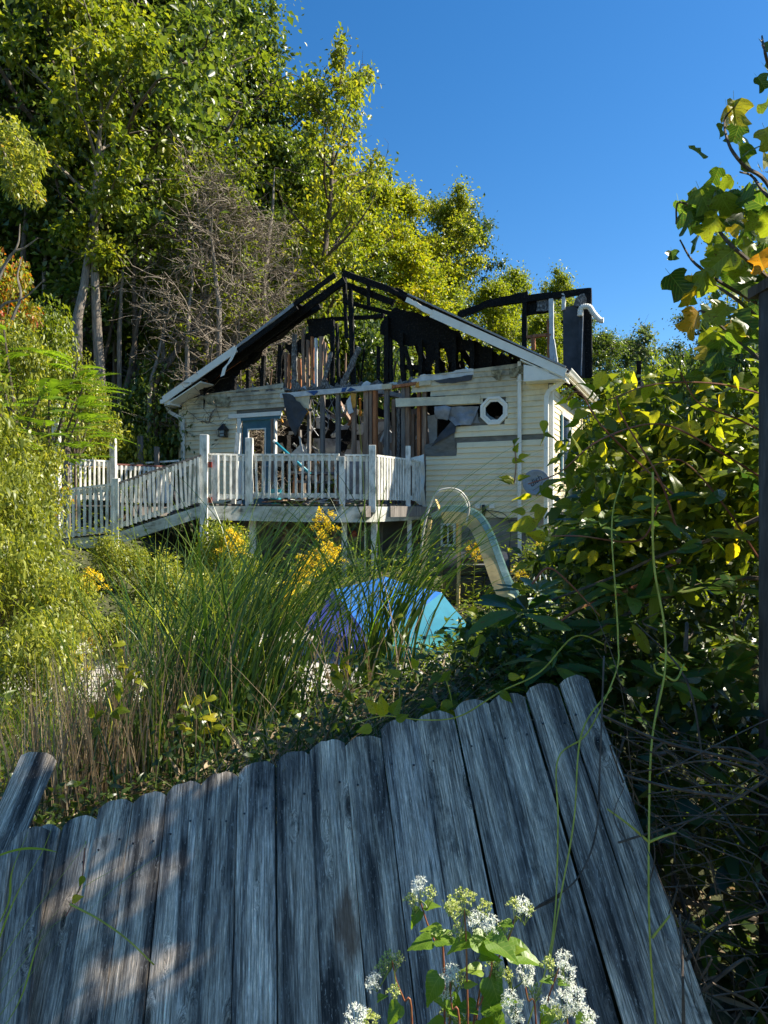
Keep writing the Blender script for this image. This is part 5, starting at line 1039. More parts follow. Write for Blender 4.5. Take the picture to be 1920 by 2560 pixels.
for a in [('willow', -60, 0, 1010, 8.6, 'fine leaved yellow green shrub covering the left end of the ramp', 1.0), ('willow', -160, 0, 860, 8, 'tallest fine leaved shrub at the left edge of the frame', 1.1), ('willow', 70, 0, 1290, 7.6, 'fine leaved shrub below the ramp', .8), ('willow', 10, 0, 1180, 7.6, 'fine leaved shrub in the middle of the left slope', .8), ('willow', -90, 0, 1180, 7.0, 'fine leaved shrub cut by the left edge, halfway down', .9), ('yellow', 60, 0, 1040, 9.6, 'shrub with a few yellow leaves above the hidden ramp end', .8), ('willow', -20, 0, 1330, 6.2, 'fine leaved shrub low at the left edge', .75),
          ('willow', 150, 0, 1430, 6.4, 'low fine leaved shrub between ramp and tall grass', .5), ('willow', 90, 0, 1560, 5.2, 'lowest fine leaved shrub above the broken fence boards', .6), ('willow', 20, 0, 1120, 9.4, 'narrow leaved shrub with blue tarp behind it', .8),
          ('autumn', 0, 0, 640, 12.5, 'shrub with red and orange autumn leaves at the left edge', .8), ('yellow', 0, 0, 800, 11, 'yellowing shrub below the red leaved one', 1.0), ('yellow', 190, 0, 880, 14.5, 'sunny yellow green shrub below the leaning reddish trunk', 1.1), ('green', 90, 0, 800, 14, 'fresh green shrub behind the fern leaved plants', 1.2),
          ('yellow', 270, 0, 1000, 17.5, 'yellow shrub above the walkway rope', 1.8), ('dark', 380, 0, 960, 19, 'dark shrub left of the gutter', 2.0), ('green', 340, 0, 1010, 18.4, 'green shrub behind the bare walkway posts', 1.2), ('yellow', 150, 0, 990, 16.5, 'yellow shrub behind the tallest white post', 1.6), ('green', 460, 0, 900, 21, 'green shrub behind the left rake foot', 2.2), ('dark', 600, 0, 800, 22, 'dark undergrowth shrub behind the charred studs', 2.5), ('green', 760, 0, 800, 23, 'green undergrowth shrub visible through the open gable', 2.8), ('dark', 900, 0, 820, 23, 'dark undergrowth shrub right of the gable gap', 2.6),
          ('yellow', 1560, 0, 960, 24, 'yellow green shrub behind the right gutter', 2.4), ('green', 1660, 0, 960, 22, 'green shrub behind the charred post', 2.2), ('dark', 1780, 0, 930, 20, 'dark shrub behind the vine leaves on the right', 2.4), ('dark', 1900, 0, 850, 16, 'dark shrub at the right edge behind the wooden pole', 2.2), ('dark', 1500, 0, 1150, 16.5, 'dark shrub beside the fallen part of the side wall', 1.2),
          ('yellow', 700, 0, 1440, 10.5, 'yellow green shrub left of the umbrella', .9), ('green', 560, 0, 1330, 11.5, 'green shrub in front of the second deck post', .8), ('yellow', 440, 0, 1380, 10.5, 'yellow green shrub in front of the first deck post', .8), ('yellow', 300, 0, 1330, 11.6, 'bright shrub under the ramp railing', .7), ('green', 1380, 0, 1370, 12.2, 'green weeds shrub by the corner downspout', .8), ('green', 1460, 0, 1330, 11.5, 'leafy shrub right of the house corner', 1.1), ('dark', 1290, 0, 1540, 8.5, 'dark shrub at the foot of the slide', .9), ('dark', 1230, 0, 1600, 7, 'dark leafy shrub right of the umbrella', .6), ('yellow', 770, 0, 1690, 7.3, 'bright low shrub under the tipped umbrella', .3), ('yellow', 960, 0, 1730, 7.0, 'bright low shrub right under the umbrella tip', .35), ('green', 1090, 0, 1690, 6.6, 'low green shrub below the teal umbrella panels', .4), ('yellow', 520, 0, 1560, 7.6, 'bright shrub seen through the tall grass', .8), ('yellow', 330, 0, 1500, 8.2, 'bright shrub behind the left of the tall grass', .9)]:
    shrub(a[0], a[1], a[2], a[3], a[4], a[5], w=a[6])
# fern leaved sumacs on the left
def frond(mb, p, d, L, W, nl=14):
    d = d.normalized(); side = d.cross(ZZ).normalized(); pts = [p + d * L * t - ZZ * L * .35 * t * t for t in [i / 8 for i in range(9)]]
    for i in range(nl):
        t = .1 + .9 * i / nl; c = p + d * L * t - ZZ * L * .35 * t * t; w_ = W * math.sin(math.pi * min(.95, .15 + t * .8))
        for s_ in (-1, 1):
            e = c + side * s_ * w_ + d * w_ * .35 - ZZ * w_ * .3; f = d * w_ * .16; mb.add([c, c.lerp(e, .5) + f, e, c.lerp(e, .5) - f], [(0, 1, 2, 3)])
    return pts
def sumac(px, ytop, d, label, n=26, s_=1.0):
    x = (px - 960) / F * d; g_ = terrain(x, d); top = (HZ - ytop) / F * d; t = thing('sumac', label, 'shrub', (x, d, g_), 'fern leaved sumacs'); st = MB(); fr_ = MB()
    for k in range(4):
        tip = Vector((x + random.uniform(-.8, .8) * s_, d + random.uniform(-.5, .5), top - random.uniform(.1, 1.4) * s_)); sp = curve_pts([Vector((x, d, g_ - .2)), Vector((x, d, (g_ + tip.z) / 2)), tip], 4); st.tube(sp, [.04 - .0035 * i for i in range(len(sp))], 5)
        for j in range(n // 2):
            a = random.uniform(0, 6.28); c = tip - ZZ * random.uniform(0, .9) * s_; frond(fr_, c, Vector((math.cos(a), math.sin(a), random.uniform(.1, .6))), random.uniform(.5, .85) * s_, .13 * s_)
    st.build('stem', M['twig'], t); fr_.build('foliage', M['lf_fern'], t)
sumac(50, 730, 10.5, 'upper fern leaved sumac on the left slope'); sumac(120, 860, 10.8, 'fern leaved sumac above the ramp end', 30); sumac(10, 850, 9.8, 'fern leaved sumac at the left edge', 26); sumac(225, 1080, 15.8, 'fern leaved sumac behind the walkway railing', 22, .9); sumac(310, 1080, 16.8, 'fern leaved sumac right of the white walkway post', 22, .9); sumac(90, 640 + 150, 11.5, 'fern leaved sumac under the red leaves', 24)
# drooping pale branch at the left edge
db = thing('hanging_branch', 'pale drooping leafy branch entering at the left edge', 'branch', P(-60, 330, 9)); cs = []
for k in range(16):
    s0 = P(-50, 340, 9); e0 = P(random.uniform(0, 95), random.uniform(330, 470), 9 + random.uniform(-.4, .4)); pts = curve_pts([s0, s0.lerp(e0, .5) + ZZ * .25, e0, e0 + Vector((.03, 0, -.15))], 4); MB().tube(pts, .008, 4).build('twig', M['twig'], db) if k % 3 == 0 else None; cs += [tuple(x) for x in pts[5:]]
V_, T_ = cloud(cs, [.12] * len(cs), 2600, .075, .03, 31, 1, .3, .9); V_ = V_ - np.array(db.location); link(bpy.data.objects.new('foliage', np_mesh('foliage', V_, T_, M['lf_shrub'])), db)
for k, pl in enumerate([((-20, 700), (20, 650), (45, 610), (50, 560)), ((-20, 740), (25, 640), (60, 620), (95, 595)), ((-20, 800), (10, 760), (60, 745), (110, 700)), ((30, 800), (52, 740), (44, 690), (55, 640))]):
    MB().tube(curve_pts([P(x, y, 9.5) for x, y in pl], 5), [.022 - .001 * i for i in range(16)], 5).build('twig', M['bark_pale'], db, label='bare pale twig' if k == 0 else None)

# ------------------------------------------------------------------ yard ground cover
r = np.random.RandomState(3); n = 34000; X = r.uniform(-9.5, 5.5, n); Y = np.where(X < -2.2, r.uniform(.6, 13.6, n), r.uniform(4.6, 13.6, n))
keep = ~((Y > 12.3) & (X < 4) & (r.rand(n) < .3)); X, Y = X[keep], Y[keep]; n = len(X)
Zg = np.array([terrain(a, b) for a, b in zip(X, Y)]); hgt = r.rand(n) ** 1.6 * (.55 + .3 * np.sin(X * 1.7 + Y) * np.cos(Y * 1.3)) * np.where((X > -2.4) & (X < 0.3) & (Y < 9.4), .35, 1)
C_ = np.stack([X, Y, Zg + hgt], 1); V_, T_ = quad_leaf(C_, r.normal(size=(n, 3)) * np.array([1, 1, .5]), r.normal(size=(n, 3)) * .5 + np.array([0, 0, .8]), r.uniform(.05, .13, n), r.uniform(.02, .06, n))
gc = bpy.data.objects.new('ground_cover', np_mesh('ground_cover', V_, T_, M['lf_mid'])); link(gc); tag(gc, 'mixed weeds covering the yard between fence and house', kind='stuff')
n = 22000; X = r.uniform(-14, 14, n); Y = r.uniform(17, 30, n); keep = (X < -5.5) | (Y > 21); X, Y = X[keep], Y[keep]; n = len(X)
Zg = np.array([terrain(a, b) for a, b in zip(X, Y)]); C_ = np.stack([X, Y, Zg + r.rand(n) ** 2 * .9], 1); V_, T_ = quad_leaf(C_, r.normal(size=(n, 3)), r.normal(size=(n, 3)) * .5 + np.array([0, 0, .8]), r.uniform(.1, .2, n), r.uniform(.06, .12, n))
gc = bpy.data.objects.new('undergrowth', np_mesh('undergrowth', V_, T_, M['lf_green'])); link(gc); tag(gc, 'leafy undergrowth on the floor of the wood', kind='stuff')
n = 9000; X = r.uniform(-2.8, 1.0, n); Y = r.uniform(2.95, 4.8, n) - .10 * X; Zg = np.array([terrain(a, b) for a, b in zip(X, Y)])
hh_ = r.rand(n) ** 1.8 * (.16 + .22 * (np.sin(X * 6 + 1) * np.cos(Y * 5) > .1)); V_, T_ = leaf_verts(np.stack([X, Y, Zg + hh_], 1), r.normal(size=(n, 3)) * np.array([1, 1, .6]), r.normal(size=(n, 3)) * .5 + np.array([0, 0, .9]), r.uniform(.03, .075, n), r.uniform(.012, .035, n))
gc = bpy.data.objects.new('bank_weeds', np_mesh('bank_weeds', V_, T_, M['lf_green'])); link(gc); tag(gc, 'low weeds growing through the straw along the fence top', kind='stuff')
# dead leaves and straw lying on the bank behind the fence and under the right bush
n = 6500; X = r.uniform(-2.6, 3.2, n); Y = r.uniform(1.2, 5.0, n); keep = (Y > 2.95 + .0 * X) | (X > .9); X, Y = X[keep], Y[keep]; n = len(X); Zg = np.array([terrain(a, b) for a, b in zip(X, Y)])
V_, T_ = quad_leaf(np.stack([X, Y, Zg + r.uniform(0, .06, n)], 1), r.normal(size=(n, 3)) * np.array([1, 1, .35]), r.normal(size=(n, 3)) * .4 + np.array([0, 0, 1]), r.uniform(.05, .22, n), r.uniform(.006, .03, n))
gc = bpy.data.objects.new('leaf_litter', np_mesh('leaf_litter', V_, T_, M['straw'])); link(gc); tag(gc, 'dead leaves and straw lying behind the fence', kind='stuff')
# ------------------------------------------------------------------ grass clumps
def blades(n, base, spread, h0, h1, lean, seed, w0=.004, w1=.009, drop=.45, segs=8, leandir=None):
    rr_ = np.random.RandomState(seed); Vl = []; Tl = []; o = 0
    ts = np.linspace(0, 1, segs + 1)
    for i in range(n):
        bx, by = rr_.normal(0, spread[0]), rr_.normal(0, spread[1]); a = rr_.uniform(0, 6.28); 
        if leandir is not None and rr_.rand() < .6: a = leandir + rr_.normal(0, .5)
        L = rr_.uniform(h0, h1); ln = abs(rr_.normal(lean, lean * .6)) + .04; dirv = np.array([math.cos(a), math.sin(a) * .7, 0])
        hx = L * (ln * ts + drop * rr_.uniform(.2, 1.2) * ts ** 3); hz = L * (ts - .38 * drop * rr_.uniform(.3, 1.5) * ts ** 3.2)
        p = np.array([base[0] + bx, base[1] + by, terrain(base[0] + bx, base[1] + by) - .05]) + dirv * hx[:, None] + np.array([0, 0, 1]) * hz[:, None]
        p += np.array([-dirv[1], dirv[0], 0]) * (rr_.normal(0, .04) * ts ** 2)[:, None]
        b2 = rr_.uniform(0, 3.14); sd = np.array([math.cos(b2), math.sin(b2) * .4, .1]); w = rr_.uniform(w0, w1) * (1 - ts ** 2.2) + .0006
        V2 = np.empty((2 * (segs + 1), 3)); V2[0::2] = p - sd * w[:, None] * .5; V2[1::2] = p + sd * w[:, None] * .5; Vl.append(V2)
        for s_ in range(segs): Tl.append((o + 2 * s_, o + 2 * s_ + 1, o + 2 * s_ + 3, o + 2 * s_ + 2))
        o += 2 * (segs + 1)
    return np.concatenate(Vl), np.array(Tl)
def clump(name, label, px, d, parts_, group='clumps of tall ornamental grass', cat='grass clump'):
    x = (px - 960) / F * d; t = thing(name, label, cat, (x, d, terrain(x, d)), group)
    for nm, mt, args in parts_:
        V_, T_ = blades(args[0], (x + args[1], d + args[2]), *args[3:]); o_ = bpy.data.objects.new(nm, np_mesh(nm, V_ - np.array(t.location), T_, M[mt])); link(o_, t); o_['kind'] = 'stuff'
clump('grass_clump', 'largest clump of tall green grass behind the middle left of the fence', 490, 4.3, [
    ('green_blades', 'blade', (330, .0, 0, (.24, .16), 1.15, 1.85, .11, 1, .009, .018, .36, 9, .3)), ('green_blades', 'blade', (200, .30, .05, (.2, .14), 1.1, 1.65, .24, 2, .009, .018, .5, 9, .15)), ('bright_blades', 'blade_bright', (60, -.1, .1, (.3, .2), 1.3, 1.9, .15, 3, .006, .012, .4, 9, 1.9)), ('straw', 'straw', (190, -.25, -.1, (.32, .12), .4, 1.1, .12, 4, .007, .011, .1, 5))])
clump('grass_clump', 'clump of dark green grass in front of the blue umbrella', 925, 4.7, [
    ('green_blades', 'blade', (105, .0, 0, (.11, .10), 1.2, 1.95, .14, 5, .008, .016, .6, 10, .2)), ('bright_blades', 'blade_bright', (16, .0, 0, (.12, .12), 1.3, 1.9, .22, 6, .005, .011, .7, 10, .4)), ('straw', 'straw', (60, -.1, -.3, (.22, .12), .3, .9, .22, 7, .006, .010, .3, 5)), ('green_blades', 'blade', (34, .05, 0, (.1, .1), 1.6, 2.3, .10, 15, .004, .009, 1.0, 10, .1))])
clump('grass_clump', 'straw coloured grass clump at the left behind the fence', 230, 3.9, [
    ('straw', 'straw', (320, .0, 0, (.28, .12), .5, 1.05, .10, 8, .006, .011, .12, 5)), ('green_blades', 'blade', (200, .05, .1, (.3, .14), .7, 1.3, .14, 9, .006, .012, .4, 8, 1.2))])
clump('grass_clump', 'bent dry straw tuft along the middle of the fence top', 720, 3.3, [
    ('straw', 'straw', (170, .0, 0, (.28, .10), .25, .62, .75, 10, .004, .009, .2, 5, .4)), ('green_blades', 'blade', (110, .05, 0, (.34, .10), .3, .75, .3, 11, .005, .010, .5, 6))])
clump('grass_clump', 'yellow green grass tuft at the far left edge', 60, 4.6, [
    ('green_blades', 'blade_bright', (130, .0, 0, (.35, .2), .5, 1.1, .2, 12, .005, .010, .5, 7)), ('straw', 'straw', (120, .0, 0, (.35, .2), .4, .9, .2, 13, .005, .010, .3, 5))])
# long single blades in front of the fence at the lower left
fb = thing('grass_tuft', 'long bright grass blades crossing the fence at the lower left', 'grass tuft', P(-120, 2700, 1.7)); mb = MB()
for pl in [((-60, 2560), (120, 2330), (260, 2180), (330, 2100)), ((-80, 2520), (70, 2300), (200, 2130), (215, 2100)), ((-30, 2420), (40, 2240), (100, 2140), (128, 2075)), ((-20, 2480), (60, 2380), (180, 2240), (290, 2170)), ((-60, 2160), (40, 2125), (100, 2122), (142, 2130)), ((-40, 2640), (50, 2500), (100, 2350), (165, 2290)), ((-40, 2380), (20, 2260), (30, 2180), (70, 2080)), ((-60, 2620), (90, 2420), (250, 2250), (420, 2120))]:
    c_ = curve_pts([P(x, y, 1.55 + .1 * i) for i, (x, y) in enumerate(pl)], 7); n_ = len(c_)
    vs = []
    for i, p in enumerate(c_): w_ = Vector((.7, .2, .7)) * (.0042 * (1 - (i / n_) ** 2) + .0004); vs += [p - w_, p + w_]
    MB().add(vs, [(2 * i, 2 * i + 1, 2 * i + 3, 2 * i + 2) for i in range(n_ - 1)]).build('blade', M['blade_bright'], fb)
# ------------------------------------------------------------------ goldenrod
def goldenrod_mesh(seed):
    rnd = random.Random(seed); st = MB(); fl = []; lf = MB()
    st.tube([Vector((0, 0, 0)), Vector((.02, 0, .5)), Vector((.0, 0, 1.0))], [.008, .006, .003], 5)
    for k in range(16):
        z_ = .15 + k * .04; a = k * 2.4; d = Vector((math.cos(a), math.sin(a), .3)); w_ = Vector((-math.sin(a), math.cos(a), 0)) * .011; c = Vector((.01, 0, z_)); lf.add([c, c + d * .06 + w_, c + d * .14 - ZZ * .02, c + d * .06 - w_], [(0, 1, 2, 3)])
    for k in range(9):
        a = k * 2.4; z_ = .72 + k * .032; ln = .20 - .012 * k; pts = curve_pts([Vector((0, 0, z_)), Vector((math.cos(a) * ln * .6, math.sin(a) * ln * .6, z_ + .09)), Vector((math.cos(a) * ln, math.sin(a) * ln, z_ + .06))], 3); st.tube(pts, .003, 3); fl += [tuple(p) for p in pts[1:]]
    V_, T_ = cloud(fl, [.032] * len(fl), 700, .024, .018, seed, 1, .5, 0)
    return st.mesh('stem', M['lf_mid']), lf.mesh('leaves', M['lf_mid']), np_mesh('flower_plume', V_, T_, M['gold'])
GR = [goldenrod_mesh(41), goldenrod_mesh(42)]
gl = [(740, 1430, 10.2, 'left of the umbrella, lowest'), (765, 1395, 10.4, 'beside the umbrella edge'), (795, 1375, 10.6, 'above the umbrella, brightest plume'), (835, 1370, 10.8, 'above the umbrella on its right'), (830, 1290, 11.2, 'reaching up to the deck edge'), (715, 1460, 9.8, 'left of the lowest umbrella corner'), (700, 1500, 9.4, 'in the bright weeds left of the umbrella'), (560, 1340, 11, 'between the first two deck posts'), (240, 1435, 9, 'at the ramp foot'), (180, 1640, 6, 'left of the tall grass'), (100, 1760, 5.2, 'low at the left by the straw'), (1205, 1345, 11.6, 'between grill and slide'), (1180, 1360, 11.4, 'left of the slide curve'), (1500, 1410, 9, 'under the vine leaves on the right'), (1520, 1425, 8.6, 'deep under the right bush'), (1400, 1350, 12, 'by the corner foundation'), (1350, 1360, 12.2, 'in front of the foundation'), (1300, 1420, 11, 'just right of the slide'), (120, 1500, 7.5, 'on the left slope')]
for k, (px, yt, d, ph) in enumerate(gl):
    x = (px - 960) / F * d; g_ = terrain(x, d); zt = (HZ - yt) / F * d; s_ = max(.5, zt - g_); t = thing('goldenrod', 'yellow goldenrod ' + ph, 'flower', (x, d, zt - s_), 'goldenrod plants'); t.scale = (min(1.3, s_),) * 2 + (s_,); t.rotation_euler = (random.uniform(-.1, .1), random.uniform(-.15, .15), random.uniform(0, 6))
    for nm, me in zip(('stem', 'leaves', 'flower_plume'), GR[k % 2]):
        o = bpy.data.objects.new(nm, me); link(o, t)
        if nm != 'stem': o['kind'] = 'stuff'

# ------------------------------------------------------------------ leaning fence in front
d1 = Vector(((671 - 960) / F, 1.0, (HZ + 438) / F)); d1.normalize()       # board direction, bottom to top
d2 = Vector((1294.0, 0, 375.0)).normalized(); d2 = (d2 - d1 * d2.dot(d1)).normalized()
fn = d2.cross(d1).normalized()
if fn.y > 0: fn = -fn
F0 = P(780, 1875, 2.8)      # a point on the line of the board tops
def on_fence(px, py):
    d = Vector(((px - 960) / F, 1, (HZ - py) / F)); t = F0.dot(fn) / d.dot(fn); q = d * t - F0; return q.dot(d2), q.dot(d1)
tops = [(105, 2065), (200, 2040), (290, 2000), (375, 1982), (462, 1955), (550, 1932), (640, 1905), (732, 1880), (816, 1850), (905, 1840), (994, 1800), (1084, 1780), (1175, 1752), (1263, 1735), (1350, 1708), (1430, 1690)]
fence = thing('plank_fence', 'weathered grey board fence leaning back in the foreground', 'fence', F0 - d1 * .9)
TM = Matrix((d2, fn * -1, d1)).transposed().to_4x4()
def fence_board(name, w, top_l, seed, parent, mat4, length=2.2, crack=False):
    rnd = random.Random(seed); seg = 22; cols = 7; th = .017; vs = []; fs = []
    for side in (0, 1):
        for i in range(seg + 1):
            zt_ = -length + length * i / seg
            for j in range(cols):
                u = -1 + 2 * j / (cols - 1); x = u * w / 2; zz = zt_
                if i == seg: zz = top_l - (.026 if abs(u) > .9 else .007 if abs(u) > .6 else 0) + rnd.uniform(-.004, .003)
                elif i == seg - 1: zz = top_l - .05
                else: zz = -length + (length + top_l - .05) * i / (seg - 1)
                edge_ = .0 if abs(u) < .99 else rnd.uniform(-.0018, .0012)
                cup = .004 * u * u; y = (cup + .0015 * math.sin(zz * 3 + seed)) if side == 0 else cup + th
                vs.append((x + math.copysign(edge_, u), y if side == 0 else y, zz))
    n1_ = (seg + 1) * cols
    for i in range(seg):
        for j in range(cols - 1): a = i * cols + j; fs.append((a, a + 1, a + cols + 1, a + cols)); fs.append((n1_ + a, n1_ + a + cols, n1_ + a + cols + 1, n1_ + a + 1))
        fs.append((i * cols, (i + 1) * cols, n1_ + (i + 1) * cols, n1_ + i * cols)); b = i * cols + cols - 1; fs.append((b, n1_ + b, n1_ + b + cols, b + cols))
    for j in range(cols - 1): a = seg * cols + j; fs.append((a, a + 1, n1_ + a + 1, n1_ + a)); fs.append((j, n1_ + j, n1_ + j + 1, j + 1))
    me = bpy.data.meshes.new(name); me.from_pydata(vs, [], fs); me.materials.append(M['fence_wood']); me.update()
    o = bpy.data.objects.new(name, me); link(o, parent); loc = parent.location; o.matrix_local = Matrix.Translation(-loc) @ mat4
    # nails: two small heads near the rails
    return o
sl2 = [on_fence(x, y) for x, y in tops]
for k in range(len(sl2)):
    s0 = sl2[k][0]; gap = .146; w = .139 + random.uniform(-.003, .002)
    if k + 1 < len(sl2): gap = sl2[k + 1][0] - s0
    elif k: gap = s0 - sl2[k - 1][0]
    w = min(.170, max(.120, gap - .004 - (0.0 if k % 3 else .003)))
    tilt = random.uniform(-.004, .004) + (0.012 if k == len(sl2) - 1 else 0) - (.02 if k == 0 else 0)
    if k == len(sl2) - 1: w = .11
    m4 = Matrix.Translation(F0 + d2 * s0 + d1 * sl2[k][1] + fn * random.uniform(-.003, .004)) @ TM @ Matrix.Rotation(tilt, 4, 'Y') @ Matrix.Rotation(random.uniform(-.02, .02), 4, 'Z')
    lb = {8: 'board with a rust brown patch and a round knot', 3: 'darkest, almost black stained board'}.get(k)
    o = fence_board('board', w, 0, k, fence, m4)
    if k == 8: o.data.materials[0] = M['fence_wood_rust']
    if lb and k == 3: o['label'] = lb
    for zz in (-.18, -1.15):
        for xx in (-.04, .04):
            q = m4 @ Vector((xx + random.uniform(-.008, .008), .0, zz + random.uniform(-.02, .02))); MB().tube([q - fn * .001, q + fn * .0035], [.0045, .0035], 6).build('nail', M['cable'], fence)
s_end = sl2[-1][0]
for zz in (-.3, -1.2): MB().bar(F0 + d2 * (sl2[0][0] - .1) + d1 * (zz + .0) - fn * .045, F0 + d2 * (s_end + .06) + d1 * zz - fn * .045, .038, .085, d1).build('rail', M['wood_grey'], fence)
# broken boards at the left end
bl = thing('broken_fence_board', 'grey fence board slipped down beside the fence at the left', 'fence board', P(60, 2400, 2.2))
p_ = P(75, 2075, 2.72); u_ = (P(118, 2075, 2.72) - p_).normalized()
fence_board('board', .14, 0, 51, bl, Matrix.Translation(P(75, 2070, 2.70)) @ TM @ Matrix.Rotation(-.12, 4, 'Y'))
bl2 = thing('broken_fence_board', 'dark loose fence board leaning to the right at the far left edge', 'fence board', P(40, 2200, 3.0))
bd = (P(105, 1885, 3.2) - P(-10, 2150, 2.9)).normalized(); bx = bd.cross(Vector((.2, -.8, .5)).normalized()).normalized() * -1; by = bd.cross(bx)
fence_board('board', .15, 0, 52, bl2, Matrix.Translation(P(105, 1885, 3.2)) @ Matrix((bx, by, bd)).transposed().to_4x4(), .9)
bl3 = thing('broken_fence_board', 'grey fence board standing at the very left edge', 'fence board', P(-20, 2400, 2.3))
fence_board('board', .14, 0, 53, bl3, Matrix.Translation(P(-25, 2130, 2.62)) @ TM @ Matrix.Rotation(-.16, 4, 'Y'))

# ------------------------------------------------------------------ leaf shapes for near plants
def shape_leaf(name, half, mat_, curl=.18, cup=.12, twist=0, stem=.18, seed=0):
    """half: outline of the right side as (x, y) with y along the midrib from 0 to 1"""
    rnd = random.Random(seed); n = len(half); vs = []; fs = []
    def bend(x, y): return Vector((x, y, -curl * y * y + cup * abs(x) * 1.2 + .03 * math.sin(y * 9 + x * 7 + seed) * abs(x) * 3 + twist * x * y))
    for i in range(n):
        y0 = i / (n - 1)
        mid = half[0][1] + (half[-1][1] - half[0][1]) * y0
        vs += [bend(0, mid), bend(half[i][0] * .5, (mid + half[i][1]) / 2), bend(half[i][0], half[i][1]), bend(-half[i][0] * .5, (mid + half[i][1]) / 2), bend(-half[i][0], half[i][1])]
    for i in range(n - 1):
        a, b = i * 5, (i + 1) * 5; fs += [(a, a + 1, b + 1, b), (a + 1, a + 2, b + 2, b + 1), (a, b, b + 3, a + 3), (a + 3, b + 3, b + 4, a + 4)]
    k = len(vs); vs += [Vector((-.008, 0, 0)), Vector((.008, 0, 0)), Vector((.006, -stem, .02)), Vector((-.006, -stem, .02))]; fs.append((k, k + 1, k + 2, k + 3))
    me = bpy.data.meshes.new(name); me.from_pydata([tuple(v) for v in vs], [], fs); me.materials.append(mat_); me.update(); return me
def ser(pts, k=2, amp=.012):
    out = []
    for i in range(len(pts) - 1):
        p, q = pts[i], pts[i + 1]; out.append(p)
        for j in range(1, k): t = j / k; out.append((p[0] + (q[0] - p[0]) * t + amp * (1 if j % 2 else -1), p[1] + (q[1] - p[1]) * t + amp * .8))
    out.append(pts[-1]); return out
TUL = [(0, 0), (.20, -.03), (.36, .06), (.46, .20), (.50, .33), (.36, .40), (.27, .50), (.33, .62), (.44, .84), (.27, .88), (.12, .86), (0, .80)]
OVA = ser([(0, 0), (.16, .02), (.29, .14), (.33, .30), (.29, .48), (.20, .66), (.10, .84), (0, 1.05)], 2, .018)
RHO = [(0, 0), (.06, .08), (.12, .25), (.155, .48), (.15, .68), (.10, .87), (.04, .97), (0, 1.0)]
HEA = ser([(0, 0), (.18, -.05), (.34, .05), (.38, .2), (.30, .42), (.18, .66), (.08, .86), (0, 1.05)], 2, .02)
LM = {}
for nm, hf, mt in (('tulip', TUL, 'lf_tulip'), ('ovate', OVA, 'lf_near'), ('rhodo', RHO, 'lf_rhodo'), ('heart', HEA, 'lf_root')):
    LM[nm] = [shape_leaf('leaf', hf, M[mt], c_, u_, tw, .3 if nm == 'tulip' else .12, sd) for sd, (c_, u_, tw) in enumerate([(.15, .15, .1), (.35, .30, -.15), (-.05, .4, .25), (.5, .1, .3), (.2, -.2, -.3)])]
def put_leaf(kind, p, d, nrm, s_, parent, name='leaf', label=None):
    d = Vector(d).normalized(); x = d.cross(Vector(nrm))
    if x.length < .01: x = d.cross(Vector((.3, .9, .1)))
    x.normalize(); z_ = x.cross(d); o = bpy.data.objects.new(name, random.choice(LM[kind])); link(o, parent)
    m4 = Matrix((x, d, z_)).transposed().to_4x4(); o.matrix_local = Matrix.Translation(Vector(p) - parent.location) @ m4 @ Matrix.Scale(s_, 4)
    if label: o['label'] = label
    return o
# ------------------------------------------------------------------ tulip tree branch, upper right
tt = thing('tulip_tree', 'young tulip tree with big lobed leaves against the sky at the right', 'tree', Vector((2.55, 3.3, -2.0)))
TD = 3.6
def T3(x, y, dd=0): return P(x, y, TD + dd)
mainp = curve_pts([T3(2060, 2200, .2), T3(2040, 1400, .1), T3(2010, 700), T3(1990, 300, .1), T3(1960, 40, .1)], 6); MB().smooth().tube(mainp, [.05 - .0016 * i for i in range(len(mainp))], 8).build('trunk', M['bark'], tt)
brs = [((2000, 600), (1915, 455), (1860, 415), (1822, 360), (1812, 300), (1838, 265)), ((2000, 800), (1900, 760), (1800, 705), (1745, 665), (1722, 640), (1700, 600)), ((1995, 760), (1880, 660), (1815, 600), (1780, 555), (1700, 505), (1690, 560)), ((2000, 900), (1900, 800), (1830, 740), (1760, 700), (1700, 690)), ((1990, 300), (1935, 200), (1912, 130), (1905, 90)), ((2000, 1000), (1900, 900), (1840, 850), (1760, 780), (1740, 790)), ((1990, 520), (1920, 490), (1880, 440), (1850, 430))]
for k, pl in enumerate(brs):
    pts = curve_pts([T3(x, y, random.uniform(-.15, .15)) for x, y in pl], 5); MB().tube(pts, [.011 * (1 - .8 * i / len(pts)) + .0015 for i in range(len(pts))], 5).build('branch', M['twig'], tt)
tl = [(1822, 290, .13), (1838, 285, .15), (1800, 325, .07), (1840, 335, .11), (1860, 340, .10), (1745, 378, .10), (1850, 395, .15), (1870, 375, .10), (1790, 440, .09), (1815, 460, .09), (1700, 530, .13), (1735, 500, .12), (1730, 545, .13), (1760, 500, .13), (1790, 500, .10), (1715, 560, .12), (1775, 565, .13), (1830, 545, .13), (1855, 475, .14), (1880, 500, .14), (1900, 560, .13), (1905, 430, .10), (1915, 400, .10), (1920, 340, .12), (1680, 640, .07), (1740, 600, .11), (1790, 610, .12), (1830, 625, .10), (1860, 590, .12), (1800, 650, .14), (1690, 705, .13), (1720, 725, .13), (1760, 705, .13), (1780, 740, .12), (1820, 700, .11), (1720, 740, .11), (1850, 670, .12), (1735, 805, .15), (1760, 790, .14), (1800, 780, .14), (1850, 760, .14), (1860, 800, .14), (1870, 845, .13), (1820, 830, .13), (1900, 720, .14), (1900, 650, .13), (1780, 850, .13), (1860, 880, .12), (1900, 900, .12), (1912, 120, .10), (1925, 180, .13), (1905, 205, .08), (1925, 260, .12), (1935, 520, .14), (1930, 600, .14), (1925, 800, .14)]
rnd = random.Random(77)
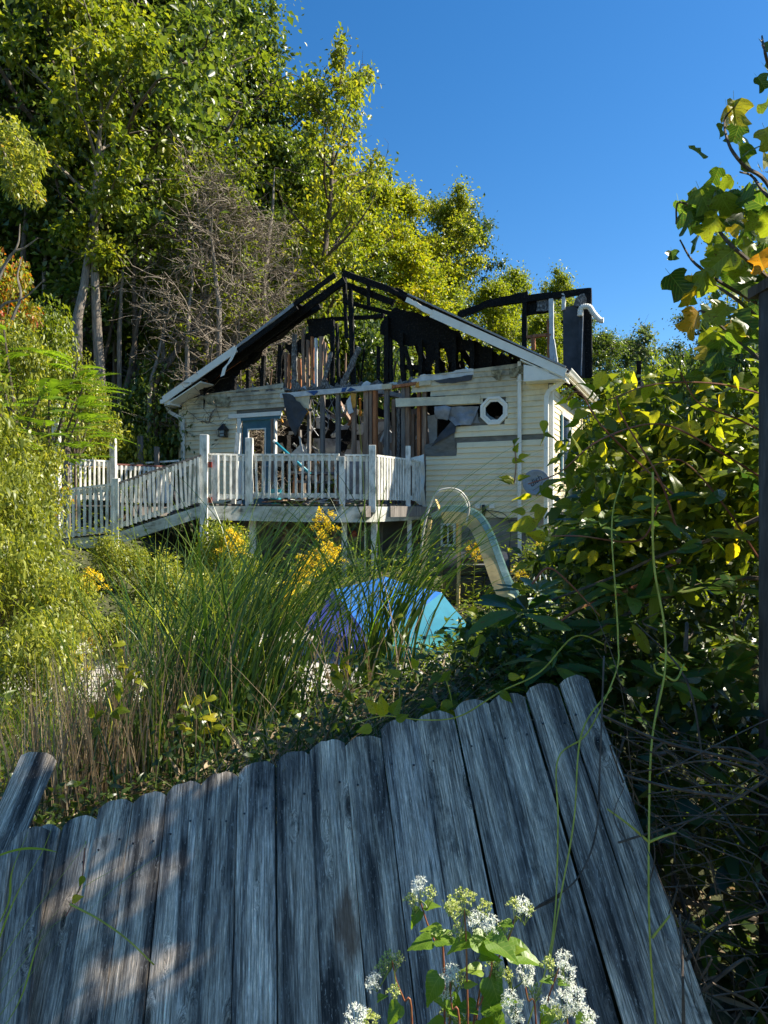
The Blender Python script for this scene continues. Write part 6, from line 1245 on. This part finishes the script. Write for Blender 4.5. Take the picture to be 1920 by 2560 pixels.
for k in range(46): tl.append((rnd.uniform(1760, 1935), rnd.uniform(470, 960), rnd.uniform(.08, .14)))
for x, y, s_ in tl:
    a = rnd.uniform(-2.4, .4) if x < 1860 else rnd.uniform(-3.1, 3.1)
    d = Vector((math.cos(a) * .8 - .4, rnd.uniform(-.5, .5), math.sin(a) * .7 - .2)); nr = Vector((rnd.gauss(0, .6), -.55 + rnd.gauss(0, .5), .55 + rnd.gauss(0, .4)))
    d.normalize(); put_leaf('tulip', T3(x, y, rnd.uniform(-.25, .25)) - d * s_ * .45, d, nr, s_ * 1.05, tt)
# ------------------------------------------------------------------ wooden pole at the right edge
pole = thing('utility_pole', 'dark wooden pole at the right edge behind the leaves', 'pole', Vector((P(1962, 1280, 2.75).x, 2.75, -2.2))); pc = pole.location
MB().smooth().tube([pc, pc + ZZ * 3.05], [.09, .09], 16).build('shaft', M['bark'], pole); MB().box(pc + ZZ * 3.07, Vector((.095, 0, 0)), Vector((0, .095, 0)), ZZ * .02).build('cap', M['bark'], pole)
# ------------------------------------------------------------------ right bush: rhododendron and vines
def branch_set(t, specs, mt, r0):
    for pl in specs:
        pts = curve_pts([P(x, y, d) for x, y, d in pl], 6); MB().tube(pts, [r0 * (1 - .7 * i / len(pts)) + .001 for i in range(len(pts))], 5).build('branch', M[mt], t)
rh = thing('rhododendron', 'big dark rhododendron with long leathery leaves filling the right side', 'shrub', Vector((1.9, 3.6, -1.9)))
rnd = random.Random(91)
twm = MB()
for k in range(520):
    x0 = rnd.uniform(1500, 2100); y0 = rnd.uniform(1500, 2700); d0 = rnd.uniform(2.5, 4.4)
    if k > 330: y0 = rnd.uniform(1900, 2800); d0 = rnd.uniform(1.9, 2.9); L_ = rnd.uniform(200, 800); a = rnd.choice([rnd.gauss(2.9, .35), rnd.gauss(.35, .3), rnd.gauss(2.6, .5)])
    x1 = x0 + math.cos(a) * L_; y1 = y0 - abs(math.sin(a)) * L_ * .7 + rnd.uniform(-50, 50)
    lim = 1424 + (y1 - 1690) * .385 + 25
    if min(x1, x0) < lim and max(y0, y1) > 1650: d0 += .0; x1 = max(x1, lim + rnd.uniform(0, 60)); x0 = max(x0, lim + 30)
    if y1 < 1680 or y0 < 1680: x1 = max(x1, 1480); x0 = max(x0, 1480)
    m0 = ((x0 + x1) / 2 + rnd.uniform(-40, 40), (y0 + y1) / 2 + rnd.uniform(-60, 20)); pts = curve_pts([P(x0, y0, d0), P(m0[0], m0[1], d0 + rnd.uniform(-.2, .2)), P(x1, y1, d0 + rnd.uniform(-.3, .3))], 5)
    r_ = rnd.choice([.0015, .002, .003, .004, .005, .009]) if k <= 330 else rnd.choice([.0012, .0018, .0025, .0035, .006]); twm.tube(pts, [r_ * (1 - .6 * i / len(pts)) for i in range(len(pts))], 4, False)
o = twm.build('twig_mass', M['twig'], rh); o['kind'] = 'stuff'
branch_set(rh, [((1900, 2300, 3.2), (1700, 2250, 3.1), (1640, 2235, 3.1), (1600, 2200, 3.1)), ((1960, 2160, 3.3), (1800, 2010, 3.2), (1650, 1960, 3.1), (1540, 1940, 3.0)), ((1990, 2120, 3.2), (1860, 2060, 3.1), (1760, 1930, 3.0), (1650, 1800, 3.0)), ((2000, 1960, 3.2), (1800, 1900, 3.2), (1600, 1840, 3.2), (1500, 1830, 3.1)), ((1960, 2480, 2.8), (1850, 2460, 2.8), (1780, 2440, 2.8), (1730, 2400, 2.8)), ((1990, 1450, 3.3), (1800, 1450, 3.3), (1600, 1520, 3.3), (1450, 1600, 3.2)), ((1990, 1250, 3.2), (1800, 1340, 3.2), (1650, 1390, 3.2), (1540, 1440, 3.2), (1380, 1500, 3.1)), ((1700, 2600, 2.7), (1720, 2350, 2.8), (1690, 2200, 2.9), (1640, 2100, 2.9))], 'twig', .012)
branch_set(rh, [((1700, 1400, 3.2), (1560, 1480, 3.2), (1450, 1520, 3.1), (1380, 1570, 3.1))], 'red_stem', .010)
nl = 0
def whorl(x, y, d, n_, s_, par, bright=None, up=.3):
    c = P(x, y, d); a0 = rnd.uniform(0, 6.28)
    for i in range(n_):
        a = a0 + 6.28 * i / n_ + rnd.uniform(-.25, .25); dd = Vector((math.cos(a), math.sin(a) * .9, up + rnd.uniform(-.55, .25))); nr = Vector((rnd.gauss(0, .25), rnd.gauss(-.25, .3), 1)); put_leaf('rhodo', c + dd.normalized() * .015, dd, nr, s_ * rnd.uniform(.75, 1.15), par)
for k in range(32):
    x = rnd.uniform(1290, 1900); y = rnd.uniform(1300, 1800); 
    if y > 1620 and x < 1330: y -= 150
    if x < 1460 and y < 1580: y += 170
    d = rnd.uniform(2.9, 3.5); whorl(x, y, d, rnd.randint(6, 8), .19, rh)
for x, y, d in ((1760, 2330, 2.7), (1900, 2280, 2.6), (1660, 1250, 3.0), (1640, 1300, 3.0), (1850, 1180, 3.2), (1500, 1320, 3.1)): whorl(x, y, d, 7, .17, rh)
for x, y, a, s_ in ((1640, 1450, -1.55, .19), (1630, 1400, -1.7, .17), (1690, 1380, .25, .13), (1700, 1372, .35, .12), (1735, 1410, -1.5, .10), (1660, 1420, -.9, .13), (1760, 1260, .5, .15), (1580, 1560, -.9, .16), (1560, 1730, .0, .14), (1380, 1670, 1.3, .08)): put_leaf('rhodo', P(x, y, 2.9), (math.cos(a), .1, math.sin(a)), (.2, -.9, .3), s_, rh)
# inner foliage mass, too dense to pick apart
cs = []; rs_ = []
for k in range(150):
    x = rnd.uniform(1330, 2050); y = rnd.uniform(1150, 2250); d = rnd.uniform(3.5, 5.0)
    if x < 1330 + max(0, y - 1600) * .45 + 60 or (x < 1480 and y < 1330): continue
    cs.append(tuple(P(x, y, d))); rs_.append(rnd.uniform(.12, .3))
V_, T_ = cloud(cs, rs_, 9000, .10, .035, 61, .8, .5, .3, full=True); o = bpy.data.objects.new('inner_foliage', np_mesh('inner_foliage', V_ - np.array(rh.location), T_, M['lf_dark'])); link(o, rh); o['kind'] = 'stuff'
cs = [tuple(P(rnd.uniform(1650, 2000), rnd.uniform(1500, 2000), rnd.uniform(4.8, 6.5))) for k in range(40)]; V_, T_ = cloud(cs, [.25] * 40, 2400, .06, .035, 62, .8, .5, .3); o = bpy.data.objects.new('inner_foliage', np_mesh('inner_foliage', V_ - np.array(rh.location), T_, M['lf_yellow'])); link(o, rh); o['kind'] = 'stuff'
cs = []
for k in range(110):
    y = rnd.uniform(1750, 2700); lim = 1424 + (y - 1690) * .385; cs.append(tuple(P(rnd.uniform(lim + 60, lim + 600), y, rnd.uniform(2.5, 3.6))))
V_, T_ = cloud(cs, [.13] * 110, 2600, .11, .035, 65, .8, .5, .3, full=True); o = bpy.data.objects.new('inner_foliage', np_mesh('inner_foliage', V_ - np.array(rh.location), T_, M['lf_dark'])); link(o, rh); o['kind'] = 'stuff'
cs = []
for k in range(150):
    x = rnd.uniform(1420, 2000); y = rnd.uniform(960, 1480); d = rnd.uniform(3.3, 3.9)
    if x < 1420 + (1200 - y) * .25 or (x < 1500 and y < 1120): continue
    cs.append(tuple(P(x, y, d)))
V_, T_ = cloud(cs, [.12] * len(cs), 3000, .085, .045, 66, .8, .5, .3, full=True); o = bpy.data.objects.new('outer_foliage', np_mesh('outer_foliage', V_ - np.array(rh.location), T_, M['lf_mid'])); link(o, rh); o['kind'] = 'stuff'
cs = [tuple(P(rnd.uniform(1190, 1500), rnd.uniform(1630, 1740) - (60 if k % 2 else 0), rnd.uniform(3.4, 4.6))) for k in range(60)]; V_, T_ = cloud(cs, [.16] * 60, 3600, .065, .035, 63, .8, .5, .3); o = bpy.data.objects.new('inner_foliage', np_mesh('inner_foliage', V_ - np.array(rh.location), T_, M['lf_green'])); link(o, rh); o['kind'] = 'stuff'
# climbing vine with toothed leaves
vn = thing('climbing_vine', 'sunlit vine with toothed yellow green leaves over the right bush', 'vine', Vector((1.6, 3.2, -1.7)))
stems = [((1990, 1250, 3.2), (1800, 1130, 3.1), (1650, 1060, 3.1), (1500, 1100, 3.0), (1400, 1180, 3.0), (1320, 1210, 3.0)), ((1960, 1000, 3.3), (1800, 960, 3.2), (1640, 960, 3.1), (1520, 1000, 3.1)), ((1700, 1250, 3.1), (1600, 1160, 3.1), (1500, 1060, 3.0), (1450, 980, 3.0), (1415, 1000, 3.0)), ((1650, 1250, 3.1), (1600, 1350, 3.1), (1450, 1340, 3.0), (1380, 1340, 3.0)), ((1980, 1120, 3.2), (1850, 1050, 3.1), (1750, 1010, 3.1), (1700, 930, 3.1)), ((1700, 1350, 3.0), (1650, 1200, 3.0), (1560, 1050, 3.0), (1540, 990, 3.0)), ((1900, 1400, 3.1), (1800, 1250, 3.1), (1700, 1150, 3.1), (1600, 1180, 3.0)), ((1330, 1460, 2.9), (1370, 1420, 2.9), (1420, 1455, 2.9), (1500, 1540, 2.9))]
branch_set(vn, stems, 'red_stem', .0045)
lp = [(1420, 975, .11), (1470, 965, .08), (1440, 1010, .10), (1460, 1020, .09), (1430, 1060, .11), (1490, 1020, .09), (1360, 1065, .06), (1375, 1090, .07), (1440, 1095, .12), (1395, 1115, .08), (1380, 1205, .15), (1430, 1200, .11), (1310, 1310, .14), (1375, 1310, .10), (1340, 1270, .08), (1500, 1230, .12), (1520, 1160, .13), (1460, 1130, .14), (1550, 1040, .10), (1600, 1000, .12), (1560, 1010, .10), (1640, 960, .12), (1690, 930, .10), (1680, 1000, .12), (1750, 960, .12), (1800, 930, .12), (1740, 940, .11), (1620, 980, .10), (1860, 960, .13), (1900, 1000, .13), (1880, 1080, .12), (1780, 1060, .11), (1720, 1070, .12), (1650, 1080, .12), (1610, 1060, .10), (1580, 1100, .12), (1550, 1230, .13), (1600, 1200, .13), (1640, 1160, .12), (1600, 1270, .12), (1680, 1200, .11), (1540, 1290, .11), (1480, 1280, .12), (1450, 1240, .12), (1410, 1260, .10), (1350, 1285, .10), (1820, 1150, .12), (1770, 1180, .12), (1900, 1180, .12), (1480, 1400, .10), (1430, 1390, .10), (1520, 1440, .10), (1570, 1380, .10), (1700, 1290, .10), (1520, 1570, .08), (1610, 1560, .08), (1590, 1590, .09), (1790, 1610, .08), (1770, 1660, .07), (1850, 1640, .07), (1280, 1510, .07), (1220, 1480, .08), (1240, 1560, .07), (1180, 1530, .07), (1200, 1600, .07), (1270, 1740, .06), (1105, 1700, .05), (1000, 1540, .05), (1010, 1600, .05), (1100, 1580, .06), (1070, 1660, .05)]
for k in range(215): lp.append((rnd.gauss(1680, 150), rnd.uniform(930, 1420), rnd.uniform(.05, .11)))
for x, y, s_ in lp:
    if x < 1390 + max(0, (1080 - y)) * .2 and y < 1080 and (x, y) not in [(a, b) for a, b, c in lp[:20]]: continue
    if x > 1990: continue
    a = rnd.gauss(3.4, .9); d = Vector((math.cos(a), rnd.uniform(-.5, .3), math.sin(a) * .7 - .15)).normalized(); nr = Vector((rnd.gauss(0.1, .5), -.35 + rnd.gauss(0, .5), .7 + rnd.gauss(0, .35)))
    s_ *= rnd.uniform(.6, .98); put_leaf('ovate', P(x, y, rnd.uniform(3.1, 3.5)) - d * s_ * .5, d, nr, s_ * 1.1, vn)
MB().tube(curve_pts([P(x, y, 3.0) for x, y in ((1285, 1210), (1290, 1160), (1284, 1100))], 5), .003, 4).build('branch', M['red_stem'], vn)
for x, y, s_ in ((1285, 1205, .07), (1275, 1210, .05), (1295, 1200, .05), (1280, 1155, .05), (1296, 1145, .05), (1288, 1130, .04), (1284, 1110, .035)): put_leaf('ovate', P(x, y, 3.0), (rnd.uniform(-1, 1), -.2, .2), (0, -.7, .6), s_, vn)
# yellow green bindweed stems hanging in front
def hanging(label, specs, r0=.0042, mt='vine_stem', leaves=(), name='hanging_vine'):
    p = specs[0][0]; t = thing(name, label, 'vine', P(p[0], p[1], p[2]))
    for pl in specs:
        pts = curve_pts([P(x, y, d) for x, y, d in pl], 8); MB().smooth().tube(pts, [r0 * (1 - .35 * i / len(pts)) for i in range(len(pts))], 6).build('stem', M[mt], t)
    for x, y, d, a, s_ in leaves: put_leaf('ovate', P(x, y, d), (math.cos(a), -.2, math.sin(a)), (0.1, -.8, .5), s_, t)
    return t
hanging('long straight yellow green vine hanging down right of the fence', [((1632, 1180, 2.4), (1634, 1400, 2.4), (1660, 1560, 2.35), (1662, 1680, 2.3), (1630, 1850, 2.2), (1622, 2100, 2.1), (1624, 2330, 2.0), (1640, 2580, 1.95)), ((1622, 2105, 2.1), (1570, 2060, 2.1), (1518, 2022, 2.12)), ((1622, 2105, 2.1), (1660, 2090, 2.1), (1690, 2082, 2.12)), ((1630, 2345, 2.0), (1650, 2320, 2.0), (1675, 2288, 2.0)), ((1660, 1690, 2.3), (1640, 1680, 2.3), (1635, 1660, 2.3)), ((1664, 1690, 2.3), (1690, 1700, 2.3), (1710, 1660, 2.35))], .0042)
hanging('forked yellow green vine looping down over the right fence boards', [((1540, 1500, 2.5), (1545, 1600, 2.45), (1540, 1680, 2.4), (1470, 1830, 2.3), (1396, 1895, 2.2), (1395, 2050, 2.1), (1390, 2250, 2.0), (1370, 2400, 1.9), (1320, 2560, 1.85)), ((1530, 1720, 2.4), (1455, 1830, 2.25), (1435, 2050, 2.1), (1400, 2250, 2.0), (1372, 2420, 1.9)), ((1540, 1500, 2.5), (1530, 1300, 2.6), (1560, 1180, 2.7))], .0032)
hanging('dark dead vine twig crossing the right fence boards', [((1510, 1640, 2.4), (1500, 1900, 2.25), (1490, 2080, 2.15), (1440, 2200, 2.05), (1345, 2265, 2.0)), ((1400, 2240, 2.02), (1250, 2330, 1.98), (1080, 2560, 1.9))], .0034, 'bark')
hanging('thin yellow vine creeping along the fence top', [((1530, 1620, 3.0), (1440, 1590, 2.95), (1350, 1680, 2.8), (1250, 1730, 2.75), (1150, 1790, 2.7), (1060, 1800, 2.7), (960, 1790, 2.75), (880, 1810, 2.75))], .0036, 'vine_stem', [(1270, 1690, 2.75, 0, .05), (1250, 1730, 2.7, -.5, .06), (1110, 1700, 2.8, 1, .05), (1040, 1670, 2.8, 2, .05), (1000, 1690, 2.8, 2.5, .05), (1180, 1640, 2.8, 1, .05), (930, 1820, 2.7, 3.3, .06), (990, 1800, 2.7, .5, .05), (960, 1790, 2.7, 1.7, .08), (945, 1780, 2.7, 2.3, .07), (980, 1785, 2.7, 1.1, .07)])
hanging('rusty reddish dry leaf stalk lying on the left fence boards', [((212, 2120, 2.45), (205, 2200, 2.4), (190, 2240, 2.35), (165, 2290, 2.3))], .003, 'red_stem', [(210, 2190, 2.38, -2, .035), (180, 2250, 2.33, .4, .04)], 'dry_weed')
hanging('curved green stalk arching across the lower left boards', [((175, 2260, 2.1), (250, 2300, 2.05), (320, 2350, 2.0), (385, 2412, 2.0))], .003, 'vine_stem', (), 'grass_stalk')
# small leafy sprigs poking through the grass
for k, (x, y, d, lab) in enumerate([(270, 1770, 3.6, 'bramble sprig in the dry grass at the left'), (470, 1790, 3.7, 'bright green sprig in the middle of the tall grass'), (520, 1790, 3.7, 'pair of pale leaves right of the grass sprig'), (300, 1650, 3.8, 'bramble sprig over the tall grass base'), (1120, 1740, 3.0, 'small sprig on the fence top near the umbrella'), (860, 1700, 3.2, 'sprig among the straw behind the fence')]):
    t = thing('leafy_sprig', lab, 'sprig', P(x, y + 60, d)); MB().tube(curve_pts([P(x, y + 90, d), P(x + 10, y + 20, d), P(x - 10, y - 60, d)], 4), .003, 4).build('stem', M['vine_stem'], t)
    for j in range(9): a = rnd.uniform(0, 6.28); put_leaf('ovate', P(x + rnd.uniform(-40, 40), y + rnd.uniform(-60, 50), d), (math.cos(a), -.3, math.sin(a) * .6), (0, -.4, .8), rnd.uniform(.06, .09), t)
# ------------------------------------------------------------------ white snakeroot in front of the fence
def floret_mesh(seed, n, r0, white):
    rr_ = np.random.RandomState(seed); cs_ = []; 
    for i in range(n):
        a = rr_.uniform(0, 6.28); rr2 = r0 * math.sqrt(rr_.rand()); cs_.append((math.cos(a) * rr2, math.sin(a) * rr2 * .9, .45 * r0 * (1 - (rr2 / r0) ** 2) + rr_.uniform(-.006, .006)))
    m_ = 16 if white else 7
    m_ = 12 if white else 7
    V_, T_ = cloud(cs_, [.0022 if white else .0034] * n, n * m_, .0085 if white else .0055, .0022 if white else .0045, seed, 1, 1.5, -.2, shell=.2)
    return np_mesh('flower_head' if white else 'bud_cluster', V_, T_, M['petal' if white else 'bud']), cs_
FM = [floret_mesh(71, 34, .036, True), floret_mesh(72, 24, .029, True), floret_mesh(73, 30, .025, False), floret_mesh(74, 22, .02, False)]
def flower(t, x, y, d, k, root, s_=1.0):
    c = P(x, y, d); me, cs_ = FM[k]; o = bpy.data.objects.new(me.name.split('.')[0], me); link(o, t); tilt = Matrix.Rotation(-.5 + rnd.uniform(-.25, .25), 4, 'X').inverted() @ Matrix.Rotation(rnd.uniform(-.4, .4), 4, 'Y')
    o.matrix_local = Matrix.Translation(c - t.location) @ tilt @ Matrix.Scale(s_ * .82, 4)
    mb = MB(); n_ = c - ZZ * .032 * s_ + (root - c).normalized() * .01
    for q in cs_[::5]: mb.tube([n_, tilt @ Vector(q) * s_ * .82 + c], .0007, 3, False)
    mb.tube(curve_pts([n_, n_.lerp(root, .5) + Vector((.004, 0, 0)), root], 3), .0016, 5); mb.build('flower_stalk', M['green_stem'], t)
SD = 1.62
plants = [
 ('tallest white snakeroot with reddish stems in front of the right fence boards', [((1170, 2620), (1168, 2480), (1165, 2340), (1160, 2270))], [(1130, 2275, 2), (1170, 2245, 2), (1210, 2270, 2), (1190, 2300, 1), (1225, 2310, 1), (1145, 2330, 3), (1150, 2240, 3), (1125, 2262, 2)], [(1180, 2340, -.6, .075), (1215, 2345, -.35, .085), (1105, 2320, 3.0, .05), (1130, 2345, 2.8, .05), (1200, 2390, -.1, .05), (1180, 2350, 3.3, .06)]),
 ('snakeroot stem leaning left with one high flower head', [((1110, 2430), (1085, 2350), (1065, 2300), (1050, 2250))], [(1050, 2215, 1), (1075, 2235, 3), (1028, 2250, 3)], [(1052, 2275, -2.4, .045), (1060, 2265, .2, .04), (1080, 2350, 3.3, .06), (1088, 2350, .2, .06)]),
 ('snakeroot stem leaning right with a white flower head and one long leaf', [((1190, 2560), (1230, 2430), (1270, 2350), (1290, 2290))], [(1305, 2265, 1), (1285, 2262, 3), (1320, 2275, 3), (1255, 2325, 3)], [(1265, 2370, -.25, .09), (1280, 2310, 3.0, .035), (1275, 2380, .4, .04)]),
 ('short snakeroot at the left with a drooping leaf', [((1030, 2560), (1010, 2500), (990, 2450), (980, 2400))], [(970, 2395, 3), (995, 2400, 3), (935, 2455, 1), (955, 2420, 3), (985, 2480, 3)], [(1000, 2510, -2.2, .06), (945, 2500, .5, .03)]),
 ('lowest snakeroot with a broad white head at the bottom edge', [((905, 2650), (900, 2600), (895, 2560))], [(890, 2545, 0), (925, 2550, 2)], []),
 ('leafy snakeroot middle stem with a white head over heart shaped leaves', [((1150, 2600), (1130, 2520), (1125, 2450))], [(1128, 2435, 1), (1110, 2470, 0), (1150, 2450, 3)], [(1100, 2440, -2.3, .07), (1215, 2420, -1.2, .0001), (1160, 2460, .3, .03)]),
 ('snakeroot with two big heart shaped leaves left of the hanging vine', [((1180, 2620), (1205, 2500), (1225, 2440), (1230, 2400))], [(1232, 2410, 3), (1245, 2425, 3)], [(1205, 2425, 2.9, .05), (1225, 2440, -1.2, .085), (1205, 2515, .4, .08), (1190, 2520, 2.9, .055), (1220, 2540, -.8, .08)]),
 ('rightmost snakeroot with a tall white head beside the vine', [((1350, 2600), (1370, 2500), (1390, 2440), (1400, 2410))], [(1408, 2400, 1), (1415, 2440, 0), (1372, 2410, 3)], [(1395, 2455, .2, .03), (1380, 2450, 3.0, .03)]),
 ('snakeroot with the largest white head at the lower right', [((1420, 2650), (1420, 2580), (1415, 2530))], [(1410, 2510, 0), (1440, 2500, 0), (1370, 2520, 1), (1390, 2535, 3)], [(1372, 2520, -2.0, .05), (1440, 2550, .2, .04)]),
 ('snakeroot with a shaded grey white head behind the vine', [((1340, 2560), (1320, 2500), (1310, 2450))], [(1312, 2430, 0), (1268, 2440, 3), (1340, 2480, 3)], []),
 ('low snakeroot with a white head between leaves at the bottom', [((1290, 2650), (1288, 2580), (1285, 2540))], [(1285, 2525, 0), (1275, 2500, 1)], [(1250, 2570, 1.8, .06)]),
 ('bottom leafy snakeroot of bright leaves at the lower edge', [((1130, 2700), (1120, 2600), (1125, 2540))], [(1150, 2545, 2), (1120, 2530, 3)], [(1150, 2530, 2.6, .08), (1110, 2560, 3.0, .05), (1140, 2600, .5, .09), (1210, 2590, .4, .1), (1260, 2580, 2.7, .08), (1290, 2600, .3, .05)]),
 ('small snakeroot flower in the lower right corner of the group', [((1490, 2700), (1480, 2620), (1470, 2570))], [(1470, 2548, 1)], [])]
for k, (lab, st, fl, lv) in enumerate(plants):
    dd = SD + rnd.uniform(-.12, .12) + (.15 if 'shaded' in lab else 0); b_ = P(st[0][0][0], st[0][0][1], dd); t = thing('snakeroot', lab, 'flower', Vector((b_.x, b_.y, terrain(b_.x, b_.y))), 'white snakeroot plants')
    pts = curve_pts([Vector((b_.x, b_.y, terrain(b_.x, b_.y)))] + [P(x, y, dd) for x, y in st[0]], 6); MB().smooth().tube(pts, [.0030 * (1 - .5 * i / len(pts)) for i in range(len(pts))], 6).build('stem', M['red_stem'], t)
    tip = pts[-1]; up_ = pts[-4]
    for x, y, q in fl: flower(t, x, y, dd + rnd.uniform(-.03, .03), q, tip if abs(y - st[0][-1][1]) < 70 else up_)
    for x, y, a, s_ in lv:
        if s_ > .01: put_leaf('heart', P(x, y, dd), (math.cos(a), -.25, math.sin(a)), (0, -.35, .9), s_, t)
# ------------------------------------------------------------------ unseen tree added on the right, crown shaped to shade fence and bush
st_ = thing('added_shade_tree', 'unseen tree added outside the right edge, its crown shaped to shade the fence', 'tree', Vector((4.0, 2.2, -2.1)))
rs = random.Random(123); cen = []; tk = [Vector((4.0, 2.2, -2.3)), Vector((3.95, 2.2, -.6)), Vector((3.8, 2.3, 1.0)), Vector((3.6, 2.3, 2.6)), Vector((3.5, 2.4, 4.2))]
SNK = [Vector((x, 1.62, z)) for x in (-.08, .08, .22, .36, .48) for z in (-.85, -1.0, -1.15, -1.3)]
DAP = [on_fence(x, y) + (q,) for x, y, q in ((230, 2360, .15), (330, 2310, .13), (520, 2200, .10), (440, 2260, .11), (120, 2450, .14), (250, 2510, .10), (590, 2240, .05), (640, 2200, .04), (390, 2140, .06), (60, 2340, .08), (1480, 2520, .05))]  # fence spots where the added crown is left open for sun dapples
tries = 0
while len(cen) < 1250 and tries < 120000:
    tries += 1; c = Vector((rs.uniform(2.0, 5.2), rs.uniform(.5, 4.8), rs.uniform(-1.2, 6.0)))
    if c.x < .62 * c.y + .45: continue
    t_ = (c - F0).dot(fn) / SUN.dot(fn); q = c - SUN * t_ - F0; a_, l_ = q.dot(d2), q.dot(d1)
    if not (-2.1 < a_ < 3.6 and -2.4 < l_ < .75): continue
    k_ = (c.x - 1.4) / SUN.x; c1 = c - SUN * k_
    if 3.0 < c1.y < 3.75 and -.25 < c1.z < 1.2: continue
    k_ = (c.x - 2.0) / SUN.x; c1 = c - SUN * k_
    if 3.0 < c1.y < 3.9 and -.2 < c1.z < 1.4: continue
    k_ = (c.x - 1.7) / SUN.x; c1 = c - SUN * k_
    if 3.3 < c1.y < 3.95 and .5 < c1.z < 2.4: continue
    if any((c - s0 - SUN * (c - s0).dot(SUN)).length < .36 for s0 in SNK): continue
    if any(math.hypot((a_ - da) , (l_ - dl) * .8) < dr + .23 for da, dl, dr in DAP): continue
    cen.append(c)
V_, T_ = cloud([tuple(c) for c in cen], [.19] * len(cen), 42000, .12, .085, 124, .9, .5, .3)
tb_ = MB().smooth(); tb_.tube(curve_pts(tk, 4), [.11 - .006 * i for i in range(17)], 8); tb_.build('trunk', M['bark'], st_)
br_ = MB()
for c in cen[::6]:
    s0 = tk[min(4, max(1, int((c.z + 1.5) / 1.6)))]; br_.tube(curve_pts([s0, s0.lerp(c, .5) + ZZ * .1, c], 3), [.02 - .0025 * i for i in range(7)], 4)
o = br_.build('limb', M['bark'], st_); o['kind'] = 'stuff'
link(bpy.data.objects.new('crown', np_mesh('crown', V_ - np.array(st_.location), T_, M['lf_mid'])), st_)
